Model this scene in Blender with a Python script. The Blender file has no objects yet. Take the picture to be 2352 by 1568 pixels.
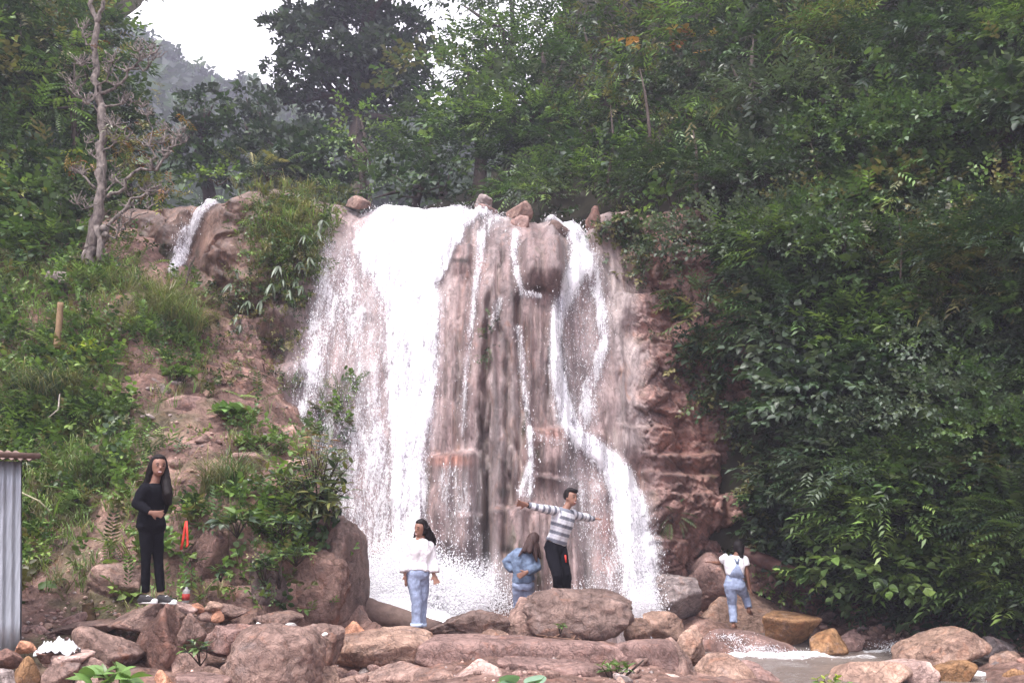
import bpy, math, random
import numpy as np
from mathutils import Vector, Matrix

# ------------------------------------------------------------------ camera, sky, sun
SC = bpy.context.scene
COL = SC.collection
FPX, CX0, CY0 = 1957.0, 1176.0, 784.0
PITCH = math.radians(12.0)
CAMZ = 1.9
cam_data = bpy.data.cameras.new('camera')
cam = bpy.data.objects.new('camera', cam_data)
COL.objects.link(cam)
cam.location = (0, 0, CAMZ)
cam.rotation_euler = (math.radians(90) + PITCH, 0, 0)
cam_data.sensor_width = 36.0
cam_data.lens = 36.0 * FPX / 2352.0
cam_data.clip_start = 0.1
cam_data.clip_end = 1500
SC.camera = cam

SUN_ELEV, SUN_ROT = math.radians(62), math.radians(200)
world = bpy.data.worlds.new("World")
SC.world = world
world.use_nodes = True
wt = world.node_tree
wt.nodes.clear()
w_out = wt.nodes.new('ShaderNodeOutputWorld')
w_bg = wt.nodes.new('ShaderNodeBackground')
w_sky = wt.nodes.new('ShaderNodeTexSky')
w_sky.sky_type = 'NISHITA'
w_sky.sun_disc = False
w_sky.sun_elevation = SUN_ELEV
w_sky.sun_rotation = SUN_ROT
w_mix = wt.nodes.new('ShaderNodeMixRGB')      # high cloud: the blue of the clear sky is nearly covered
w_mix.inputs[0].default_value = 0.86
w_mix.inputs[2].default_value = (5.0, 4.7, 5.05, 1)
wt.links.new(w_sky.outputs[0], w_mix.inputs[1])
wt.links.new(w_mix.outputs[0], w_bg.inputs[0])
w_bg.inputs[1].default_value = 0.15
wt.links.new(w_bg.outputs[0], w_out.inputs[0])

sun_d = bpy.data.lights.new('sun', 'SUN')
sun = bpy.data.objects.new('sun', sun_d)
COL.objects.link(sun)
sun_d.energy = 1.5
sun_d.angle = math.radians(18)
sun_d.color = (1.0, 0.96, 0.93)
# sun over the viewer's left shoulder, high
sdir = Vector((-0.35, -0.55, 1.15)).normalized()
sun.rotation_euler = sdir.to_track_quat('Z', 'Y').to_euler()

SC.view_settings.view_transform = 'Standard'
SC.view_settings.look = 'None'
SC.view_settings.gamma = 1.0
SC.view_settings.use_curve_mapping = False
SC.view_settings.exposure = 2.02
SC.render.engine = 'CYCLES'
SC.cycles.max_bounces = 5
SC.cycles.diffuse_bounces = 3
SC.cycles.glossy_bounces = 2
SC.cycles.transmission_bounces = 3
SC.cycles.transparent_max_bounces = 12
SC.cycles.volume_bounces = 0
SC.cycles.use_denoising = True

rng = np.random.default_rng(7)
random.seed(7)

# ------------------------------------------------------------------ helpers
CP, SP = math.cos(PITCH), math.sin(PITCH)
def P(u, v, D):
    """point of the place seen at photo coordinate (u,v) (2352 wide) at horizontal depth D"""
    x = (u - CX0) / FPX
    y = (CY0 - v) / FPX
    dy = CP - y * SP
    dz = SP + y * CP
    return np.array([x / dy * D, D, CAMZ + dz / dy * D])
def PV(u, v, D): return Vector(P(u, v, D))
def pix(p):
    p = np.asarray(p, float)
    d = p - np.array([0, 0, CAMZ])
    f = d[..., 1] * CP + d[..., 2] * SP
    up = -d[..., 1] * SP + d[..., 2] * CP
    return CX0 + d[..., 0] / f * FPX, CY0 - up / f * FPX

def _hash(ix, iy, iz, seed):
    h = (ix * 374761393 + iy * 668265263 + iz * 2147483647 + seed * 974634777) & 0xFFFFFFFF
    h = ((h ^ (h >> 13)) * 1274126177) & 0xFFFFFFFF
    h = ((h ^ (h >> 16)) * 2246822519) & 0xFFFFFFFF
    return ((h ^ (h >> 15)) & 0xFFFFFF) / float(0xFFFFFF)
def vnoise(p, seed=0):
    p = np.asarray(p, float)
    i = np.floor(p).astype(np.int64)
    f = p - i
    f = f * f * (3 - 2 * f)
    out = 0
    for dx in (0, 1):
        wx = f[..., 0] if dx else 1 - f[..., 0]
        for dy in (0, 1):
            wy = f[..., 1] if dy else 1 - f[..., 1]
            for dz in (0, 1):
                wz = f[..., 2] if dz else 1 - f[..., 2]
                out = out + wx * wy * wz * _hash(i[..., 0] + dx, i[..., 1] + dy, i[..., 2] + dz, seed)
    return out * 2 - 1
def fbm(p, oct=4, seed=0, lac=2.03, gain=0.5):
    a, s, t = 1.0, 0, 0
    p = np.asarray(p, float)
    for k in range(oct):
        s = s + a * vnoise(p, seed + k * 17)
        t += a
        a *= gain
        p = p * lac + 3.7
    return s / t
def ridged(p, oct=3, seed=0):
    a, s, t = 1.0, 0, 0
    for k in range(oct):
        s = s + a * (1 - np.abs(vnoise(p, seed + k * 31)) * 2)
        t += a; a *= 0.5
        p = p * 2.1 + 1.3
    return s / t
def worley2(x, y, seed=0):
    ix, iy = np.floor(x).astype(np.int64), np.floor(y).astype(np.int64)
    f1 = np.full(x.shape, 9.0); f2 = np.full(x.shape, 9.0); cid = np.zeros(x.shape); ox = np.zeros(x.shape); oy = np.zeros(x.shape)
    for dx in (-1, 0, 1):
        for dy in (-1, 0, 1):
            jx, jy = ix + dx, iy + dy
            px = jx + _hash(jx, jy, 1, seed); py = jy + _hash(jx, jy, 2, seed)
            d = np.hypot(px - x, py - y)
            c = _hash(jx, jy, 3, seed)
            near = d < f1
            f2 = np.where(near, f1, np.minimum(f2, d))
            cid = np.where(near, c, cid); ox = np.where(near, x - px, ox); oy = np.where(near, y - py, oy)
            f1 = np.where(near, d, f1)
    return f1, f2, cid, ox, oy
def sstep(a, b, x):
    t = np.clip((x - a) / (b - a), 0, 1)
    return t * t * (3 - 2 * t)
class RBF:
    def __init__(s, X, y, eps=0.2, smooth=0.0):
        s.X = np.asarray(X, float); y = np.asarray(y, float); s.eps = eps
        n = len(y); d = s.X.shape[1]
        A = np.zeros((n + d + 1, n + d + 1))
        r = np.sqrt(((s.X[:, None] - s.X[None]) ** 2).sum(-1) + eps * eps)
        A[:n, :n] = r + np.eye(n) * smooth * -1
        A[:n, n] = 1; A[:n, n + 1:] = s.X; A[n, :n] = 1; A[n + 1:, :n] = s.X.T
        s.w = np.linalg.solve(A, np.concatenate([y, np.zeros(d + 1)]))
        s.n = n
    def __call__(s, Q):
        Q = np.asarray(Q, float); sh = Q.shape[:-1]; Q = Q.reshape(-1, Q.shape[-1])
        out = s.w[s.n] + Q @ s.w[s.n + 1:]
        for k in range(s.n):
            out = out + s.w[k] * np.sqrt(((Q - s.X[k]) ** 2).sum(-1) + s.eps ** 2)
        return out.reshape(sh)

def tag(o, label=None, cat=None, group=None, kind=None):
    if label: o['label'] = label
    if cat: o['category'] = cat
    if group: o['group'] = group
    if kind: o['kind'] = kind
    return o
def empty(name, loc=(0, 0, 0)):
    o = bpy.data.objects.new(name, None)
    o.empty_display_size = 0.1
    COL.objects.link(o); o.location = loc
    return o
def mesh_np(name, V, F, mat=None, parent=None, smooth=True, col=None, attrs=None, mats=None, fmat=None, link=True):
    """V (n,3); F list of arrays (k,3)/(k,4)"""
    me = bpy.data.meshes.new(name)
    V = np.ascontiguousarray(V, dtype=np.float32)
    if isinstance(F, np.ndarray): F = [F]
    F = [f for f in F if len(f)]
    nl = sum(f.size for f in F); nf = sum(len(f) for f in F)
    me.vertices.add(len(V)); me.vertices.foreach_set('co', V.ravel())
    me.loops.add(nl); me.polygons.add(nf)
    me.loops.foreach_set('vertex_index', np.concatenate([f.ravel() for f in F]).astype(np.int32))
    tot = np.concatenate([np.full(len(f), f.shape[1]) for f in F]).astype(np.int32)
    st = np.concatenate([[0], np.cumsum(tot)[:-1]]).astype(np.int32)
    me.polygons.foreach_set('loop_start', st)
    try: me.polygons.foreach_set('loop_total', tot)
    except Exception: pass
    if smooth: me.polygons.foreach_set('use_smooth', np.ones(nf, bool))
    if fmat is not None: me.polygons.foreach_set('material_index', np.asarray(fmat, np.int32))
    if col is not None:
        a = me.color_attributes.new('Col', 'FLOAT_COLOR', 'POINT')
        c = np.ones((len(V), 4), np.float32); c[:, :3] = col
        a.data.foreach_set('color', c.ravel())
    if attrs:
        for k, v in attrs.items():
            a = me.attributes.new(k, 'FLOAT', 'POINT')
            a.data.foreach_set('value', np.asarray(v, np.float32))
    me.update(calc_edges=True); me.validate()
    for m in (mats or ([mat] if mat else [])): me.materials.append(m)
    o = bpy.data.objects.new(name, me)
    if link: COL.objects.link(o)
    if parent: o.parent = parent
    return o

def grid_faces(nu, nv):
    i = np.arange(nu * nv).reshape(nv, nu)
    return np.stack([i[:-1, :-1], i[:-1, 1:], i[1:, 1:], i[1:, :-1]], -1).reshape(-1, 4)

# ------------------------------------------------------------------ materials
def new_mat(name):
    m = bpy.data.materials.new(name); m.use_nodes = True
    nt = m.node_tree; nt.nodes.clear()
    return m, nt, nt.nodes.new, nt.links.new
def attr_node(nt, name='Col', typ='GEOMETRY'):
    a = nt.nodes.new('ShaderNodeAttribute'); a.attribute_name = name; a.attribute_type = typ
    return a
def mixc(nt, mode, fac, a, b):
    m = nt.nodes.new('ShaderNodeMixRGB'); m.blend_type = mode
    for i, x in ((0, fac), (1, a), (2, b)):
        if hasattr(x, 'is_output') or isinstance(x, bpy.types.NodeSocket): nt.links.new(x, m.inputs[i])
        elif i == 0: m.inputs[0].default_value = x
        else: m.inputs[i].default_value = (*x, 1)
    return m.outputs[0]
def noise(nt, scale, detail=4, rough=0.55, vec=None, dist=0.0):
    n = nt.nodes.new('ShaderNodeTexNoise'); n.inputs['Scale'].default_value = scale
    n.inputs['Detail'].default_value = detail; n.inputs['Roughness'].default_value = rough; n.inputs['Distortion'].default_value = dist
    if vec is not None: nt.links.new(vec, n.inputs['Vector'])
    return n.outputs['Fac']
def ramp(nt, fac, stops):
    r = nt.nodes.new('ShaderNodeValToRGB')
    el = r.color_ramp.elements
    el[0].position = stops[0][0]; el[-1].position = stops[-1][0]
    c = lambda x: (x, x, x, 1) if not hasattr(x, '__len__') else (*x, 1)
    el[0].color = c(stops[0][1]); el[-1].color = c(stops[-1][1])
    for p, x in stops[1:-1]:
        e = el.new(p); e.color = c(x)
    nt.links.new(fac, r.inputs[0])
    return r.outputs[0]
def math_n(nt, op, a, b=None, c=None, clamp=False):
    m = nt.nodes.new('ShaderNodeMath'); m.operation = op; m.use_clamp = clamp
    for i, x in enumerate((a, b, c)):
        if x is None: continue
        if isinstance(x, bpy.types.NodeSocket): nt.links.new(x, m.inputs[i])
        else: m.inputs[i].default_value = x
    return m.outputs[0]
def mapping(nt, scale, coord='Object'):
    t = nt.nodes.new('ShaderNodeTexCoord'); mp = nt.nodes.new('ShaderNodeMapping')
    mp.inputs['Scale'].default_value = scale
    nt.links.new(t.outputs[coord], mp.inputs[0])
    return mp.outputs[0]

def make_leaf_mat(name='leaf_surface', rough=0.42, trans=0.22, spec=0.5):
    m, nt, N, L = new_mat(name)
    a = attr_node(nt)
    oi = N('ShaderNodeObjectInfo')
    base = mixc(nt, 'MULTIPLY', 1.0, a.outputs['Color'], oi.outputs['Color'])
    ns = noise(nt, 9.0, 2, vec=mapping(nt, (1, 1, 1)))
    base = mixc(nt, 'MULTIPLY', 0.35, base, ramp(nt, ns, [(0.3, 0.55), (0.7, 1.25)]))
    b = N('ShaderNodeBsdfPrincipled'); L(base, b.inputs['Base Color'])
    b.inputs['Roughness'].default_value = rough; b.inputs['Specular IOR Level'].default_value = spec
    tr = N('ShaderNodeBsdfTranslucent')
    L(mixc(nt, 'MULTIPLY', 1.0, base, (1.25, 1.35, 0.7)), tr.inputs[0])
    mx = N('ShaderNodeMixShader'); mx.inputs[0].default_value = trans
    L(b.outputs[0], mx.inputs[1]); L(tr.outputs[0], mx.inputs[2])
    o = N('ShaderNodeOutputMaterial'); L(mx.outputs[0], o.inputs[0])
    return m
M_LEAF = make_leaf_mat()

def make_rock_mat(name, use_attr=False, wet=False):
    m, nt, N, L = new_mat(name)
    vec = mapping(nt, (1, 1, .38) if wet else (1, 1, 1))
    if use_attr: base = attr_node(nt).outputs['Color']
    else: base = N('ShaderNodeObjectInfo').outputs['Color']
    if not use_attr:
        oi = N('ShaderNodeObjectInfo'); va = N('ShaderNodeVectorMath'); va.operation = 'ADD'
        sc = N('ShaderNodeVectorMath'); sc.operation = 'SCALE'; sc.inputs[0].default_value = (37, 19, 53)
        L(oi.outputs['Random'], sc.inputs['Scale']); L(vec, va.inputs[0]); L(sc.outputs[0], va.inputs[1])
        vec = va.outputs[0]
    n1 = noise(nt, 2.2, 6, 0.62, vec)
    n2 = noise(nt, 11, 7, 0.7, vec, 0.6)
    n3 = noise(nt, 60, 4, 0.7, vec)
    n4 = noise(nt, 4.5, 5, 0.6, vec, 1.0)
    c = mixc(nt, 'MULTIPLY', 1.0, base, ramp(nt, n1, [(0.3, (0.52, 0.48, 0.48)), (0.5, (0.95, .93, .93)), (0.7, (1.45, 1.44, 1.42))]))
    c = mixc(nt, 'MULTIPLY', 0.75, c, ramp(nt, n2, [(0.3, 0.6 if wet else .5), (0.48, 0.97), (0.7, 1.3 if wet else 1.45)]))
    c = mixc(nt, 'MULTIPLY', 0.5, c, ramp(nt, n3, [(0.3, 0.6), (0.7, 1.4)]))
    # rusty and grey patches of the stone itself
    c = mixc(nt, 'MIX', ramp(nt, n4, [(0.55, 0.0), (0.72, 0.45)]), c, mixc(nt, 'MULTIPLY', 1.0, base, (1.25, 0.8, 0.55)))
    c = mixc(nt, 'MIX', ramp(nt, noise(nt, 3.1, 5, 0.65, vec, 0.8), [(0.58, 0.0), (0.7, 0.35)]), c, (0.30, 0.25, 0.24))
    vn = noise(nt, 3.4, 6, .6, vec, 2.2)
    vein = ramp(nt, math_n(nt, 'ABSOLUTE', math_n(nt, 'SUBTRACT', vn, .5)), [(0.0, 0.45), (0.03, 1.0)])
    c = mixc(nt, 'MULTIPLY', 0.25 if wet else .35, c, vein)
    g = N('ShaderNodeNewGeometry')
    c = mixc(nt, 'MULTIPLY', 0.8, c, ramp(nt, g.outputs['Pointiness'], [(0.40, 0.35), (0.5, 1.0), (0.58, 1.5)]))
    vo = N('ShaderNodeTexVoronoi'); vo.feature = 'DISTANCE_TO_EDGE'; vo.inputs['Scale'].default_value = 2.4
    wv = N('ShaderNodeVectorMath'); wv.operation = 'MULTIPLY_ADD'
    nz = N('ShaderNodeTexNoise'); nz.inputs['Scale'].default_value = 3; nz.inputs['Detail'].default_value = 4; L(vec, nz.inputs['Vector'])
    L(nz.outputs['Color'], wv.inputs[0]); wv.inputs[1].default_value = (0.7, 0.7, 0.7); L(vec, wv.inputs[2])
    L(wv.outputs[0], vo.inputs['Vector'])
    crack = ramp(nt, vo.outputs['Distance'], [(0.0, 0.35), (0.035, 1.0)])
    c = mixc(nt, 'MULTIPLY', 0.5, c, crack)
    b = N('ShaderNodeBsdfPrincipled'); L(c, b.inputs['Base Color'])
    if wet:
        L(ramp(nt, n1, [(0.35, 0.3), (0.65, 0.6)]), b.inputs['Roughness']); b.inputs['Specular IOR Level'].default_value = 0.45
    else:
        b.inputs['Roughness'].default_value = 0.8; b.inputs['Specular IOR Level'].default_value = 0.3
    h = math_n(nt, 'ADD', math_n(nt, 'MULTIPLY', n2, 0.6), math_n(nt, 'MULTIPLY', n3, 0.16))
    h = math_n(nt, 'ADD', h, math_n(nt, 'MULTIPLY', crack, 0.15))
    h = math_n(nt, 'ADD', h, math_n(nt, 'MULTIPLY', vein, 0.18))
    h = math_n(nt, 'ADD', h, math_n(nt, 'MULTIPLY', n4, 0.8))
    bp = N('ShaderNodeBump'); bp.inputs['Strength'].default_value = 1.0; bp.inputs['Distance'].default_value = 0.05 if wet else .06
    L(h, bp.inputs['Height']); L(bp.outputs[0], b.inputs['Normal'])
    o = N('ShaderNodeOutputMaterial'); L(b.outputs[0], o.inputs[0])
    return m
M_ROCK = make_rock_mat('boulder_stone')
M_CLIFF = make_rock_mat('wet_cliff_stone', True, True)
M_GROUND = make_rock_mat('reddish_soil', True)

def simple_mat(name, color, rough=0.7, bump=0.0, bscale=30, var=0.3, spec=0.3, attr=False, metallic=0.0, stretch=(1, 1, 1), trans=0.0):
    m, nt, N, L = new_mat(name)
    vec = mapping(nt, stretch)
    base = attr_node(nt).outputs['Color'] if attr else None
    n = noise(nt, bscale, 5, 0.6, vec)
    r = ramp(nt, n, [(0.25, 1 - var), (0.75, 1 + var)])
    if attr: c = mixc(nt, 'MULTIPLY', 1.0, base, r)
    else: c = mixc(nt, 'MULTIPLY', 1.0, r, color)
    b = N('ShaderNodeBsdfPrincipled'); L(c, b.inputs['Base Color'])
    b.inputs['Roughness'].default_value = rough; b.inputs['Specular IOR Level'].default_value = spec; b.inputs['Metallic'].default_value = metallic
    if bump:
        bp = N('ShaderNodeBump'); bp.inputs['Strength'].default_value = bump; bp.inputs['Distance'].default_value = 0.02
        L(n, bp.inputs['Height']); L(bp.outputs[0], b.inputs['Normal'])
    o = N('ShaderNodeOutputMaterial')
    if trans:
        tr = N('ShaderNodeBsdfTransparent'); mx = N('ShaderNodeMixShader'); mx.inputs[0].default_value = trans
        L(b.outputs[0], mx.inputs[1]); L(tr.outputs[0], mx.inputs[2]); L(mx.outputs[0], o.inputs[0])
    else: L(b.outputs[0], o.inputs[0])
    return m
M_BARK = simple_mat('dark_bark', (0.06, 0.045, 0.038), 0.9, 0.8, 14, 0.5)
M_BARKPALE = simple_mat('pale_lichen_bark', (0.17, 0.145, 0.13), 0.95, 1.0, 16, 0.95, stretch=(1, 1, .5))
M_WOOD = simple_mat('weathered_wood', (0.17, 0.115, 0.095), 0.75, 0.6, 10, 0.4, stretch=(1, 1, 1))
M_FOREST_SOIL = simple_mat('forest_soil', (0.035, 0.032, 0.02), 0.95, 0.5, 4, 0.4)

# ------------------------------------------------------------------ terrain model (real depths, metres)
g_px = [(1200,1568,9.0),(900,1568,9.0),(600,1568,8.8),(400,1560,8.6),(100,1560,8.2),(0,1500,8.5),(1000,1480,11.2),(1250,1480,11.3),
 (850,1440,12.2),(1150,1400,13.3),(950,1430,13.5),(1400,1480,11.6),
 (2000,1450,13.9),(2200,1445,13.6),(1950,1425,15.0),(2352,1445,13.2),(2330,1520,11.8),(1720,1450,15.0),(1600,1425,14.5),(1800,1568,10.9),(2320,1568,10.7),
 (50,1450,9.3),(50,1400,10.0),(100,1300,10.8),(100,1150,11.7),(50,1000,12.6),(50,850,13.4),(50,700,14.3),(50,620,14.9),
 (200,1430,9.7),(200,1300,10.6),(200,1150,11.6),(200,1000,12.5),(200,850,13.3),(200,700,14.3),(200,620,15.0),
 (330,1395,10.0),(330,1250,10.7),(330,1100,11.7),(330,950,12.6),(330,800,13.6),(330,680,14.4),
 (450,1410,10.1),(450,1250,10.7),(450,1130,11.5),(450,1000,12.5),(450,900,13.4),(430,780,14.3),(400,680,15.0),
 (550,1410,10.3),(550,1240,10.8),(550,1100,11.6),(550,1000,12.6),(560,920,13.7),
 (650,1420,10.6),(650,1230,11.0),(650,1100,11.8),(650,1000,13.0),(680,930,14.4),(740,1420,11.0),(740,1230,11.3),(720,1120,12.0),(700,1030,13.2),
 (860,1440,11.5),(850,1430,13.0),(820,1400,14.0)]
g_pts = [P(*q) for q in g_px]
g_world = [(x, y, .3) for x in (-9, -3, 0, 4, 9) for y in (2, 6)] + [(1.5, 16.5, .4), (-1.5, 16.5, .5), (4, 17, .4), (8, 17, .5)] + \
 [(4.0, 12.4, -.3), (5.0, 12.5, -.35), (6.0, 13.1, -.3), (3.4, 13.2, -.2), (3.0, 11.5, -.2), (4.2, 11.6, -.3), (7.5, 12.4, -.2), (2.6, 14.2, -.1),
  (-12, 12, 2.5), (-12, 15, 6.2), (-12, 9, .8), (11, 13, .3), (11, 10, .2), (-9, 17.5, 8.5), (-5.5, 17.5, 7.5)]
gX = np.array([p[:2] for p in g_pts] + [p[:2] for p in g_world])
gZ = np.array([p[2] for p in g_pts] + [p[2] for p in g_world])
GR = RBF(gX, gZ, 0.25, 0.02)
def ground_raw(x, y):
    x, y = np.broadcast_arrays(np.asarray(x, float), np.asarray(y, float))
    xc = np.clip(x, -13, 12); yc = np.clip(y, 1, 18)
    z = GR(np.stack([xc, yc], -1))
    return np.clip(z, -0.5, 11)

c_px = [(820,495,16.8),(900,478,17.2),(1000,480,17.0),(1100,484,16.7),(1180,495,16.4),(1230,505,16.4),(1320,520,16.4),(1420,490,17.0),(1520,480,17.3),
 (850,1400,14.4),(950,1400,14.2),(1050,1330,14.0),(1150,1380,13.7),(1250,1400,13.6),(1350,1400,13.8),(1450,1400,14.1),(1520,1300,14.9),(1600,1300,15.5),(1720,1300,15.7),(720,1300,14.7),
 (1130,700,15.0),(1130,900,14.5),(1130,1100,14.2),(1050,900,14.7),(960,900,15.1),(850,900,15.2),(750,900,15.1),(960,650,16.0),(820,650,16.0),(850,1150,14.8),(960,1150,14.6),
 (700,700,15.7),(680,1000,14.9),(1300,700,15.5),(1300,900,15.0),(1300,1100,14.5),(1250,600,15.3),(1410,700,15.9),(1400,900,15.3),(1400,1100,14.8),
 (1500,900,15.5),(1500,1100,15.3),(1620,1000,15.6),(1680,1150,15.6),(1600,700,16.0),(1450,560,16.7),(1750,900,15.6),(1750,600,17.0),(1800,1250,15.7),
 (600,430,16.1),(500,480,15.7),(560,650,15.2),(500,800,15.3),(550,850,15.5),(650,830,15.3),(650,600,15.4),(430,600,15.8),(380,720,15.6),(340,500,16.6),(785,560,16.3),(250,500,17.0),(250,700,16.4),(600,950,14.6),(500,950,15.0)]
c_pts = np.array([P(*q) for q in c_px])
CF = RBF(c_pts[:, [0, 2]], c_pts[:, 1], 0.3, 0.02)
# blocks and ledges standing out of the face: (u0,v0,u1,v1,depth,amount)
blocks = [(985,1042,1092,1290,14.2,.42),(1215,985,1300,1110,14.6,.30),(1115,1165,1215,1400,13.8,.35),(1225,1095,1330,1390,14.2,.22),(1198,548,1303,676,15.3,.45),(1030,560,1085,640,15.8,.3),
          (1480,1085,1672,1215,15.0,.38),(1505,1040,1680,1078,15.0,.42),(1420,980,1560,1060,15.1,.2),(1500,1235,1600,1300,14.7,.35),(1345,590,1400,660,16.0,.2),(1420,670,1540,740,15.9,.3),
          (470,730,600,810,15.2,.35),(600,835,700,905,15.0,.3),(600,700,690,760,15.4,.25),(1285,995,1390,1060,14.8,.15),(1545,1130,1640,1180,14.9,.2),(1440,560,1520,620,16.3,.25),(1355,480,1440,540,16.7,.3),
          (1040,1180,1110,1310,14.1,.2)]
blk = []
for (u0, v0, u1, v1, D, am) in blocks:
    a, b = P(u0, v1, D), P(u1, v0, D)
    blk.append((a[0], b[0], a[2], b[2], am))
def cliff_smooth(x, z):
    return CF(np.stack(np.broadcast_arrays(np.asarray(x, float), np.asarray(z, float)), -1))
def px_x(u, D): return (u - CX0) / FPX * D / CP * 0.985
gr_ = np.random.default_rng(21)
grooves = [(px_x(u, 14.8), P(0, v1, 14.6)[2], P(0, v0, 14.9)[2], w, dp) for (u, v0, v1, w, dp) in
    [(1118,640,1400,.05,.32),(1160,760,1180,.035,.22),(1138,560,800,.03,.2),(1100,860,1300,.03,.2),(1050,700,1060,.03,.12),(1190,640,1140,.04,.2),(1172,980,1200,.05,.25),(1145,520,640,.025,.2),(1128,900,1250,.03,.25),(1205,720,1060,.03,.18),(1080,560,900,.025,.12),(1158,1120,1320,.04,.22),(1122,1150,1330,.05,.3),
     (1225,560,680,.02,.1),(1262,700,960,.02,.10),(1290,640,900,.02,.12),(880,560,760,.03,.12),(780,640,1000,.03,.1),(735,700,980,.03,.12),(1440,760,1050,.02,.10),(1400,900,1300,.02,.08)]]
def cliff_detail(x, z):
    """metres towards the viewer"""
    q = np.stack([x, z, np.zeros_like(x)], -1)
    flute = sstep(-1.55, -1.0, x) * (1 - sstep(1.1, 1.6, x)) * (1 - .55 * sstep(8.3, 8.9, z))
    wob = fbm(q * np.array([.8, .22, 1]), 3, 5) * .16
    irr = .35 + .65 * sstep(-.35, .35, fbm(np.stack([x * 1.7, z * .35, x * 0], -1), 3, 77))
    f1 = ridged(np.stack([(x + wob) * 1.7, z * .10, x * 0], -1), 2, 11)
    f2 = ridged(np.stack([(x + wob) * 6.5, z * .22, x * 0 + 4], -1), 2, 23)
    f3 = ridged(np.stack([(x + wob * .5) * 17, z * .7, x * 0 + 9], -1), 2, 29)
    d = flute * (f1 * .34 + irr * (f2 * .15 + f3 * .085))
    for (gx0, z0, z1, gw, gd) in grooves:
        gc = gx0 + .055 * vnoise(np.stack([z * .6 + gx0 * 9, z * 0, z * 0], -1), 3) + .03 * vnoise(np.stack([z * 4 + gx0 * 9, z * 0, z * 0], -1), 4)
        d -= gd * np.exp(-((x - gc) / gw) ** 2) * sstep(z0, z0 + .5, z) * (1 - sstep(z1 - .5, z1, z))
    veil = sstep(-4.6, -4.0, x) * (1 - sstep(-1.5, -1.0, x))
    d += veil * (f1 * .12 + irr * (f2 * .05 + f3 * .012))
    rgt = sstep(1.4, 1.9, x)
    d += rgt * (f1 * .08 + f2 * .04) * (1 - sstep(2.4, 3.0, x))
    # layered, blocky rock on the right
    rb = sstep(2.1, 2.8, x + .25 * fbm(q * 1.3, 3, 41))
    wx = x * 1.9 + fbm(q * 2, 3, 43) * .45; wz = z * 2.3 + fbm(q * 2 + 9, 3, 44) * .45 + x * .35
    a, b2, cid, ox, oy = worley2(wx, wz, 3)
    d += rb * ((cid - .5) * .36 + (ox * (cid - .5) + oy * (_hash((cid * 9999).astype(np.int64), 5, 2, 1) - .3)) * .14 - .10 * np.exp(-((b2 - a) / .07) ** 2))
    zz = z * 3.1 + fbm(q * np.array([.7, 1.3, 1]), 3, 47) * 1.3 + x * .25
    fr = zz % 1; d += rb * .06 * (sstep(0, .12, fr) * (1 - fr) - .35) * sstep(-.3, .2, fbm(q * .9, 2, 48))
    a, b2, cid, ox, oy = worley2(wx * 9 + fbm(q * 9, 2, 49), wz * 6, 18)
    d += rb * ((cid - .5) * .05 - .03 * np.exp(-((b2 - a) / .1) ** 2)) + rb * fbm(q * 8, 3, 50) * .05
    a, b2, cid, ox, oy = worley2(wx * 3.1, wz * 2.7, 8)
    d += rb * ((cid - .5) * .07 + oy * .04 - .04 * np.exp(-((b2 - a) / .09) ** 2))
    # earth dome on the left
    lb = 1 - sstep(-4.6, -3.9, x)
    a, b2, cid, ox, oy = worley2(x * 1.1 + fbm(q * 2 + 3, 3, 60) * .5, z * 1.4 + fbm(q * 2, 3, 61) * .5, 14)
    ca, cb = P(485, 446, 15.8), P(396, 690, 15.3)
    tt = np.clip(((x - ca[0]) * (cb[0] - ca[0]) + (z - ca[2]) * (cb[2] - ca[2])) / ((cb[0] - ca[0]) ** 2 + (cb[2] - ca[2]) ** 2), 0, 1)
    chute = np.exp(-(np.hypot(x - ca[0] - tt * (cb[0] - ca[0]), z - ca[2] - tt * (cb[2] - ca[2])) / .30) ** 2)
    lb = lb * (1 - .92 * chute); d -= .10 * chute
    d += lb * ((cid - .5) * .28 + fbm(q * 1.6, 5, 71) * .35 - .08 * np.exp(-((b2 - a) / .08) ** 2))
    d += fbm(q * np.array([1.1, .7, 1]), 4, 81) * .16 + fbm(q * np.array([5, 2.5, 1]), 4, 91) * .055 * (1 - .4 * flute)
    for (x0, x1, z0, z1, am) in blk:
        wx0 = .09 * fbm(q * 2.2, 3, 97); wz0 = .10 * fbm(q * 2.2 + 5, 3, 98)
        X = x + wx0; Z = z + wz0
        m = sstep(x0 - .06, x0 + .12, X) * (1 - sstep(x1 - .12, x1 + .06, X)) * (1 - sstep(z1 - .05, z1 + .05, Z)) * sstep(z0 - .25, z0 + .35, Z)
        d += am * m
    return d
lip_px = [(200,445,16.8),(330,452,16.6),(400,446,16.1),(440,452,15.9),(500,446,15.8),(560,430,16),(620,424,16.1),(700,430,16.2),(760,445,16.3),(820,482,16.8),(900,480,17.2),(1000,482,17.0),(1100,486,16.7),(1180,492,16.4),
          (1240,505,16.4),(1300,512,16.4),(1340,520,16.5),(1390,492,17.0),(1440,478,17.2),(1600,470,17.4),(1800,470,17.6),(2000,470,17.6)]
lp = np.array([P(*q) for q in lip_px])
def lip_z(x): return np.interp(x, lp[:, 0], lp[:, 2])

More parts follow.
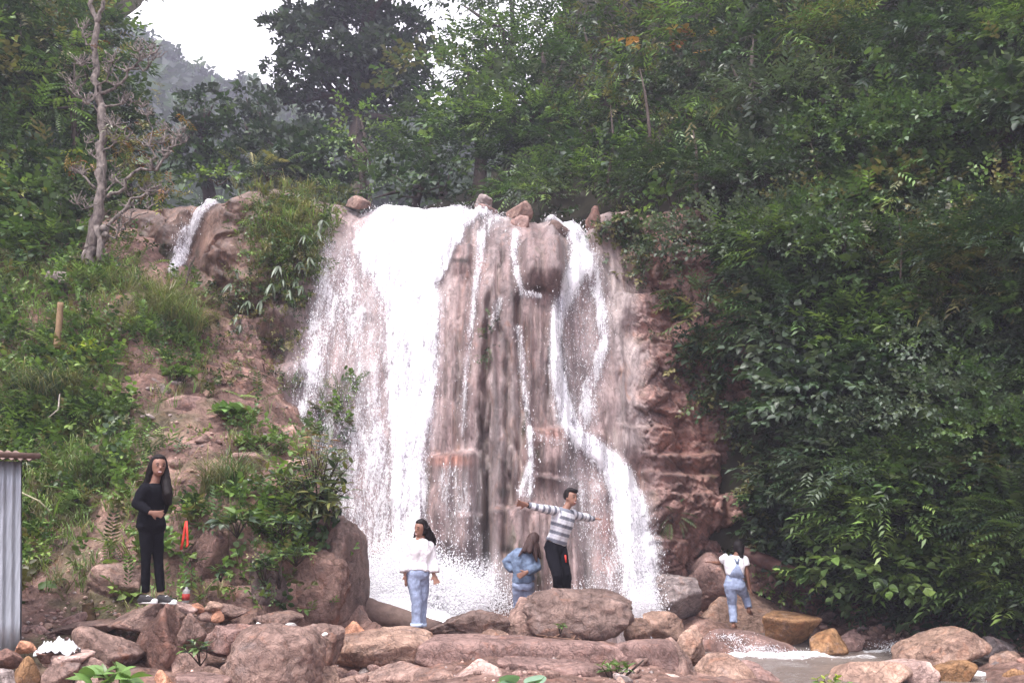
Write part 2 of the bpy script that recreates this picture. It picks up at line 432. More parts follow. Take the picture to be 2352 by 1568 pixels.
# right valley side, behind and beside the fall: y = H(x, z)
h_px = [(2352,1450,13.4),(2352,1200,12.9),(2352,900,13.0),(2352,600,13.6),(2352,300,14.6),(2352,0,16.2),(2100,1420,14.6),(2100,1100,14.0),(2100,700,14.6),(2100,300,16.2),(2100,0,17.8),
 (1900,1400,15.2),(1850,1100,15.0),(1850,700,15.6),(1850,300,17.6),(1850,0,19.5),(1760,1300,15.3),(1700,1000,15.6),(1640,800,16.0),(1600,600,16.8),(1600,300,19.0),(1600,0,21.5),
 (1430,470,18.6),(1400,300,21.0),(1400,0,25.0),(1250,460,21),(1200,300,25),(1200,0,30),(1080,455,24),(1050,300,29),(1050,0,36),(2600,1400,12.0),(2600,700,12.0),(2600,0,14.0)]
h_pts = np.array([P(*q) for q in h_px])
HF = RBF(h_pts[:, [0, 2]], h_pts[:, 1], 0.5, 0.05)
def hill_y(x, z): return HF(np.stack(np.broadcast_arrays(np.asarray(x, float), np.asarray(z, float)), -1))

# far ridge behind
def upper_z(x, y):
    rx = np.array([P(u, v, 110)[0] for u, v in ridge_px]); rz = np.array([P(u, v, 110)[2] for u, v in ridge_px])
    r = np.interp(x * 110 / np.maximum(y, 60), rx, rz) * np.clip(y / 110, .5, 1.25)
    base = 8.2 + (y - 17) * 0.30
    t = sstep(48, 108, y)
    return base * (1 - t) + r * t
ridge_px = [(-600,-150),(0,50),(200,110),(300,150),(380,180),(430,228),(480,248),(520,265),(570,282),(620,292),(700,310),(900,330),(1200,330),(1700,200),(2600,-100)]

# ---------------- ground sheet
def axis(fine0, fine1, step, far0, far1):
    f = np.arange(fine0, fine1 + 1e-6, step)
    lo = fine0 - np.cumsum(step * 1.25 ** np.arange(1, 60)); lo = lo[lo > far0][::-1]
    hi = fine1 + np.cumsum(step * 1.25 ** np.arange(1, 60)); hi = hi[hi < far1]
    return np.concatenate([[far0], lo, f, hi, [far1]])
gx = axis(-8.5, 8.5, .045, -260, 260); gy = axis(7.6, 15.8, .045, -260, 20)
GXX, GYY = np.meshgrid(gx, gy)
def ground_z(x, y, detail=True):
    x, y = np.broadcast_arrays(np.asarray(x, float), np.asarray(y, float))
    z = ground_raw(x, y)
    far = sstep(14, 40, np.abs(x)) + sstep(-4, -30, y)
    z = z * (1 - np.clip(far, 0, 1)) + .3 * np.clip(far, 0, 1)
    if detail:
        q = np.stack([x, y, z], -1)
        bank = sstep(-1.0, -2.2, x) * sstep(9.2, 10.2, y)
        z = z + fbm(q * 1.1, 4, 301) * .13 * (1 + bank) + fbm(q * 5, 4, 302) * .045 * (1 + bank)
        # stepped path of red earth: small treads
        st = z * 2.6 + fbm(q * .9, 3, 305) * 1.2
        z = z + bank * .12 * (np.abs((st % 1) - .5) * 2 - .5) * (1 - sstep(.75, 1.0, (st % 1)))
    return z
GZZ = ground_z(GXX, GYY)
def gz_at(x, y):
    return ground_z(np.asarray(x, float), np.asarray(y, float))
q3 = np.stack([GXX, GYY, GZZ], -1)
gu, gv = pix(q3)
n_big = fbm(q3 * .9, 4, 310); n_mid = fbm(q3 * 3.5, 4, 311)
soil = np.array([.30, .19, .155]); soil2 = np.array([.18, .11, .088]); green = np.array([.075, .085, .035])
gcol = soil2 + (soil - soil2) * sstep(-.35, .35, n_mid)[..., None]
gcol = gcol + (green - gcol) * (sstep(.0, .35, n_big + .35 * n_mid) * sstep(-3.2, -4.6, GXX) * .7)[..., None]
gcol = gcol * (1 - .5 * (sstep(.12, -.05, GZZ) * sstep(1.0, 2.5, GXX))[..., None])
ground = mesh_np('ground', q3.reshape(-1, 3), grid_faces(len(gx), len(gy)), M_GROUND, col=gcol.reshape(-1, 3))
tag(ground, kind='structure')

# ---------------- cliff: face, rounded lip and the slope running back from it
cx = np.arange(-9.2, 6.4, .032)
ns_face, ns_back = 330, 40
L = lip_z(cx) + fbm(np.stack([cx * 1.6, cx * 0, cx * 0], -1), 3, 401) * .10
tf = np.linspace(0, 1, ns_face)[:, None]
Zf = -.4 + tf * (L[None] + .4)
Xf = np.broadcast_to(cx[None], Zf.shape)
Yf = cliff_smooth(Xf, np.minimum(Zf, L[None] - .0))
dd = cliff_detail(Xf, Zf)
rnd = sstep(L[None] - .55, L[None], Zf)
Yf = Yf - dd + .32 * rnd ** 2
tb = (np.linspace(0, 1, ns_back + 1)[1:, None]) ** 1.6 * 8.0
Yb = Yf[-1][None] + tb
Xb = np.broadcast_to(cx[None], Yb.shape)
Zb = L[None] + .04 * tb - .18 * sstep(0, 1.2, tb) + fbm(np.stack([Xb, Yb, Xb * 0], -1) * 1.4, 4, 402) * .14 * sstep(0, .6, tb) + .22 * np.maximum(tb - 1.5, 0)
CXX = np.vstack([Xf, Xb]); CYY = np.vstack([Yf, Yb]); CZZ = np.vstack([Zf, Zb])
cu, cv = pix(np.stack([CXX, CYY, CZZ], -1))
q = np.stack([CXX, CZZ, CYY], -1)
nA = fbm(q * np.array([2.2, .5, 1]), 4, 410); nB = fbm(q * np.array([7, 1.0, 1]), 4, 411); nC = fbm(q * 2.4, 5, 412)
mau = np.array([.265, .19, .18]); grey = np.array([.36, .30, .29]); red = np.array([.28, .15, .118]); brown = np.array([.19, .115, .082]); moss = np.array([.05, .06, .022]); ochre = np.array([.42, .17, .11])
cc = mau + (grey - mau) * sstep(-.3, .5, nA)[..., None]
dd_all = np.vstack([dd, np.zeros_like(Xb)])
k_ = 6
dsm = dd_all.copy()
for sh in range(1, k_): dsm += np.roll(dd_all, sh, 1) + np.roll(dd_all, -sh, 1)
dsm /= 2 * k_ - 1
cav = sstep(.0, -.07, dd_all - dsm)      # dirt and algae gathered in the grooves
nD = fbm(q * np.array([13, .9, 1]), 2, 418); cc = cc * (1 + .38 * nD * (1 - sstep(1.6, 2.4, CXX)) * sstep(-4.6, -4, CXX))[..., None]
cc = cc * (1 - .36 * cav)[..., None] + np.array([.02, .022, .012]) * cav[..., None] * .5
cc = cc * (1 - .42 * sstep(.1, .55, nB) * sstep(-1.6, -1, CXX) * (1 - sstep(1.4, 1.9, CXX)))[..., None]
mr = sstep(2.0, 3.0, CXX + nC * .5)
cc = cc + (red * (1 + .6 * nC)[..., None] - cc) * (mr * .85)[..., None]
ml = 1 - sstep(-4.7, -3.9, CXX + nC * .5)
cc = cc + (brown * (1 + .7 * nC)[..., None] - cc) * (ml * .9)[..., None]
cc = cc + (moss - cc) * (np.clip(sstep(.25, .6, fbm(q * 1.7, 4, 415)) * (ml + mr) + 0.7 * sstep(.3, .5, fbm(q * np.array([9, 2, 1]), 3, 416)) * sstep(-.2, .1, CXX) * (1 - sstep(.4, .6, CXX)), 0, .85))[..., None]
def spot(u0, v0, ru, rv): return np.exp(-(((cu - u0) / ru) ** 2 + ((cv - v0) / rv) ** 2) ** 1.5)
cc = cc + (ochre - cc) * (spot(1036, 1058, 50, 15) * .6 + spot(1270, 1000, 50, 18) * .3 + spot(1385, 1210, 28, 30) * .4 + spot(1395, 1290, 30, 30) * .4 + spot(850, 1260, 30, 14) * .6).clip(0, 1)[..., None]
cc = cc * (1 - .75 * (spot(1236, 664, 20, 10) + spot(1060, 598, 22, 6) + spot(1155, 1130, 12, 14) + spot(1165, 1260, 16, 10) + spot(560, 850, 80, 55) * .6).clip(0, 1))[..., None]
C3 = np.stack([CXX, CYY, CZZ], -1)
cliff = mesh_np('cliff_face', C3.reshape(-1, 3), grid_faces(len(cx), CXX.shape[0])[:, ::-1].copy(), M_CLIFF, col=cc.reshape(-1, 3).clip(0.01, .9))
tag(cliff, kind='structure')

# fast lookup of the modelled face
def face_y(x, z):
    """y of the rock face at world x,z (bilinear on the built grid)"""
    x = np.asarray(x, float); z = np.asarray(z, float)
    i = np.clip((x - cx[0]) / (cx[1] - cx[0]), 0, len(cx) - 1.001); i0 = i.astype(int); fi = i - i0
    Lx = np.interp(x, cx, L)
    t = np.clip((z + .4) / (Lx + .4), 0, 1) * (ns_face - 1); j0 = np.minimum(t.astype(int), ns_face - 2); fj = t - j0
    return (Yf[j0, i0] * (1 - fi) + Yf[j0, i0 + 1] * fi) * (1 - fj) + (Yf[j0 + 1, i0] * (1 - fi) + Yf[j0 + 1, i0 + 1] * fi) * fj
def hit(u, v, hill=True, lo=7.0, hi=40.0):
    D = np.arange(lo, hi, .04)
    p = np.array([P(u, v, d) for d in D])
    g = (p[:, 2] <= gz_at(p[:, 0], p[:, 1])) & (p[:, 1] < 16)
    inx = (p[:, 0] > cx[0]) & (p[:, 0] < cx[-1])
    Lx = np.interp(p[:, 0], cx, L)
    c = inx & (p[:, 2] < Lx) & (p[:, 1] >= face_y(p[:, 0], np.minimum(p[:, 2], Lx)))
    s = g | c
    if hill:
        s |= (p[:, 1] >= hill_y(p[:, 0], p[:, 2])) & (p[:, 0] > .5)
    k = np.argmax(s)
    return p[k] if s[k] else p[-1]

# ---------------- hillsides
hx = np.concatenate([np.arange(-3.1, 14, .35), np.arange(14.5, 90, 4)]); hz = np.concatenate([np.arange(-2, 26, .35), np.arange(27, 60, 3)])
HX, HZ = np.meshgrid(hx, hz)
HY = hill_y(np.minimum(HX, 16), np.minimum(HZ, 30)) - np.maximum(HX - 16, 0) * 1.1 + .3 + fbm(np.stack([HX, HZ, HX * 0], -1) * .6, 3, 501) * .6 + .35 * np.maximum(HZ - 26, 0)
hf_ = grid_faces(len(hx), len(hz))[:, ::-1].copy()
hf_ = hf_[~(HZ.ravel()[hf_].max(1) > 12.2 + 3.2 * np.maximum(HX.ravel()[hf_].min(1) + 1.0, 0))]
hf_ = hf_[~((HX.ravel()[hf_].min(1) < .5) & (HZ.ravel()[hf_].min(1) < 7.5))]
hillside = mesh_np('hillside', np.stack([HX, HY, HZ], -1).reshape(-1, 3), hf_, M_FOREST_SOIL)
tag(hillside, kind='structure')
# left valley side
l_px = [(0,620,16.2),(200,610,17.0),(300,560,18.5),(0,400,17.4),(200,400,19.0),(300,300,23),(0,200,18.8),(200,200,21),(0,0,20.5),(250,0,24),(-300,600,16),(-300,0,19),(-300,1300,14.0),(-250,1000,15),(0,1000,16.5)]
l_pts = np.array([P(*q) for q in l_px])
LF = RBF(l_pts[:, [0, 2]], l_pts[:, 1], 0.5, 0.05)
lx = np.concatenate([np.arange(-90, -14, 4), np.arange(-13.6, -5.4, .35)]); lz = np.concatenate([np.arange(-1, 24, .4)])
LX, LZ = np.meshgrid(lx, lz)
LY = LF(np.stack([np.maximum(LX, -13), LZ], -1)) + np.minimum(LX + 13, 0) * .9 + .8
lf_ = grid_faces(len(lx), len(lz))[:, ::-1].copy()
LY = np.minimum(LY, 26 + 0 * LY)
lf_ = lf_[~((LX.ravel()[lf_].max(1) > -12.6 + .6 * vnoise(np.stack([LZ.ravel()[lf_[:, 0]] * .5, lf_[:, 0] * 0, lf_[:, 0] * 0], -1))) & (LZ.ravel()[lf_].max(1) > 8.5))]
left_hill = mesh_np('left_hillside', np.stack([LX, LY, LZ], -1).reshape(-1, 3), lf_, M_FOREST_SOIL)
tag(left_hill, kind='structure')
ux = np.concatenate([np.arange(-120, -30, 6), np.arange(-30, 40, 1.5), np.arange(42, 140, 7)]); uy = np.concatenate([np.arange(19.5, 60, 1.5), np.arange(62, 150, 4)])
UX, UY = np.meshgrid(ux, uy)
UZ = upper_z(UX, UY) + fbm(np.stack([UX, UY, UX * 0], -1) * .15, 3, 601) * 1.2 * sstep(22, 50, UY)
upper = mesh_np('far_hill_terrain', np.stack([UX, UY, UZ], -1).reshape(-1, 3), grid_faces(len(ux), len(uy)), M_FOREST_SOIL)
tag(upper, kind='structure')
bb = np.array([[-600, -600, -1.2], [600, -600, -1.2], [600, 600, -1.2], [-600, 600, -1.2]], float)
tag(mesh_np('valley_floor', bb, np.array([[0, 1, 2, 3]]), M_FOREST_SOIL), kind='structure')

# =================================================================== WATER
def make_water_mat():
    m, nt, N, L = new_mat('falling_white_water')
    cov = attr_node(nt, 'cov').outputs['Fac']
    v1 = mapping(nt, (1, .4, .16)); v2 = mapping(nt, (1, 1, .45))
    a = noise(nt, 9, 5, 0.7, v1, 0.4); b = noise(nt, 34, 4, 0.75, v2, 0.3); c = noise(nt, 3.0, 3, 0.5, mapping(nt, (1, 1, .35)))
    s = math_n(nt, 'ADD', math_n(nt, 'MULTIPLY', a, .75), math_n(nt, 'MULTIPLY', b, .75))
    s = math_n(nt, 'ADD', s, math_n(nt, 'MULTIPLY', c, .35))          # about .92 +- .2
    t = math_n(nt, 'ADD', math_n(nt, 'MULTIPLY', cov, .95), math_n(nt, 'MULTIPLY', math_n(nt, 'SUBTRACT', s, .925), 2.4))
    al = math_n(nt, 'MULTIPLY', math_n(nt, 'SUBTRACT', t, .42), 3.2, clamp=True)
    al = math_n(nt, 'MULTIPLY', al, math_n(nt, 'MULTIPLY', cov, 6.0, clamp=True))
    al = math_n(nt, 'MULTIPLY', al, ramp(nt, cov, [(0.1, 0.35), (0.8, 1.0)]))
    al = math_n(nt, 'MAXIMUM', al, math_n(nt, 'MULTIPLY', cov, .17))
    d = N('ShaderNodeBsdfPrincipled'); d.inputs['Roughness'].default_value = 0.35
    L(ramp(nt, s, [(0.72, (.50, .46, .55)), (0.86, (.80, .78, .84)), (0.98, (.96, .95, .97))]), d.inputs['Base Color'])  # lavender-grey streaks: foam tone with the water's self-shadow painted into the colour
    bp = N('ShaderNodeBump'); bp.inputs['Strength'].default_value = 0.5; bp.inputs['Distance'].default_value = 0.05
    L(s, bp.inputs['Height']); L(bp.outputs[0], d.inputs['Normal'])
    tl = N('ShaderNodeBsdfTranslucent'); tl.inputs[0].default_value = (.95, .95, .97, 1)
    m1 = N('ShaderNodeMixShader'); m1.inputs[0].default_value = .25; L(d.outputs[0], m1.inputs[1]); L(tl.outputs[0], m1.inputs[2])
    tr = N('ShaderNodeBsdfTransparent'); mx = N('ShaderNodeMixShader')
    L(al, mx.inputs[0]); L(tr.outputs[0], mx.inputs[1]); L(m1.outputs[0], mx.inputs[2])
    o = N('ShaderNodeOutputMaterial'); L(mx.outputs[0], o.inputs[0])
    return m
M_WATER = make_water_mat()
M_FOAM = simple_mat('water_drops', (.93, .92, .95), 0.3, 0, 20, 0.05, 0.5)

# coverage of falling water over the face, built in world x,z
tab_v = [465, 500, 560, 650, 800, 950, 1100, 1250, 1330, 1400]
tab_L = [845, 830, 800, 838, 858, 868, 880, 885, 850, 800]
tab_R = [1060, 1105, 1048, 1018, 1008, 1005, 985, 992, 1060, 1120]
tab_V = [835, 812, 768, 722, 672, 640, 648, 740, 785, 790]
def tabs(tv, tu):
    out = []
    for v, u in zip(tv, tu):
        D = 16.8
        for _ in range(6):
            p = P(u, v, D); D = float(face_y(p[0], p[2])) if p[2] < float(np.interp(p[0], cx, L)) else 17.0
        out.append(P(u, v, D))
    return np.array(out)
TL, TR, TV = tabs(tab_v, tab_L), tabs(tab_v, tab_R), tabs(tab_v, tab_V)
def bytab(T, z):
    o = np.argsort(T[:, 2]); return np.interp(z, T[o, 2], T[o, 0])
strands = [  # (u,v,width px), coverage
 ([(1245,495,14),(1290,512,16),(1318,520,22),(1330,560,28),(1338,610,34)], .80),
 ([(1335,600,34),(1312,650,24),(1288,710,20),(1276,780,17),(1278,850,20),(1288,910,22),(1300,960,26),(1318,1000,30),(1352,1030,30),(1395,1065,32),(1425,1110,38),(1445,1170,44),(1460,1250,46),(1470,1330,44),(1480,1410,46)], .86),
 ([(1345,590,30),(1365,650,18),(1382,720,18),(1384,790,16),(1368,850,16),(1345,895,16),(1340,940,18),(1328,990,22)], .66),
 ([(1345,620,60),(1335,760,55),(1330,900,50),(1330,1000,40)], .30),
 ([(1300,1010,20),(1330,1100,50),(1370,1200,60),(1400,1300,60),(1420,1400,60)], .33),
 ([(1185,535,10),(1183,590,9),(1190,640,7),(1200,682,8),(1240,684,7)], .62),
 ([(1188,760,8),(1200,860,7),(1212,960,7),(1222,1060,9),(1210,1130,18)], .55),
 ([(1105,545,12),(1095,640,9),(1085,760,7),(1070,880,7),(1063,1000,5)], .52),
 ([(1150,690,8),(1130,760,6)], .4),
 ([(1290,1020,8),(1220,1000,10)], .4),
 ([(1120,480,20),(1060,530,16),(1035,590,12),(1015,640,10)], .75),
 ([(1140,500,26),(1110,540,12)], .5),
 ([(730,830,12),(715,900,22),(700,960,26),(690,1010,24)], .62),
 ([(760,560,16),(735,680,18),(720,760,14),(708,860,16)], .5),
 ([(800,1000,40),(800,1100,50),(810,1200,40),(820,1280,40)], .52),
 ([(1040,1100,40),(1060,1200,46),(1080,1290,60),(1110,1350,60)], .30),
 ([(1110,1330,60),(1080,1390,60)], .60),
 ([(492,444,16),(470,480,19),(447,520,18),(430,560,17),(415,605,16),(402,650,15),(394,700,14)], .80)]
def cover(x, z):
    Lx, Rx, Vx = bytab(TL, z), bytab(TR, z), bytab(TV, z)
    q = np.stack([x * 2, z * .6, x * 0], -1)
    w = fbm(q, 4, 700) * .22
    c = (.84 + .22 * fbm(q * 2, 3, 705)) * sstep(Lx - .12, Lx + .34, x + w) * (1 - sstep(Rx - .16, Rx + .16, x + w))
    c = np.maximum(c, (.43 + .34 * fbm(q * 1.1, 3, 701)) * sstep(Vx - .1, Vx + .35, x + w) * (1 - sstep(Lx, Lx + .3, x)))
    c = np.where(z < .3, c * .6, c)
    for pts, cv_ in strands:
        T = []
        for (u, v, wd) in pts:
            D = 15.3
            for _ in range(7):
                p = P(u, v, D); D = .5 * D + .5 * float(face_y(p[0], p[2]))
            T.append((p[0], p[2], wd * D / FPX))
        for a, b in zip(T[:-1], T[1:]):
            ax, az, aw = a; bx, bz, bw = b
            dx, dz = bx - ax, bz - az
            l2 = dx * dx + dz * dz
            sel = (x > min(ax, bx) - 1) & (x < max(ax, bx) + 1) & (z > min(az, bz) - 1) & (z < max(az, bz) + 1)
            xs, zs = x[sel], z[sel]
            t = np.clip(((xs - ax) * dx + (zs - az) * dz) / l2, 0, 1)
            d = np.hypot(xs - ax - t * dx + w[sel] * .3, zs - az - t * dz)
            wd = aw + (bw - aw) * t
            c[sel] = np.maximum(c[sel], cv_ * (1 - sstep(wd * .45, wd * 1.45, d)))
    return c
i0 = 8
WX, WZ, WY = CXX[i0:ns_face + 10], CZZ[i0:ns_face + 10], CYY[i0:ns_face + 10]
cov = cover(WX.astype(float), WZ.astype(float))
mx0 = -4.7
def water_sheet(name, off, covk, seed, parent=None):
    nn = fbm(np.stack([WX * 3, WZ * .8, WX * 0], -1), 3, seed)
    O = (off + .07 * cov * sstep(.5, 1, cov) + (.06 * nn + .05 * fbm(np.stack([WX * 11, WZ * 1.6, WX * 0], -1), 2, seed + 3)) * cov)
    V = np.stack([WX, WY - O, WZ + .05 * cov], -1)
    F = grid_faces(WX.shape[1], WX.shape[0])[:, ::-1]
    c = np.clip(cov * covk, 0, 1).ravel()
    keep = (c[F].max(1) > .04)
    F = F[keep]
    used = np.unique(F); remap = np.zeros(len(c), np.int64); remap[used] = np.arange(len(used))
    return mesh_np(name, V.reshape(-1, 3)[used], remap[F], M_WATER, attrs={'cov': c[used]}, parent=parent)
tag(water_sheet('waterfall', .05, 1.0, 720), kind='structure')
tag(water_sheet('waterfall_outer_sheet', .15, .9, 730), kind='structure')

# drops and spray: tens of thousands of small drawn-out drops
octV = np.array([(0, 0, 1), (1, 0, 0), (0, 1, 0), (-1, 0, 0), (0, -1, 0), (0, 0, -1)], float)
octF = np.array([(0, 1, 2), (0, 2, 3), (0, 3, 4), (0, 4, 1), (5, 2, 1), (5, 3, 2), (5, 4, 3), (5, 1, 4)])
def drops(name, pos, rad, ln, dirv=None, mat=M_FOAM):
    n = len(pos)
    S = np.stack([rad, rad, ln], -1)
    V = octV[None] * S[:, None]
    ang = rng.normal(0, .25, n) if dirv is None else dirv
    ca, sa = np.cos(ang), np.sin(ang)
    x = V[..., 0] * ca[:, None] + V[..., 2] * sa[:, None]; z = -V[..., 0] * sa[:, None] + V[..., 2] * ca[:, None]
    V = np.stack([x, V[..., 1], z], -1) + pos[:, None]
    F = (octF[None] + (np.arange(n) * 6)[:, None, None]).reshape(-1, 3)
    o = mesh_np(name, V.reshape(-1, 3), F, mat, smooth=False)
    return o
fl = cov.ravel(); wv = np.clip(fl, 0, 1) ** 1.2 * (fl > .12)
edge = np.exp(-((fl - .55) / .25) ** 2) * (fl > .1)
pw = (.35 * wv + 1.0 * edge); pw /= pw.sum()
k = rng.choice(len(fl), 20000, p=pw)
pos = np.stack([WX.ravel()[k], WY.ravel()[k], WZ.ravel()[k]], -1) + rng.normal(0, .06, (len(k), 3))
pos[:, 1] -= .12 + np.abs(rng.normal(0, .12, len(k)))
r = rng.uniform(.002, .0062, len(k)) * (1 + (rng.random(len(k)) < .06))
tag(drops('waterfall_spray', pos, r, r * rng.uniform(1.2, 4, len(k))), kind='stuff')
# splash at the foot of the main fall and of the right-hand fall
def splash(name, spots):
    ps, rs = [], []
    for (u, v, D, ru, rv, n, big) in spots:
        n = int(n * 2.4)
        c = P(u, v, D); s = D / FPX
        a = rng.normal(0, 1, (n, 3)) * np.array([ru * s, .35, rv * s]) * .6 + c
        ps.append(a); rs.append(rng.uniform(.002, .0075, n) * big)
    ps = np.concatenate(ps); rs = np.concatenate(rs)
    return tag(drops(name, ps, rs, rs * rng.uniform(1, 3, len(rs)), rng.uniform(-1.2, 1.2, len(rs))), kind='stuff')
splash('plunge_splash', [(900,1330,13.6,95,55,8200,1.2),(850,1370,13.3,60,45,5200,1.3),(1000,1350,13.2,85,50,7200,1.2),(1085,1375,13.0,50,38,3600,1.1),(940,1270,14.0,60,45,3400,1.0),(1160,1390,13.0,40,30,700,.9),
                         (1475,1385,13.7,32,35,2200,1.0),(1455,1300,14.1,40,60,1300,.9),(1300,1350,13.6,90,20,260,.9),
                         (1730,1488,12.9,45,9,300,.7),(1680,1462,13.1,30,6,140,.7),(1800,1500,12.8,60,5,260,.7),(2070,1484,13.0,45,7,300,.7),(2215,1556,11.4,30,7,160,.8)])

# foam mound and pool at the foot
def make_pool_mat():
    m, nt, N, L = new_mat('stream_water')
    f = attr_node(nt, 'cov').outputs['Fac']
    v = mapping(nt, (1, 2.2, 1))
    n1 = noise(nt, 4.5, 6, .7, v, .8); n2 = noise(nt, 22, 4, .7, v, .5)
    s = math_n(nt, 'ADD', math_n(nt, 'MULTIPLY', n1, .8), math_n(nt, 'MULTIPLY', n2, .5))
    t = math_n(nt, 'MULTIPLY', math_n(nt, 'SUBTRACT', math_n(nt, 'ADD', f, s), 1.12), 3.2, clamp=True)
    col = mixc(nt, 'MIX', t, (.20, .165, .145), (.9, .9, .92))
    b = N('ShaderNodeBsdfPrincipled'); L(col, b.inputs['Base Color']); L(ramp(nt, t, [(0, .12), (1, .55)]), b.inputs['Roughness'])
    b.inputs['Specular IOR Level'].default_value = .5
    bp = N('ShaderNodeBump'); bp.inputs['Strength'].default_value = .35; bp.inputs['Distance'].default_value = .05; L(s, bp.inputs['Height']); L(bp.outputs[0], b.inputs['Normal'])
    o = N('ShaderNodeOutputMaterial'); L(b.outputs[0], o.inputs[0])
    return m
M_POOL = make_pool_mat()
def pool(name, x0, x1, y0, y1, zf, foams, step=.04, base=.0, amp=.02):
    X, Y = np.meshgrid(np.arange(x0, x1, step), np.arange(y0, y1, step))
    c = np.full(X.shape, base)
    for (a, b, w, s) in foams:
        dx, dy = b[0] - a[0], b[1] - a[1]
        t = np.clip(((X - a[0]) * dx + (Y - a[1]) * dy) / (dx * dx + dy * dy + 1e-6), 0, 1)
        d = np.hypot(X - a[0] - t * dx, Y - a[1] - t * dy)
        c = np.maximum(c, s * (1 - sstep(w * .3, w, d)))
    Z = zf(X, Y) + amp * fbm(np.stack([X * 3, Y * 5, X * 0], -1), 4, 800) + c * .05 * (1 + fbm(np.stack([X * 8, Y * 8, X * 0], -1), 3, 801))
    return tag(mesh_np(name, np.stack([X, Y, Z], -1).reshape(-1, 3), grid_faces(X.shape[1], X.shape[0]), M_POOL, attrs={'cov': c.ravel()}), kind='structure')
def g2(u, v, D): p = P(u, v, D); return (p[0], p[1])
pool('stream_water', 1.7, 9.5, 9.6, 15.3, lambda X, Y: .02 + X * 0 + .10 * sstep(13.4, 14.2, Y), [
    (g2(1695,1512,12.95), g2(1790,1500,13.0), .36, .9), (g2(1790,1500,13.0), g2(1870,1502,12.9), .38, .85), (g2(1750,1512,12.7), g2(1990,1508,12.7), .26, .62), (g2(1880,1500,12.95), g2(1960,1498,13.0), .16, .35),
    (g2(1995,1488,13.25), g2(2085,1484,13.3), .2, .7), (g2(1800,1535,11.9), g2(1960,1530,12.1), .16, .28), (g2(2190,1562,11.2), g2(2260,1556,11.4), .22, .7), (g2(1610,1440,14.6), g2(1690,1444,14.4), .12, .35)])
def pz(X, Y):
    r = np.hypot((X - P(920,1400,13.8)[0]) / 1.0, (Y - 14.0) / .9)
    return .40 + .85 * np.exp(-r ** 2 / 1.0) * (1 + .35 * fbm(np.stack([X * 2.4, Y * 2.4, X * 0], -1), 4, 803))
pool('plunge_pool', -3.0, .75, 11.9, 14.9, pz, [((-2.6, 13.6), (-.6, 13.6), 1.7, 1.1)], base=.3, amp=.05)

# =================================================================== FOLIAGE
_leaf6 = np.array([(0, 0, 0), (.30, -.5, .10), (.68, -.40, .05), (1.0, 0, -.14), (.68, .40, .05), (.30, .5, .10)], float)
_leafF = np.array([(0, 1, 2, 3), (0, 3, 4, 5)])
_leaf4 = np.array([(0, 0, 0), (.42, -.5, .08), (1.0, 0, -.10), (.42, .5, .08)], float)
def rotm(ax):
    """frames whose x axis is ax (n,3), z as near up as can be"""
    x = ax / np.linalg.norm(ax, axis=-1, keepdims=True)
    up = np.array([0, 0, 1.0]) + np.zeros_like(x)
    y = np.cross(up, x); n = np.linalg.norm(y, axis=-1, keepdims=True)
    y = np.where(n < 1e-3, np.array([0, 1.0, 0]), y / np.maximum(n, 1e-3))
    z = np.cross(x, y)
    return np.stack([x, y, z], -1)
def leaf_tmpl(items, n4=False):
    """items: (base, axis, length, width, roll)"""
    L6 = _leaf4 if n4 else _leaf6
    V = []
    for (b, ax, ln, wd, roll) in items:
        R = rotm(np.array([ax], float))[0]
        c, s = math.cos(roll), math.sin(roll)
        R = R @ np.array([[1, 0, 0], [0, c, -s], [0, s, c]])
        V.append((L6 * np.array([ln, wd, ln]) ) @ R.T + np.array(b))
    return np.array(V)       # (nleaf, 4|6, 3)
rt = random.Random(3)
def tm(kind, n4=False):
    it = []
    if kind == 'broad':
        for i in range(6):
            a = i * 2.4 + rt.uniform(-.3, .3); t = .08 + .05 * i
            it.append(((t * 1.1, 0, -.12 * t), (.45 + .1 * i * .5, math.sin(a) * .9, .35 * math.cos(a) - .25), rt.uniform(.10, .15), rt.uniform(.075, .105), rt.uniform(-.5, .5)))
    elif kind == 'lance':
        for i in range(9):
            s = 1 if i % 2 else -1; t = .05 + .042 * i
            it.append(((t, 0, -.5 * t * t), (.75, s * .75, rt.uniform(-.45, .1)), rt.uniform(.11, .16), rt.uniform(.03, .045), rt.uniform(-.5, .5)))
    elif kind == 'small':
        for i in range(11):
            a = i * 2.4; t = .03 + .03 * i
            it.append(((t, 0, -.2 * t), (.6, math.sin(a), .6 * math.cos(a)), rt.uniform(.055, .085), rt.uniform(.035, .05), rt.uniform(-.6, .6)))
    elif kind == 'fern':
        for i in range(9):
            t = .08 + .055 * i; ln = .13 * math.sin(min(1, (i + 1.5) / 5) * 1.5) * (1 - max(0, i - 5) * .12)
            for s in (1, -1):
                it.append(((t, 0, .25 * t - .75 * t * t), (.55, s, -.25), ln, .032, s * -.2))
    elif kind == 'fan':
        for i in range(7):
            a = (i - 3) * .34
            it.append(((0, 0, 0), (math.cos(a), math.sin(a), -.35 - .25 * abs(a)), rt.uniform(.20, .28), .034, rt.uniform(-.3, .3)))
    elif kind == 'clump':     # far foliage, several leaves to each face
        for i in range(7):
            a = i * 2.4
            it.append(((.08 * i * .5, 0, 0), (.5, math.sin(a), .7 * math.cos(a)), rt.uniform(.16, .26), rt.uniform(.10, .15), rt.uniform(-.6, .6)))
    return leaf_tmpl(it, n4)
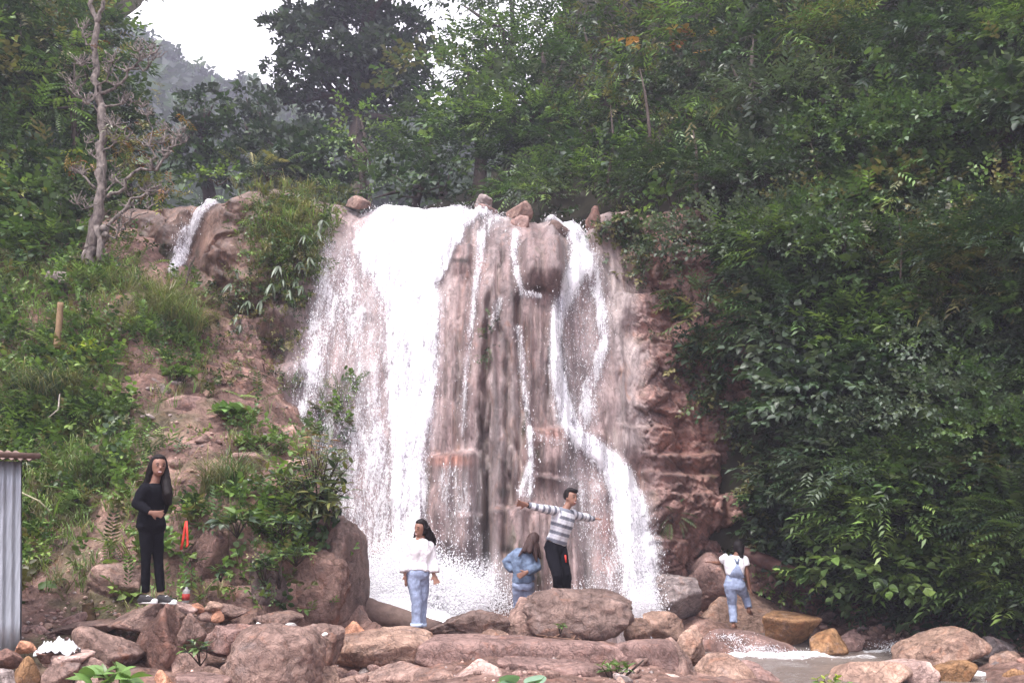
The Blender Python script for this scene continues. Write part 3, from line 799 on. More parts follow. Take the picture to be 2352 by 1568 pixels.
def grass_tmpl(n=9, h=.5, arch=.35, w=.012, spread=.12):
    V = []
    for i in range(n):
        a = rt.uniform(0, 6.28); r = rt.uniform(0, spread); hh = h * rt.uniform(.6, 1.1); ar = arch * rt.uniform(.4, 1.3)
        c, s = math.cos(a), math.sin(a)
        pts = [(r, 0), (r + ar * .25, hh * .6), (r + ar, hh * .9), (r + ar * 1.9, hh * .62)]
        for (p, qn), k in zip(zip(pts[:-1], pts[1:]), range(3)):
            w0 = w * (1 - k * .25); w1 = w * (.75 - k * .30)
            V.append([(p[0] * c + s * w0, p[0] * s - c * w0, p[1]), (p[0] * c - s * w0, p[0] * s + c * w0, p[1]),
                      (qn[0] * c - s * w1, qn[0] * s + c * w1, qn[1]), (qn[0] * c + s * w1, qn[0] * s - c * w1, qn[1])])
    return np.array(V)[:, [0, 1, 2, 3]]
TMPL = {k: [tm(k) for _ in range(3)] for k in ('broad', 'lance', 'small', 'fern', 'fan')}
TMPL4 = {k: [tm(k, True) for _ in range(3)] for k in ('broad', 'lance', 'small', 'fern', 'fan', 'clump')}
PAL = {
 'dark': [(.018, .040, .016), (.025, .052, .020), (.014, .033, .016), (.034, .060, .024)],
 'mid': [(.040, .080, .024), (.055, .095, .030), (.030, .062, .022)],
 'grey': [(.050, .078, .050), (.066, .092, .060), (.038, .060, .038)],
 'light': [(.085, .150, .035), (.11, .17, .045), (.07, .125, .035)],
 'olive': [(.085, .090, .032), (.11, .105, .042), (.06, .07, .026)],
 'yellow': [(.22, .24, .04), (.16, .19, .035)],
 'orange': [(.30, .15, .05), (.22, .09, .035), (.32, .22, .07)],
 'straw': [(.30, .28, .13), (.24, .24, .10), (.15, .18, .07)],
 'blue': [(.030, .042, .030), (.040, .054, .038), (.022, .032, .025)],
 'pale': [(.17, .21, .15), (.22, .26, .19), (.12, .16, .11)],
}
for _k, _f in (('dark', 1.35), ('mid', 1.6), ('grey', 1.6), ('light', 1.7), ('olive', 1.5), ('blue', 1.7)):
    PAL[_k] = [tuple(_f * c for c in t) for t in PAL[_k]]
for _k in ('dark', 'mid', 'grey', 'olive', 'light'):
    PAL[_k] = [(r_ * 1.10 + .002, g_ * 1.04, b_ * 1.02 + .001) for r_, g_, b_ in PAL[_k]]
class Leaves:
    """collects sprigs, then links them as one mesh"""
    def __init__(s): s.V = {4: [], 6: []}; s.C = {4: [], 6: []}
    def add(s, kind, pos, axis, scale, pal, n4=False, cvar=.35, tmpl=None):
        pos = np.asarray(pos, float); n = len(pos)
        if n == 0: return
        T3 = tmpl if tmpl is not None else (TMPL4 if n4 else TMPL)[kind]
        which = rng.integers(0, len(T3), n)
        cols = np.array([c for pn in (pal if isinstance(pal, (list, tuple)) else [pal]) for c in PAL[pn]])
        axis = np.asarray(axis, float); scale = np.broadcast_to(np.asarray(scale, float), (n,))
        R = rotm(axis) if tmpl is None or kind != 'grass' else None
        for w in range(len(T3)):
            m = which == w
            if not m.any(): continue
            T = T3[w]; nl, nv, _ = T.shape; k = m.sum()
            if R is None:
                a = rng.uniform(0, 6.28, k); c_, s_ = np.cos(a), np.sin(a); z0 = np.zeros(k); o1 = np.ones(k)
                Rm = np.stack([np.stack([c_, -s_, z0], -1), np.stack([s_, c_, z0], -1), np.stack([z0, z0, o1], -1)], -2)
                ax = axis[m] / np.linalg.norm(axis[m], axis=-1, keepdims=True)
                # lean the tuft along its axis
                V = np.einsum('kij,lvj->klvi', Rm, T) * scale[m][:, None, None, None]
                V = V + V[..., 2:3] * (ax * np.array([1, 1, 0]))[:, None, None, :]
            else:
                Rm = R[m]
                ro = rng.uniform(-.5, .5, k); c_, s_ = np.cos(ro), np.sin(ro); z0 = np.zeros(k); o1 = np.ones(k)
                Rr = np.stack([np.stack([o1, z0, z0], -1), np.stack([z0, c_, -s_], -1), np.stack([z0, s_, c_], -1)], -2)
                V = np.einsum('kij,lvj->klvi', Rm @ Rr, T) * scale[m][:, None, None, None]
            V = V + pos[m][:, None, None, :]
            bc = cols[rng.integers(0, len(cols), k)]
            f = (1 + cvar * rng.uniform(-1, 1, (k, 1)))
            lf = (1 + .30 * rng.uniform(-1, 1, (k, nl)))
            C = np.broadcast_to((bc * f)[:, None, None, :] * lf[..., None, None], V.shape)
            s.V[nv].append(V.reshape(-1, nv, 3)); s.C[nv].append(C.reshape(-1, nv, 3))
    def build(s, name, parent=None, origin=None, mat=None, link=True):
        Vs, Cs, Fs, off = [], [], [], 0
        for nv in (4, 6):
            if not s.V[nv]: continue
            V = np.concatenate(s.V[nv]); C = np.concatenate(s.C[nv]); n = len(V)
            base = (np.arange(n) * nv)[:, None] + off
            if nv == 4: Fs.append(base + np.array([[0, 1, 2, 3]]))
            else: Fs.append((base[:, None] + _leafF[None]).reshape(-1, 4))
            Vs.append(V.reshape(-1, 3)); Cs.append(C.reshape(-1, 3)); off += n * nv
        V = np.concatenate(Vs); C = np.concatenate(Cs)
        if origin is not None: V = V - np.asarray(origin)
        o = mesh_np(name, V, np.concatenate(Fs), mat or M_LEAF, parent=parent, smooth=False, col=C.clip(0.003, .9), link=link)
        if origin is not None and parent is None: o.location = origin
        return o
def rdir(n):
    v = rng.normal(0, 1, (n, 3)); return v / np.linalg.norm(v, axis=1, keepdims=True)
def blob(LV, c, r, kind, pal, dens=26, up=.25, out=None, scale=1.0, n4=False, droop=.25, cvar=.35, top=None):
    """leaves over a lumpy body: c centre, r (3,) radii; out = outward bias (faces the open side)"""
    c = np.asarray(c, float); r = np.broadcast_to(np.asarray(r, float), (3,))
    n = max(6, int(dens * 4 * (r[0] * r[2] + r[0] * r[1] + r[1] * r[2]) / 3 * 3.1 / scale ** 1.7))
    d = rdir(n)
    if out is not None:
        out = np.asarray(out, float); flip = (d @ out) < rng.uniform(-.7, .15, n)
        d[flip] *= -1
    if top is not None:
        k_ = d[:, 2] > top - rng.random(n) * .35; d = d[k_]; n = len(d)
    lump = 1 + .30 * fbm(d * 2.2 + c * 3.1, 2, 901) + .22 * fbm(d * 5 + c * 1.7, 2, 902)
    rad = lump * (1 - .45 * rng.random(n) ** 2.0)
    p = c + d * r * rad[:, None]
    ax = d * np.array([1, 1, .7]) + np.array([0, 0, up - droop]) + rng.normal(0, .28, (n, 3))
    LV.add(kind, p, ax, scale * rng.uniform(.75, 1.25, n), pal, n4, cvar)
GT = [grass_tmpl(8, .32, .16, .008, .10) for _ in range(3)]
GTL = [grass_tmpl(12, .75, .55, .009, .12) for _ in range(3)]

# ---- thicket over the right valley side (nobody could count its plants)
edge_px = [(1150,478),(1330,500),(1440,500),(1480,590),(1545,680),(1590,760),(1635,850),(1665,950),(1700,1050),(1730,1130),(1745,1200),(1770,1270),(1800,1320),(1850,1370),(1900,1400),(2000,1412),(2352,1440)]
def in_hill(u, v):
    eu = np.interp(v, [480, 590, 680, 760, 850, 950, 1050, 1130, 1200, 1270, 1320, 1370, 1400, 1440], [1430, 1480, 1545, 1590, 1635, 1665, 1700, 1730, 1745, 1770, 1800, 1850, 1930, 2300])
    return (u > eu + 62) if v > 480 else (u > 1010)
thick = {'broad': Leaves(), 'lance': Leaves(), 'small': Leaves(), 'fern': Leaves()}
fog = np.array([-.25, -1, .35]); fog = fog / np.linalg.norm(fog)
nb = 0
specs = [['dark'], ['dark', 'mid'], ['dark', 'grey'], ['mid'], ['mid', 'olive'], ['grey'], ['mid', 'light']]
for step_i, (st, off, rr, ds) in enumerate([(100, .05, .62, 14), (138, 1.05, .92, 17), (96, .6, .46, 24)]):
    for v in np.arange(-60, 1460, st):
        for u in np.arange(1000, 2480, st):
            uu = u + rng.uniform(-.5, .5) * st; vv = v + rng.uniform(-.5, .5) * st
            if not in_hill(uu, vv): continue
            if step_i == 1 and (rng.random() < .08 or (vv > 480 and not in_hill(uu - 70, vv))): continue
            if step_i == 2 and rng.random() < .4: continue
            D = 15.0
            for _ in range(12):
                p = P(uu, vv, D); D = .6 * D + .4 * float(hill_y(p[0], p[2]))
            k = D / 15.0
            r = rr * rng.uniform(.7, 1.3) * max(1, k * .95)
            edge_d = min(1.0, abs(uu - 1500) / 300) if vv > 480 else 1
            p = P(uu, vv, D - off * k * rng.uniform(.3, 1.5) * (1 if vv < 480 or not in_hill(uu - 90, vv) is False else .5))
            far = D > 18.5
            low = vv > 1000
            kind = rng.choice(['broad', 'lance', 'small', 'fern'], p=[.46, .34, .16, .04] if low else [.30, .46, .20, .04])
            base = specs[int(rng.choice(7, p=[.14, .16, .16, .18, .12, .11, .13]))]
            if kind == 'fern': base = ['mid', 'dark']
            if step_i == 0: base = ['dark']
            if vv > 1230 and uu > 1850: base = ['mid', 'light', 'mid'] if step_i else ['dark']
            fl_ = rng.uniform(.42, .72) if step_i else .9
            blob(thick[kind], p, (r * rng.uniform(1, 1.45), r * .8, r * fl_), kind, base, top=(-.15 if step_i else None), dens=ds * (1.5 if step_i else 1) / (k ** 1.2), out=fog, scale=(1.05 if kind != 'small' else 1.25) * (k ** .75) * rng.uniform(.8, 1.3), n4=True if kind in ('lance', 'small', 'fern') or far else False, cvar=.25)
            nb += 1
names = {'broad': ('broadleaf_undergrowth'), 'lance': ('narrow_leaf_undergrowth'), 'small': ('small_leaf_undergrowth'), 'fern': ('fern_undergrowth')}
for kk, lv in thick.items():
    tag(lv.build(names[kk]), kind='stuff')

# ---- separate shrubs on the right side that stand out from the thicket
def shrub(name, label, u, v, D, ru, rv, kind, pal, dens=24, scale=1.0, group=None, cat='shrub', out=fog, n4=False, base_dv=None, cvar=.3, stem=True, droop=.25):
    if D is None: D = float(hit(u, v, False, 10, 20)[1]) - .12
    c = P(u, v, D); s = D / FPX
    base = P(u, v + (base_dv if base_dv is not None else rv * .9), D + .15)
    root = empty(name, base)
    tag(root, label, cat, group)
    LV = Leaves()
    nb_ = max(1, int(round(ru * rv / 1600)))
    for i in range(nb_):
        a = i * 2.39996; q = math.sqrt((i + .5) / nb_) * .62 if nb_ > 1 else 0
        cc_ = P(u + ru * q * math.cos(a), v + rv * q * math.sin(a), D + rng.uniform(-.2, .15))
        f = .5 if nb_ > 1 else 1.0
        blob(LV, cc_, (ru * s * f, min(ru, rv) * s * f * .9, rv * s * f), kind, pal, dens, out=out, scale=scale, n4=n4, cvar=cvar, droop=droop)
    LV.build('foliage', parent=root, origin=base)
    if stem:
        B = []
        for i in range(3):
            e = c + np.array([rng.uniform(-.5, .5) * ru * s, .05, rng.uniform(-.2, .5) * rv * s])
            B.append(tube([base, (base + e) / 2 + rng.normal(0, .03, 3), e], [.018, .013, .006], 5))
        joined('stem', B, M_BARK, root, base)
    return root
def tube(pts, radii, n=8, cap=True):
    pts = np.asarray(pts, float); m = len(pts)
    T = np.gradient(pts, axis=0); T /= np.linalg.norm(T, axis=1, keepdims=True)
    up = np.array([0.13, 0.21, 1.0]) if abs(T[0][2]) < .9 else np.array([1.0, .1, 0])
    V = []
    y = np.cross(up, T[0]); y /= np.linalg.norm(y)
    for k in range(m):
        y = y - T[k] * (y @ T[k]); y /= np.linalg.norm(y)
        x = np.cross(T[k], y)
        a = np.linspace(0, 2 * np.pi, n, endpoint=False)
        r = radii[k]
        V.append(pts[k] + np.outer(np.cos(a), y) * (r[0] if hasattr(r, '__len__') else r) + np.outer(np.sin(a), x) * (r[1] if hasattr(r, '__len__') else r))
    V = np.concatenate(V)
    i = np.arange(m * n).reshape(m, n)
    F = np.stack([i[:-1], np.roll(i[:-1], -1, 1), np.roll(i[1:], -1, 1), i[1:]], -1).reshape(-1, 4)
    F3 = []
    if cap:
        V = np.vstack([V, pts[0], pts[-1]])
        a, b = m * n, m * n + 1
        for k in range(n):
            F3.append((a, (k + 1) % n, k)); F3.append((b, i[-1][k], i[-1][(k + 1) % n]))
    return V, F, np.array(F3)
def joined(name, parts, mat, parent=None, origin=None, smooth=True, link=True):
    Vs, Q, T3, off = [], [], [], 0
    for V, F4, F3 in parts:
        Vs.append(V); Q.append(F4 + off)
        if len(F3): T3.append(F3 + off)
        off += len(V)
    V = np.concatenate(Vs)
    if origin is not None: V = V - np.asarray(origin)
    fs = [np.concatenate(Q)] + ([np.concatenate(T3)] if T3 else [])
    o = mesh_np(name, V, fs, mat, parent=parent, smooth=smooth, link=link)
    if origin is not None and parent is None: o.location = origin
    return o

shrub('leafy_shrub', 'bright green climber covered bush overhanging the red rock right of the falls', 1545, 455, 16.0, 55, 45, 'broad', ['light', 'mid'], 26, 1.0)
shrub('leafy_shrub', 'dark glossy bush hanging over the top right corner of the bare cliff', 1530, 535, 16.0, 60, 62, 'lance', ['mid', 'dark'], 26, 1.0, n4=True)
shrub('leafy_shrub', 'bush with thick layered boughs jutting left over the brown cliff below the hanging vine', 1625, 655, 15.5, 80, 45, 'lance', ['mid', 'grey'], 26, 1.05, n4=True)
shrub('leafy_shrub', 'grey green large leaved bush halfway up the slope beside the dark hollow', 1770, 770, 14.4, 75, 75, 'broad', ['grey'], 24, 1.2)
shrub('leafy_shrub', 'conical fresh green shrub standing in front of the dark upper gap', 1935, 520, 14.0, 85, 95, 'small', ['mid', 'mid', 'grey'], 30, 1.35, n4=True)
shrub('leafy_shrub', 'feathery olive bush spreading over the right middle of the slope', 2190, 600, 13.2, 140, 80, 'fern', ['olive', 'mid'], 22, 1.05, n4=True)
shrub('leafy_shrub', 'spreading grey olive bush under the feathery one near the right edge', 2220, 690, 12.9, 120, 60, 'lance', ['grey', 'olive'], 24, .95, n4=True)
shrub('leafy_shrub', 'yellowish green bush at the right edge about a third of the way down', 2300, 440, 13.4, 80, 75, 'small', ['olive', 'light'], 28, 1.3, n4=True)
shrub('leafy_shrub', 'tall tree top draped in pale round leaved vine near the top of the slope', 1900, 90, 17.0, 130, 90, 'lance', ['olive', 'light', 'mid'], 22, 1.15, n4=True)
shrub('leafy_shrub', 'shrub with yellow and orange leaves high up above the right-hand fall', 1595, 105, 18.5, 60, 55, 'lance', ['orange', 'mid', 'yellow'], 12, 1.4, n4=True, cvar=.5)
shrub('leafy_shrub', 'withered pinkish tan leaves on a bare stem left of the orange shrub', 1500, 100, 18.8, 45, 40, 'broad', ['orange', 'straw', 'mid'], 8, 1.3)
shrub('leafy_shrub', 'broad pale leaved sapling over the dark gap at upper right', 2045, 155, 15.5, 40, 35, 'broad', ['pale', 'mid'], 10, 1.5)
shrub('leafy_shrub', 'bush with a few big whitish leaves in the top right corner', 2330, 55, 14.9, 40, 40, 'broad', ['pale', 'light', 'dark'], 12, 1.5)
shrub('leafy_shrub', 'light green heart leaved bush at the foot of the slope above the gravel bank', 2240, 1330, 13.3, 85, 75, 'broad', ['light', 'mid'], 24, 1.1)
shrub('leafy_shrub', 'low light green bush trailing onto the gravel left of the heart leaved bush', 1960, 1340, 14.2, 60, 50, 'broad', ['light', 'mid'], 24, 1.1)
shrub('leafy_shrub', 'bush of long drooping leaves on the lower slope above the fallen trunk', 1930, 1190, 13.7, 95, 75, 'lance', ['mid', 'grey'], 24, 1.1)
shrub('leafy_shrub', 'rounded large leaved bush near the right edge low on the slope', 2270, 1130, 12.6, 85, 80, 'broad', ['mid', 'light'], 22, 1.2)
shrub('leafy_shrub', 'dull green feathery bush at the right edge halfway down', 2300, 900, 12.6, 85, 70, 'fern', ['grey', 'mid'], 22, 1.1, n4=True)
shrub('leafy_shrub', 'yellow green trailing bush bordering the red cliff low down beside the cave-like ledges', 1730, 1120, 15.3, 32, 50, 'small', ['olive', 'light'], 26, 1.2)
shrub('leafy_shrub', 'mossy tangle of small leaves hanging on the brown cliff under the jutting boughs', 1590, 790, None, 50, 35, 'small', ['olive', 'dark'], 20, 1.1, n4=True)
shrub('leafy_shrub', 'small dark fern clump growing in a crack of the red cliff', 1545, 1186, None, 28, 14, 'fern', ['mid', 'dark'], 24, .6, n4=True)
shrub('leafy_shrub', 'yellow green herbs on the scree beside the woman in dungarees', 1800, 1350, 15.3, 38, 40, 'small', ['olive', 'light'], 26, 1.1)
shrub('leafy_shrub', 'mid green shrub beside the lip of the waterfall between two brown boulders', 1230, 420, 18.6, 120, 50, 'lance', ['mid', 'light', 'grey'], 24, 1.15, n4=True)
shrub('leafy_shrub', 'leaning shrub with whitish green tips in the middle of the upper wood', 1390, 390, 18.6, 100, 70, 'lance', ['light', 'mid'], 22, 1.15, n4=True)
shrub('leafy_shrub', 'olive sapling catching light above the dark hollow in the upper wood', 1330, 270, 21.5, 60, 60, 'small', ['olive', 'light'], 26, 1.7, n4=True)

# hanging vines
def vine(label, u0, v0, u1, v1, D, n, pal, sc=.8):
    a, b = P(u0, v0, D), P(u1, v1, D)
    root = empty('hanging_vine', a); tag(root, label, 'vine')
    t = np.linspace(0, 1, 10)[:, None]
    pts = a + (b - a) * t + np.sin(t * 5) * np.array([.04, .02, 0])
    joined('stem', [tube(pts, [.008] * 10, 5)], M_BARK, root, a)
    k = rng.random(n)
    p = a + (b - a) * k[:, None] + rng.normal(0, .035, (n, 3))
    LV = Leaves(); ax = rng.normal(0, 1, (n, 3)) * np.array([1, .6, .3]) + np.array([0, -.5, -.6])
    LV.add('leaf', p, ax, sc, pal, tmpl=[leaf_tmpl([((0, 0, 0), (1, 0, 0), .10, .085, 0)])])
    LV.build('foliage', root, a)
vine('thin vine of round pale leaves hanging beside the top right of the bare cliff', 1549, 480, 1553, 632, 15.3, 40, ['light', 'pale'])
vine('long pale leaved vine trailing from the vine draped tree top', 1860, 100, 1885, 165, 16.4, 26, ['light', 'pale'], 1.0)
vine('yellow green vine hanging into the dark gap above the conical shrub', 1862, 330, 1890, 470, 14.8, 40, ['light', 'olive'], .9)
vine('short vine of pale leaves on the slope right of the brown cliff', 1840, 555, 1850, 640, 14.5, 22, ['light', 'olive'], .8)

# ---- trees
def tree(name, label, base, blobs, D, kind, pal, dens=12, scale=1.6, trunk_r=.16, group=None, n4=True, cvar=.3, bark=M_BARK, limbs=True, out=np.array([0, -.9, .4]), fork=.35, up=.25):
    """base (u,v), blobs [(u,v,ru,rv)] in photo coordinates at depth D"""
    b = P(base[0], base[1], D); s = D / FPX
    root = empty(name, b); tag(root, label, 'tree', group)
    LV = Leaves(); T = []
    top = min(blobs, key=lambda q: q[1])
    mean_u = sum(q[0] for q in blobs) / len(blobs)
    mid = P(mean_u * .6 + base[0] * .4, base[1] + (top[1] - base[1]) * fork, D)
    tp = P(mean_u * .7 + top[0] * .3, top[1] + top[3] * .3, D)
    T.append(tube([b - [0, 0, .3], b, (b + mid) / 2 + rng.normal(0, .08, 3) * s * 100, mid, (mid + tp) / 2 + rng.normal(0, .1, 3), tp], [trunk_r * 1.5, trunk_r * 1.15, trunk_r, trunk_r * .85, trunk_r * .5, trunk_r * .15], 9))
    for (u, v, ru, rv) in blobs:
        dD = rng.uniform(-.7, .7) * ru * s
        c = P(u, v, D + dD)
        nsub = max(1, int(ru * rv * s * s / .55))
        for i in range(min(nsub, 9)):
            a = i * 2.39996 + u; q = math.sqrt((i + .5) / nsub) * .8 if nsub > 1 else 0
            f = 1.15 / math.sqrt(nsub) ** .62 if nsub > 1 else 1
            cc_ = c + np.array([ru * s * q * math.cos(a), rng.uniform(-.45, .3) * ru * s, rv * s * q * math.sin(a)])
            blob(LV, cc_, (ru * s * f * .8, ru * s * f * .7, rv * s * f * .75), kind, pal, dens, out=out, scale=scale, n4=n4, cvar=cvar, up=up)
        if limbs:
            st_ = mid + (tp - mid) * rng.uniform(0, .7)
            T.append(tube([st_, (st_ + c) / 2 + rng.normal(0, .12, 3) + [0, 0, -.1], c], [trunk_r * .5, trunk_r * .32, trunk_r * .1], 6))
    LV.build('crown', root, b)
    joined('trunk', T, bark, root, b)
    return root
def trunk_only(label, pts, r, mat=M_BARK):
    b = pts[0]; T_ = [tube(pts, r, 8)]
    root = empty('slender_tree', b); tag(root, label, 'tree')
    joined('trunk', T_, mat, root, b)
    LV = Leaves(); n = 26
    p = pts[-1] + rng.normal(0, .35, (n, 3)); LV.add('lance', p, rng.normal(0, 1, (n, 3)) + [0, -.4, .2], rng.uniform(.9, 1.4, n), ['mid', 'olive', 'light'], True)
    LV.build('crown', root, b)
trunk_only('slender brown trunk standing clear of the leaves above the bright climber covered bush', [P(1602,462,15.6), P(1598,410,15.7), P(1600,350,15.9), P(1592,300,16.1)], [.045, .04, .032, .012])
trunk_only('crooked thin trunk under the withered tan leaves', [P(1496,350,17.2), P(1490,280,17.4), P(1482,215,17.6), P(1470,160,17.8)], [.04, .038, .03, .012])
trunk_only('thin dark stem rising in the dark gap right of the conical shrub', [P(2068,640,12.9), P(2072,560,13.1), P(2060,480,13.4)], [.016, .014, .006])
trunk_only('thin dark leaning stem in the dim green left of the orange shrub', [P(1395,420,18.0), P(1410,330,18.4), P(1402,240,18.9)], [.04, .03, .012])
# far ridge wood
LV = Leaves()
n = 5200
rx = rng.uniform(-62, 20, n); ry = rng.uniform(58, 118, n)
rz = upper_z(rx, ry)
pp = np.stack([rx, ry, rz], -1)
lump = fbm(pp * .22, 3, 990)
pp[:, 2] += 1.2 + 2.6 * np.abs(lump) + rng.uniform(-.8, 1.2, n)
LV.add('clump', pp, np.array([0, -.5, .6]) + rng.normal(0, .7, (n, 3)), rng.uniform(4.5, 8.5, n), ['blue', 'dark', 'mid'], True, .4)
k = rng.random(2600)
rxe = rng.uniform(-62, 12, 2600); rye = rng.uniform(104, 114, 2600); pe = np.stack([rxe, rye, upper_z(rxe, rye) + 1.0 + 3.2 * np.abs(fbm(np.stack([rxe, rye * 0, rxe * 0], -1) * .3, 3, 991)) * k * 2 + k * .8], -1)
LV.add('clump', pe, np.array([0, -.3, .8]) + rng.normal(0, .8, (2600, 3)), rng.uniform(3.0, 6.5, 2600), ['blue', 'dark', 'mid'], True, .4)
tag(LV.build('far_ridge_wood'), kind='stuff')

# slope behind the falls, mid distance
tree('tall_forest_tree', 'very tall dark blue green tree against the sky left of the upper wood', (830, 470), [(700,70,75,60),(640,70,38,35),(780,50,85,60),(880,60,80,60),(690,170,75,65),(800,150,90,70),(900,150,70,60),(650,240,45,40),(740,260,75,50),(840,250,70,60),(930,210,45,60),(960,70,36,40),(640,160,36,50),(760,-20,110,50),(900,-30,80,40),(620,225,18,24),(960,150,28,30),(900,230,60,50),(960,260,45,45),(870,330,60,50),(700,320,60,40),(955,200,50,60),(990,130,30,40)], 33, 'clump', ['blue', 'blue', 'dark'], 14, 1.4, .42, bark=M_BARK)
tree('round_tree', 'dark round topped tree behind the small left fall', (485, 480), [(440,245,42,35),(490,240,38,32),(420,300,40,40),(470,310,55,50),(515,300,38,40),(440,360,50,45),(505,365,45,45),(400,340,30,40),(470,410,70,40)], 27, 'clump', ['dark', 'blue', 'mid'], 11, 1.15, .22)
tree('round_tree', 'dark tree with pointed top between the round tree and the very tall one', (590, 470), [(565,225,30,32),(600,250,36,30),(560,280,40,40),(610,300,50,45),(570,350,50,45),(640,350,50,50),(600,400,70,45),(680,330,50,50)], 30, 'clump', ['blue', 'dark'], 11, 1.2, .22)
tree('light_green_tree', 'light yellowish green tree in front of the very tall dark tree', (830, 480), [(820,260,34,28),(855,300,40,34),(800,310,40,34),(830,345,62,36),(880,360,38,38),(790,350,34,26),(850,400,48,30)], 24, 'small', ['light', 'mid', 'light'], 13, 1.9, .12)
tree('bushy_tree', 'dim greyish tree filling the gap below the very tall tree', (730, 480), [(720,330,70,45),(620,330,60,45),(680,380,80,45),(780,370,60,45),(560,370,60,40),(690,420,80,40),(770,420,60,45),(740,450,90,35),(620,420,70,35)], 26.5, 'clump', ['blue', 'dark', 'dark'], 12, 1.15, .14)
tree('bushy_tree', 'dark leafy tree right behind the lip of the main fall', (960, 500), [(900,400,60,50),(970,390,60,45),(920,450,70,40),(1010,430,60,45),(1040,380,55,50),(860,455,50,35),(990,460,60,30)], 22.5, 'broad', ['dark', 'blue', 'mid'], 15, 1.5, .14, n4=True)
tree('forest_tree', 'tree with star shaped leaf tufts above the dark leafy tree', (1010, 470), [(960,310,60,50),(1020,300,50,50),(940,360,60,40),(1010,350,60,45),(980,260,40,35)], 26, 'lance', ['mid', 'grey', 'dark'], 15, 2.0, .16)
tree('forest_tree', 'green tree edging the sky gap in the top middle', (1100, 440), [(1070,120,60,50),(1050,180,50,50),(1110,200,70,55),(1060,250,60,50),(1130,130,60,45),(1150,70,60,40),(1120,280,70,50),(1040,300,50,45),(1180,160,60,60)], 25, 'lance', ['mid', 'light', 'grey'], 20, 1.8, .2)
tree('forest_tree', 'dark leaved tree reaching out of the top of the picture past the sky gap', (1160, 300), [(1060,10,60,35),(1130,20,70,40),(1200,10,80,45),(1180,-30,110,40),(1260,40,70,50)], 28, 'lance', ['dark', 'grey'], 16, 1.9, .24)
tree('forest_tree', 'bushy crown with grey green leaves in the upper middle of the wood', (1290, 430), [(1200,230,70,55),(1270,200,70,60),(1230,300,80,50),(1300,290,70,55),(1180,310,60,50),(1290,140,70,55),(1240,90,70,50)], 23, 'lance', ['grey', 'dark', 'mid'], 12, 1.8, .2)
tree('forest_tree', 'tall green tree in the top middle left of the orange leaves', (1420, 420), [(1340,60,80,55),(1410,50,70,55),(1370,140,80,60),(1430,170,60,60),(1330,180,50,50),(1450,250,70,60),(1400,250,60,50)], 21, 'lance', ['mid', 'dark', 'olive'], 12, 1.6, .2)
tree('forest_tree', 'forest tree with drooping sprays right of the orange leaves', (1720, 500), [(1680,150,70,60),(1730,90,70,60),(1760,200,80,70),(1690,260,80,60),(1760,300,80,60),(1660,330,60,50),(1800,230,60,60)], 17.8, 'lance', ['mid', 'dark', 'grey'], 14, 1.35, .17)
tree('forest_tree', 'dark tree at the top right with light catching its layered leaves', (2130, 500), [(2080,200,90,60),(2000,260,80,60),(2140,270,80,60),(2060,330,90,50),(1980,180,50,50),(2150,180,70,50)], 15.6, 'lance', ['dark', 'grey', 'mid'], 15, 1.2, .15)
tree('forest_tree', 'tree with yellow green top at the upper right edge', (2320, 420), [(2300,130,60,60),(2340,200,60,60),(2280,220,60,60),(2330,290,70,60),(2260,300,50,50)], 14.4, 'small', ['olive', 'mid', 'light'], 18, 1.5, .13)
# left side wood
tree('left_bank_tree', 'tall shady tree filling the top left corner', (60, 600), [(40,30,90,60),(130,20,90,60),(60,130,90,70),(150,110,80,60),(30,230,70,70),(110,220,80,60),(180,50,50,50)], 19, 'lance', ['mid', 'olive', 'dark'], 13, 1.5, .2)
tree('left_bank_tree', 'tree whose dark right side frames the sky at upper left', (230, 540), [(205,30,50,45),(240,62,36,35),(225,120,50,45),(268,125,26,36),(245,180,46,45),(285,215,32,38),(225,210,50,50),(195,100,40,60),(262,88,28,28),(300,255,34,30)], 24, 'small', ['dark', 'blue', 'grey'], 13, 2.1, .2)
tree('left_bank_tree', 'bright green bamboo like boughs beside the bare tree', (170, 560), [(175,120,40,40),(190,170,36,36),(150,180,50,50),(130,240,50,50),(195,215,30,40)], 17.8, 'fern', ['light', 'mid'], 15, 1.15, .08)
tree('left_bank_tree', 'very dark leafy tree at the left edge halfway down', (70, 640), [(30,310,70,50),(110,330,70,50),(60,390,80,55),(150,370,60,50),(120,440,70,50)], 17.6, 'broad', ['dark', 'grey'], 13, 1.2, .14)
tree('left_bank_tree', 'shadowy tree crown behind the bare tree', (300, 520), [(220,300,50,60),(280,290,50,50),(330,260,40,45),(330,330,50,50),(260,370,60,50),(370,380,40,50),(190,420,50,50),(330,420,60,40)], 21, 'broad', ['dark', 'mid', 'blue'], 11, 1.6, .15)
tree('left_bank_tree', 'yellow green bush tree growing at the left edge above the bank', (60, 640), [(30,430,55,45),(90,450,55,45),(40,500,60,45),(110,520,50,50),(60,560,60,45),(20,600,40,30)], 15.8, 'small', ['light', 'light', 'yellow', 'mid'], 22, 1.35, .06)
tree('left_bank_tree', 'grey green willowy bush right of the yellow green one', (140, 620), [(140,460,45,40),(160,520,45,45),(120,570,50,40),(175,590,30,30)], 16.0, 'lance', ['grey', 'mid'], 18, 1.0, .06)

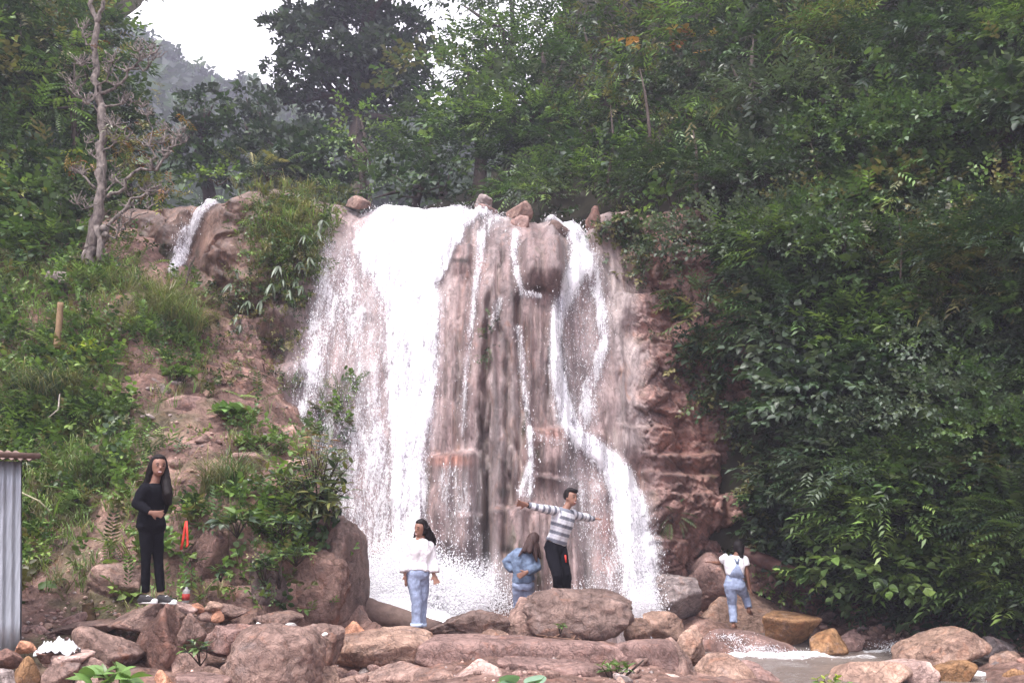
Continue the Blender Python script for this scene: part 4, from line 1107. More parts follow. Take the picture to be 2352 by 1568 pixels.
lth = Leaves(); lth2 = Leaves()
for st in (80, 62):
    for v in np.arange(-40, 660, st):
        for u in np.arange(-120, 330, st):
            uu = u + rng.uniform(-.5, .5) * st; vv = v + rng.uniform(-.5, .5) * st
            if uu > 250 and vv < 420: continue
            D = 18.0
            for _ in range(12):
                p = P(uu, vv, D); D = .6 * D + .4 * float(LF(np.array([p[0], p[2]])))
            r = .62 * rng.uniform(.7, 1.4) * D / 18
            p = P(uu, vv, D - rng.uniform(0, 1.2))
            base = [['mid', 'olive'], ['light', 'mid'], ['dark', 'mid'], ['mid'], ['dark']][int(rng.choice(5))]
            L_ = lth if rng.random() < .5 else lth2
            blob(L_, p, (r * 1.2, r * .7, r * .8), 'lance' if L_ is lth else 'broad', base, dens=15, out=np.array([.3, -.9, .3]), scale=1.25 * (D / 16) ** .8, n4=True)
tag(lth.build('narrow_leaf_wood_cover'), kind='stuff'); tag(lth2.build('broadleaf_wood_cover'), kind='stuff')
shrub('trailing_shrub', 'strip of small dark plants growing down the groove of the fluted rock', 1124, 790, None, 9, 70, 'small', ['mid', 'dark'], 30, .55, n4=True, stem=False)

# shrubs on top of and on the earth dome
shrub('feathery_shrub', 'feathery pale bamboo like shrub on top of the earth dome', 615, 385, 17.2, 85, 34, 'fern', ['grey', 'straw', 'mid'], 22, .95, n4=True, cvar=.3)
shrub('feathery_shrub', 'light green herbs along the brink left of the feathery shrub', 500, 410, 17.0, 60, 18, 'broad', ['light', 'mid'], 22, .8)
shrub('feathery_shrub', 'olive bush on the right shoulder of the earth dome', 740, 440, None, 70, 16, 'small', ['olive', 'mid'], 26, 1.0, n4=True)
shrub('feathery_shrub', 'straw coloured grassy bush hanging down the middle of the earth dome', 690, 480, None, 42, 30, 'lance', ['straw', 'olive', 'mid'], 26, .8, n4=True, droop=.8)
shrub('feathery_shrub', 'green leafy mat hanging on the dome below the grassy bush', 665, 570, None, 36, 40, 'small', ['mid', 'olive'], 26, .9, n4=True, droop=.8)
shrub('feathery_shrub', 'small leafed creeper beside the lower right of the dome', 640, 690, None, 70, 26, 'small', ['mid', 'olive'], 18, .8, n4=True, droop=.5)
shrub('feathery_shrub', 'dark green shrub in the shade between the bare tree and the small fall', 290, 560, 16.0, 50, 60, 'small', ['mid', 'dark', 'olive'], 24, 1.0, n4=True)
shrub('feathery_shrub', 'brown green creeper on the brow left of the small fall', 385, 480, None, 30, 40, 'small', ['olive', 'straw', 'dark'], 18, .9, n4=True)
cr = Leaves(); gcr = Leaves()
for i in range(620):
    u, v = rng.normal(680, 60), rng.normal(530, 85)
    if u > 800 or u < 520 or v < 428 or v > 700: continue
    if u > 770 - .35 * (v - 430) + 40: continue
    p = hit(u, v, False, 12, 20)
    if rng.random() < .45: gcr.add('grass', p + rng.normal(0, .06, (2, 3)), rng.normal(0, .4, (2, 3)) + [0, -1.1, .3], rng.uniform(.5, .9, 2), ['olive', 'straw', 'light'], tmpl=GT)
    else: cr.add('small' if rng.random() < .6 else 'lance', p + rng.normal(0, .06, (3, 3)) - [0, .05, 0], rng.normal(0, .5, (3, 3)) + [0, -.7, -.3], rng.uniform(.6, 1.0, 3), ['olive', 'mid', 'light'], True)
for i in range(800):
    t = rng.random(); v = 480 + t * 840
    u = np.interp(v, [480, 590, 680, 760, 850, 950, 1050, 1130, 1200, 1270, 1320], [1430, 1480, 1545, 1590, 1635, 1665, 1700, 1730, 1745, 1770, 1800]) - abs(rng.normal(0, 42)) + 25
    if fbm(np.array([[u / 60, v / 60, 3.]]), 2, 1300)[0] < -.05: continue
    p = hit(u, v, False, 12, 20)
    cr.add('small' if rng.random() < .7 else 'broad', p + rng.normal(0, .06, (3, 3)) - [0, .05, 0], rng.normal(0, .5, (3, 3)) + [-.2, -.7, -.4], rng.uniform(.6, 1.0, 3), ['olive', 'mid', 'dark', 'olive'], True)
for i in range(240):
    u, v = rng.uniform(470, 700), rng.uniform(640, 880)
    p = hit(u, v, False, 12, 20)
    cr.add('small', p + rng.normal(0, .05, (2, 3)) - [0, .04, 0], rng.normal(0, .6, (2, 3)) + [0, -.7, -.2], rng.uniform(.5, .9, 2), ['olive', 'dark', 'straw'], True)
tag(cr.build('cliff_creepers'), kind='stuff'); tag(gcr.build('cliff_grass'), kind='stuff')
# hanging bamboo with leaves that can be told apart
def leaf_mesh(name, ln, wd, fold=.12, col=(.2, .3, .1), n=5):
    """a leaf with midrib fold, own mesh"""
    t = np.linspace(0, 1, n + 2)
    w = np.sin(np.pi * t ** .75) * wd * .5; w[0] = wd * .03; w[-1] = 0.001
    z = -.22 * ln * t ** 2
    V = []
    for k in range(len(t)):
        V += [(t[k] * ln, -w[k], z[k] + fold * w[k]), (t[k] * ln, 0, z[k]), (t[k] * ln, w[k], z[k] + fold * w[k])]
    V = np.array(V); m = len(t)
    F = []
    for k in range(m - 1):
        a = k * 3
        F += [(a, a + 3, a + 4, a + 1), (a + 1, a + 4, a + 5, a + 2)]
    c = np.broadcast_to(np.array(col), V.shape)
    return mesh_np(name, V, np.array(F), M_LEAF, col=c, link=False).data
LEAFM = {'bamboo': leaf_mesh('bamboo_leaf', .26, .042, .3, PAL['pale'][0]), 'bamboo2': leaf_mesh('bamboo_leaf', .22, .036, .3, (.13, .18, .11)),
         'oval': leaf_mesh('oval_leaf', .17, .085, .25, (.13, .21, .06)), 'oval_dark': leaf_mesh('oval_leaf', .17, .075, .25, (.05, .085, .045)), 'lime': leaf_mesh('lime_leaf', .19, .09, .3, (.34, .42, .05)),
         'big': leaf_mesh('big_leaf', .24, .17, .2, (.15, .26, .075)), 'laurel': leaf_mesh('laurel_leaf', .18, .06, .3, (.10, .13, .055)), 'laurel2': leaf_mesh('laurel_leaf', .16, .055, .3, (.20, .21, .06)), 'dry': leaf_mesh('dry_leaf', .16, .05, .3, (.36, .20, .09)),
         'teal': leaf_mesh('grey_leaf', .26, .20, .2, (.20, .33, .21))}
def plant(name, label, base, twigs, keys, cat='plant', group=None, size=1.0, stem_r=.008, mat=None, per=6, spread=1.0, droop=0.0, whorl=False):
    """leaves as separate parts. base point; twigs: list of end points (world)"""
    base = np.asarray(base, float)
    root = empty(name, base); tag(root, label, cat, group)
    T = []
    for e in twigs:
        e = np.asarray(e, float)
        m_ = (base + e) / 2 + rng.normal(0, .02, 3) + [0, 0, .06 * np.linalg.norm(e - base)]
        T.append(tube([base, m_, e], [stem_r, stem_r * .8, stem_r * .4], 5))
        d = e - m_; d /= np.linalg.norm(d) + 1e-6
        for k in range(per):
            t = 0 if whorl else (k // 2) * .14
            p = e - d * t * np.linalg.norm(e - m_) * 2
            a = k * 2.4 + rng.uniform(-.4, .4)
            side = np.cross(d, [0.1, .2, 1]); side /= np.linalg.norm(side) + 1e-6; up = np.cross(side, d)
            ax = d * (.5 if whorl else .6) + (side * math.cos(a) + up * math.sin(a) * .6) * spread + np.array([0, 0, -droop])
            R = rotm(ax[None])[0]
            o = bpy.data.objects.new('leaf', LEAFM[keys[int(rng.integers(len(keys)))]])
            COL.objects.link(o); o.parent = root
            sc_ = size * rng.uniform(.75, 1.2)
            M = Matrix(R.tolist()).to_4x4(); M = M @ Matrix.Rotation(rng.uniform(-.5, .5), 4, 'X') @ Matrix.Diagonal((sc_, sc_, sc_, 1))
            M.translation = Vector(p - base)
            o.matrix_basis = M
            f = rng.uniform(.75, 1.3); o.color = (f, f * rng.uniform(.93, 1.05), f, 1)
    joined('stem', T, mat or M_BARK, root, base)
    return root
bam = [((560,640),[(540,620),(530,650)],15.0,'bamboo sprig of pale drooping leaves lowest on the left of the dome'),
       ((640,600),[(640,610),(625,650),(600,690),(665,665),(650,640)],14.9,'large drooping bamboo spray in the middle of the dome'),
       ((690,560),[(700,540),(690,600),(680,640),(672,680),(710,590),(694,655)],15.0,'long bamboo spray hanging beside the main fall, lowest on the right'),
       ((720,510),[(740,505),(715,545),(728,530)],15.3,'short bamboo spray near the top right of the dome'),
       ((560,690),[(545,720),(552,745),(570,690)],14.9,'little bamboo sprig below the lowest pale one'),
       ((690,450),[(690,448),(720,455),(665,445)],15.9,'bamboo tuft with upright pale leaves on the dome brow')]
for (b, tw, D, lab) in bam:
    D = min(float(hit(u, v, False, 10, 20)[1]) for u, v in tw) - .18
    plant('bamboo_sprig', lab, P(*b, D + .2), [P(u, v, D) for u, v in tw], ['bamboo', 'bamboo2'], 'bamboo', per=7, spread=.8, droop=.7, whorl=True, size=1.15)

# ---- left bank cover: herbs and grass, sparse on the path
herb = Leaves(); grass = Leaves()
bare = [(470,960,150,40),(330,880,60,90),(560,1100,130,60),(330,1000,60,60),(180,1240,100,30),(400,1060,120,40),(560,900,110,40),(300,1330,200,50),(430,1000,90,50),(420,1120,130,70),(520,1080,110,60),(250,1270,120,40),(130,1290,110,35),(560,940,90,30),(560,1160,60,20),(290,720,50,50),(290,820,40,40),(420,930,60,30),(80,1400,220,50),(300,1350,80,45),(250,1210,60,40),(340,1180,30,100),(620,1060,60,30),(650,960,80,60),(230,1160,50,30),(470,1280,110,90),(600,1340,110,80),(740,1300,90,140)]
cnt = 0
for v in np.arange(600, 1420, 15):
    for u in np.arange(-20, 800, 15):
        uu = u + rng.uniform(-8, 8); vv = v + rng.uniform(-8, 8)
        b = max([math.exp(-(((uu - a) / c) ** 2 + ((vv - d_) / e) ** 2) ** 2) for a, d_, c, e in bare])
        if rng.random() < b * .86: continue
        if uu > 330 and vv < 640: continue
        if uu > 480 and vv < 880: continue
        dn = fbm(np.array([[uu / 90, vv / 60, 0]]), 3, 1200)[0]
        if uu > 350 and rng.random() < .45: continue
        if vv > 1330 and rng.random() < .7: continue
        p = hit(uu, vv, False, 8.5, 17)
        nrm = np.array([.1, -.6, .8])
        t = rng.random()
        if dn > .02 or t < .15:
            k = rng.choice(['broad', 'small', 'lance', 'fern'], p=[.4, .28, .22, .10])
            n = 5
            pal = ['light', 'light', 'mid'] if rng.random() < .6 else ['mid', 'olive', 'light']
            herb.add(k, p + rng.normal(0, .08, (n, 3)) + [0, -.03, .05], rng.normal(0, .6, (n, 3)) + [0, -.35, .7], rng.uniform(.55, .95, n), pal, k != 'broad')
        else:
            n = 2
            grass.add('grass', p + rng.normal(0, .07, (n, 3)) - [0, 0, .03], rng.normal(0, .25, (n, 3)) + [0, -.25, 1], rng.uniform(.5, .95, n), ['light', 'straw', 'olive', 'light'] if uu < 350 else ['olive', 'straw', 'light'], tmpl=GT)
        cnt += 1
tag(herb.build('bank_herbs'), kind='stuff')
tag(grass.build('bank_grass'), kind='stuff')
def tuft(label, spots, sc, pal, tm_=GTL, cat='grass tuft'):
    LV = Leaves(); c0 = None
    for (u, v, n, sp) in spots:
        p = hit(u, v, False, 8.5, 17); c0 = p if c0 is None else c0
        LV.add('grass', p + rng.normal(0, sp, (n, 3)) * [1, .5, .4], rng.normal(0, .2, (n, 3)) + [.15, -.4, 1], rng.uniform(.7, 1.2, n) * sc, pal, tmpl=tm_)
    o = LV.build('grass_tuft', origin=c0); tag(o, label, cat); return o
tuft('big tuft of long pale grass arching right below the small fall', [(370,705,22,.2),(410,755,26,.2),(430,775,16,.15),(350,730,14,.18)], .68, ['straw', 'straw', 'light'])
tuft('low green grass tuft in front of the bare tree', [(210,670,22,.2),(250,665,14,.16)], .55, ['light', 'straw', 'mid'])
tuft('long grey green grass hanging on the left bank below the lime plant', [(90,920,20,.22),(130,940,16,.2),(160,930,10,.2)], .7, ['olive', 'grey', 'straw'])
tuft('dangling grass fringe over the dirt behind the woman in black', [(520,1130,14,.12),(480,1140,12,.12),(555,1120,8,.1)], .6, ['straw', 'olive', 'mid'])
tuft('grass tuft drooping at the left bank above the shed', [(190,1110,14,.14),(150,1090,10,.16)], .5, ['light', 'olive'])

def herbp(label, u, v, keys, ntw, size, hgt, spread, per=6, D=None, whorl=False, droop=.0, name='broadleaf_plant', base=None):
    b = np.array(base) if base is not None else (hit(u, v, False, 8, 17) if D is None else P(u, v, D))
    tw = []
    for i in range(ntw):
        a = i * 2.4; r = spread * math.sqrt((i + .5) / ntw)
        tw.append(b + np.array([r * math.cos(a), -.1 + .5 * r * math.sin(a), hgt * rng.uniform(.75, 1.1) * (1 - .3 * r / max(spread, .01))]))
    return plant(name, label, b, tw, keys, size=size, per=per, whorl=whorl, droop=droop)
herbp('lime yellow leaved plant catching the eye on the left bank', 205, 835, ['lime'], 7, 1.0, .28, .28, 6)
herbp('fresh green leafy plant at the right end of the grassy bank', 415, 885, ['oval'], 10, .8, .30, .30, 7)
herbp('large leaved green plant beside the rocky step above the path', 525, 975, ['oval', 'big'], 9, .9, .30, .30, 7)
herbp('spreading green plant at the brink of the bank, left of the laurel like bush', 600, 1035, ['oval'], 10, .75, .22, .42, 7)
herbp('dark potted looking seedling in the gap between the boulders at lower left', 460, 1528, ['oval_dark', 'oval'], 5, .6, .28, .14, 6, D=8.75)
herbp('young plant with pale leaves between the two dark rocks behind the red ribbon', 545, 1235, ['oval_dark', 'oval'], 7, .85, .35, .30, 6, D=10.4)
herbp('small plant growing down the front of the bank rock', 610, 1350, ['oval', 'oval_dark'], 7, .65, .42, .16, 6, D=10.2)
herbp('little plant at the rock foot right of the glass bottle', 507, 1335, ['oval_dark', 'oval'], 4, .6, .2, .12, 5, D=10.2)
herbp('plant with pale rosette leaves right of the shed', 180, 1160, ['oval_dark', 'big'], 3, .7, .12, .12, 6)
herbp('mixed green plant at the foot of the bank beside the woman in black', 430, 1180, ['oval', 'oval_dark'], 9, .65, .25, .3, 6)
herbp('green plant spilling over the rock top below the laurel like bush', 650, 1230, ['oval', 'oval_dark'], 9, .7, .25, .32, 6, D=10.6)
herbp('small leafy plant on the face of the bank rock below the laurel like bush', 680, 1300, ['oval_dark', 'oval'], 8, .6, .25, .25, 6, D=10.45)
herbp('big jagged leaved plant at the bottom edge, left of the middle', 262, 1600, ['big', 'oval', 'big'], 8, .72, .22, .26, 5, D=7.6)
herbp('small bright plant growing through the driftwood on the middle slab', 1412, 1575, ['oval'], 7, .6, .28, .18, 6, D=9.6)
herbp('blue green broad leaves poking up at the bottom edge in the middle', 1195, 1606, ['teal', 'big'], 4, .95, .16, .2, 3, D=8.4)
herbp('sprig of young leaves on the big boulder in the middle', 1287, 1455, ['oval'], 3, .4, .16, .06, 5, D=10.8)
herbp('tuft of yellow green herbs at the bottom edge between the boulders on the right', 1905, 1590, ['oval', 'lime'], 6, .5, .22, .2, 6, D=10.6)
# laurel like bush on the brink beside the fall
bu = []
for (u, v, ru, rv, D) in [(720,1085,75,50,11.2),(775,1085,45,45,11.2),(690,1130,75,40,11.0),(765,1145,48,40,11.0),(640,1115,55,40,11.1),(710,1165,70,30,11.0)]:
    for i in range(8):
        a = i * 2.4; q = math.sqrt((i + .5) / 7)
        bu.append(P(u + ru * q * math.cos(a), v + rv * q * math.sin(a), D - .2 * rng.random()))
plant('laurel_bush', 'large laurel like bush leaning over the brink beside the main fall', P(730, 1185, 11.4), bu, ['laurel', 'laurel', 'oval_dark', 'laurel2'], 'shrub', size=.95, per=8, stem_r=.012)
shrub('leafy_shrub', 'dark undergrowth hanging over the rock beneath the laurel like bush', 715, 1185, 11.15, 85, 38, 'broad', ['dark', 'mid'], 22, .8, droop=.8)
shrub('leafy_shrub', 'mixed leafy growth over the dark red rock behind the red ribbon', 530, 1185, 10.9, 75, 34, 'broad', ['mid', 'grey', 'light'], 18, .75)
shrub('leafy_shrub', 'ferny growth on the rock between the two dark bank rocks', 640, 1300, 10.35, 35, 55, 'small', ['mid', 'olive'], 16, .7, n4=True)
dr = [P(u, v, 11.5) for u, v in [(715,990),(700,1010),(735,1000),(690,1040),(720,1035),(745,1015),(760,1010)]]
plant('dry_leaved_sapling', 'sapling with reddish yellow leaves rising behind the laurel like bush', P(720, 1120, 11.6), dr, ['dry', 'laurel2', 'dry', 'laurel'], 'sapling', size=.8, per=6, droop=.4)

# ---- bare gnarled tree
def crooked(px, D, r0, r1, jit=.03, dD=0):
    pts = [P(u, v, D + dD * i / max(1, len(px) - 1)) for i, (u, v) in enumerate(px)]
    out = [pts[0]]
    for a, b in zip(pts[:-1], pts[1:]):
        for k in (1, 2, 3):
            out.append(a + (b - a) * k / 3 + (rng.normal(0, jit, 3) if k < 3 else 0))
    return tube(out, list(np.linspace(r0, r1, len(out)) * (1 + .18 * rng.uniform(-1, 1, len(out)))), 8)
BD = 14.9
base = P(207, 608, BD)
root = empty('bare_tree', base)
tag(root, 'gnarled pale barked tree with bare crooked branches on the left bank', 'tree')
T = [crooked([(203,614),(206,580),(212,555),(228,492),(235,422),(232,352),(239,302),(236,246),(225,211),(221,169),(218,116),(223,53),(211,20),(200,-8)], BD, .115, .038, .03),
     crooked([(223,53),(236,20),(240,-10)], BD, .045, .03, .01), crooked([(230,600),(232,560),(222,520)], BD - .05, .07, .06, .01),
     crooked([(238,545),(245,528),(236,520)], BD - .1, .05, .07, .02)]
joined('trunk', T, M_BARKPALE, root, base)
brs = [([(228,214),(267,197),(292,165),(306,155),(337,158),(345,123)], .05), ([(246,453),(288,432),(306,397),(352,390),(383,359),(397,337),(411,316)], .06), ([(240,527),(292,478),(337,443),(360,440),(380,446)], .055),
       ([(220,432),(190,404),(176,397)], .035), ([(238,246),(281,239),(302,235),(327,246)], .035), ([(218,155),(186,151)], .03), ([(213,116),(195,88),(190,70)], .03), ([(352,390),(344,337),(337,267)], .035),
       ([(238,350),(262,330),(290,322)], .03), ([(236,300),(260,290),(280,300)], .025), ([(225,211),(250,170),(258,145)], .03), ([(306,155),(322,140),(318,118)], .03), ([(340,158),(352,140),(348,118)], .02),
       ([(383,359),(372,330),(378,300)], .03), ([(397,337),(418,330),(412,312)], .02), ([(292,478),(300,450),(335,440)], .03), ([(238,380),(215,360),(200,330)], .025), ([(240,440),(262,420),(270,395)], .03),
       ([(222,500),(200,480),(180,470)], .02), ([(230,260),(200,240),(178,200)], .025), ([(192,230),(170,215),(165,190)], .018), ([(238,560),(270,530),(300,505),(340,480)], .035)]
for px, r in brs:
    dd0 = rng.uniform(-.4, .3)
    parts_ = [crooked(px, BD - .05, r * .66, r * .22, .04, dd0)]
    for k in range(14):
        i = rng.integers(1, len(px)); a = px[i]
        ang = rng.uniform(-2.8, -.3); l = rng.uniform(14, 34)
        m1 = (a[0] + math.cos(ang) * l * .5 + rng.uniform(-5, 5), a[1] + math.sin(ang) * l * .5)
        m2 = (m1[0] + math.cos(ang + rng.uniform(-.9, .9)) * l * .6, m1[1] + math.sin(ang + rng.uniform(-.7, .7)) * l * .6)
        parts_.append(crooked([a, m1, m2], BD - .05 + dd0 * i / (len(px) - 1), r * .4, .007, .015))
        m3 = (m1[0] + rng.uniform(-16, 16), m1[1] - rng.uniform(4, 18)); parts_.append(crooked([m1, m3], BD - .05 + dd0 * i / (len(px) - 1), .007, .004, .008))
    joined('branch', parts_, M_BARKPALE, root, base)
LV = Leaves()
for (u, v, n, pal) in [(185,370,16,['orange','yellow']),(300,350,14,['orange','straw']),(350,300,10,['straw','orange']),(280,420,14,['light','olive']),(230,460,10,['olive','light']),(310,300,7,['orange','olive']),(400,260,3,['orange']),(370,430,14,['orange','yellow']),(335,425,8,['yellow','olive']),(300,330,12,['straw','olive']),(285,355,9,['orange','olive']),(345,200,5,['straw']),(240,130,6,['straw','orange']),(310,390,12,['light','olive']),(270,310,9,['olive','light']),(390,300,4,['orange'])]:
    c = P(u, v, BD + .2)
    LV.add('lance', c + rng.normal(0, .12, (n, 3)), rng.normal(0, 1, (n, 3)), rng.uniform(.5, .9, n), pal, True, .4)
LV.build('foliage', root, base)

# =================================================================== BOULDERS
_ico = {}
def ico(sub):
    if sub in _ico: return _ico[sub]
    import bmesh
    bm = bmesh.new(); bmesh.ops.create_icosphere(bm, subdivisions=sub, radius=1)
    V = np.array([v.co[:] for v in bm.verts]); F = np.array([[v.index for v in f.verts] for f in bm.faces]); bm.free()
    _ico[sub] = (V, F); return V, F
def rock_shape(seed, sub=5, ang=10, planes=13, rough=.10, top_flat=False, side=None, boxy=0):
    r = np.random.default_rng(seed)
    d, F = ico(sub)
    N = r.normal(0, 1, (planes, 3)); N /= np.linalg.norm(N, axis=1, keepdims=True)
    dist = r.uniform(.5, .95, planes)
    if top_flat: N = np.vstack([N, [[.05, -.1, 1]]]); dist = np.append(dist, .62)
    if side is not None:
        for s_ in side:
            v_ = np.array(s_[:3], float); v_ /= np.linalg.norm(v_); N = np.vstack([N, v_]); dist = np.append(dist, s_[3])
    t = np.maximum(d @ N.T, 0) / dist
    R = ((t ** ang).sum(1) + .75 ** ang) ** (-1 / ang)
    if boxy:
        Rb = (np.abs(d) ** boxy).sum(1) ** (-1 / boxy)
        R = np.minimum(R * 1.25, Rb) * .5 + Rb * .5
    V = d * R[:, None]
    nz = fbm(V * 1.6 + seed * 1.37, 4, seed) * rough * 1.3 + fbm(V * 5 + seed, 4, seed + 5) * rough * .7 - np.maximum(ridged(V * 2.0 + seed * .7, 2, seed + 9) - .72, 0) * rough * 1.6
    if sub >= 5: nz = nz + fbm(V * 13 + seed, 2, seed + 7) * rough * .30 - np.maximum(ridged(V * 4.5 + seed, 2, seed + 19) - .78, 0) * rough * 1.4
    V = V + d * nz[:, None]
    return V, F
PINK = (.29, .19, .165); TAN = (.33, .22, .168); DARK = (.17, .118, .10); RED = (.20, .118, .095); OCHRE = (.30, .17, .085); GREY = (.30, .25, .235); PALE = (.52, .37, .32); BROWN = (.26, .175, .145); ORANGE = (.50, .26, .165)
def boulder(label, u0, v0, u1, v1, D, col, seed, depth=.8, ang=18, rough=.10, sub=5, tilt=0, name='boulder', group=None, cat='boulder', embed=.18, flat=False, side=None, mat=None, boxy=0):
    V, F = rock_shape(seed, sub, ang, 11, rough, flat, side, boxy)
    if tilt:
        a = math.radians(tilt); c, s = math.cos(a), math.sin(a)
        V = np.stack([V[:, 0] * c - V[:, 2] * s, V[:, 1], V[:, 0] * s + V[:, 2] * c], -1)
    lo, hi = V.min(0), V.max(0)
    V = (V - (lo + hi) / 2) / (hi - lo)
    sc = D / FPX / CP
    w = (u1 - u0) * sc; h = (v1 - v0) * sc
    tp = P((u0 + u1) / 2, v0, D); bt = P((u0 + u1) / 2, v1, D)
    zt = tp[2]; zb = bt[2] - embed * h
    V = V * np.array([w, depth * max(w, h * .8), zt - zb])
    o = mesh_np(name, V, F, mat or M_ROCK)
    o.location = ((tp[0] + bt[0]) / 2, D + depth * max(w, h * .8) * .28, (zt + zb) / 2)
    o.color = (*col, 1)
    tag(o, label, cat, group)
    return o
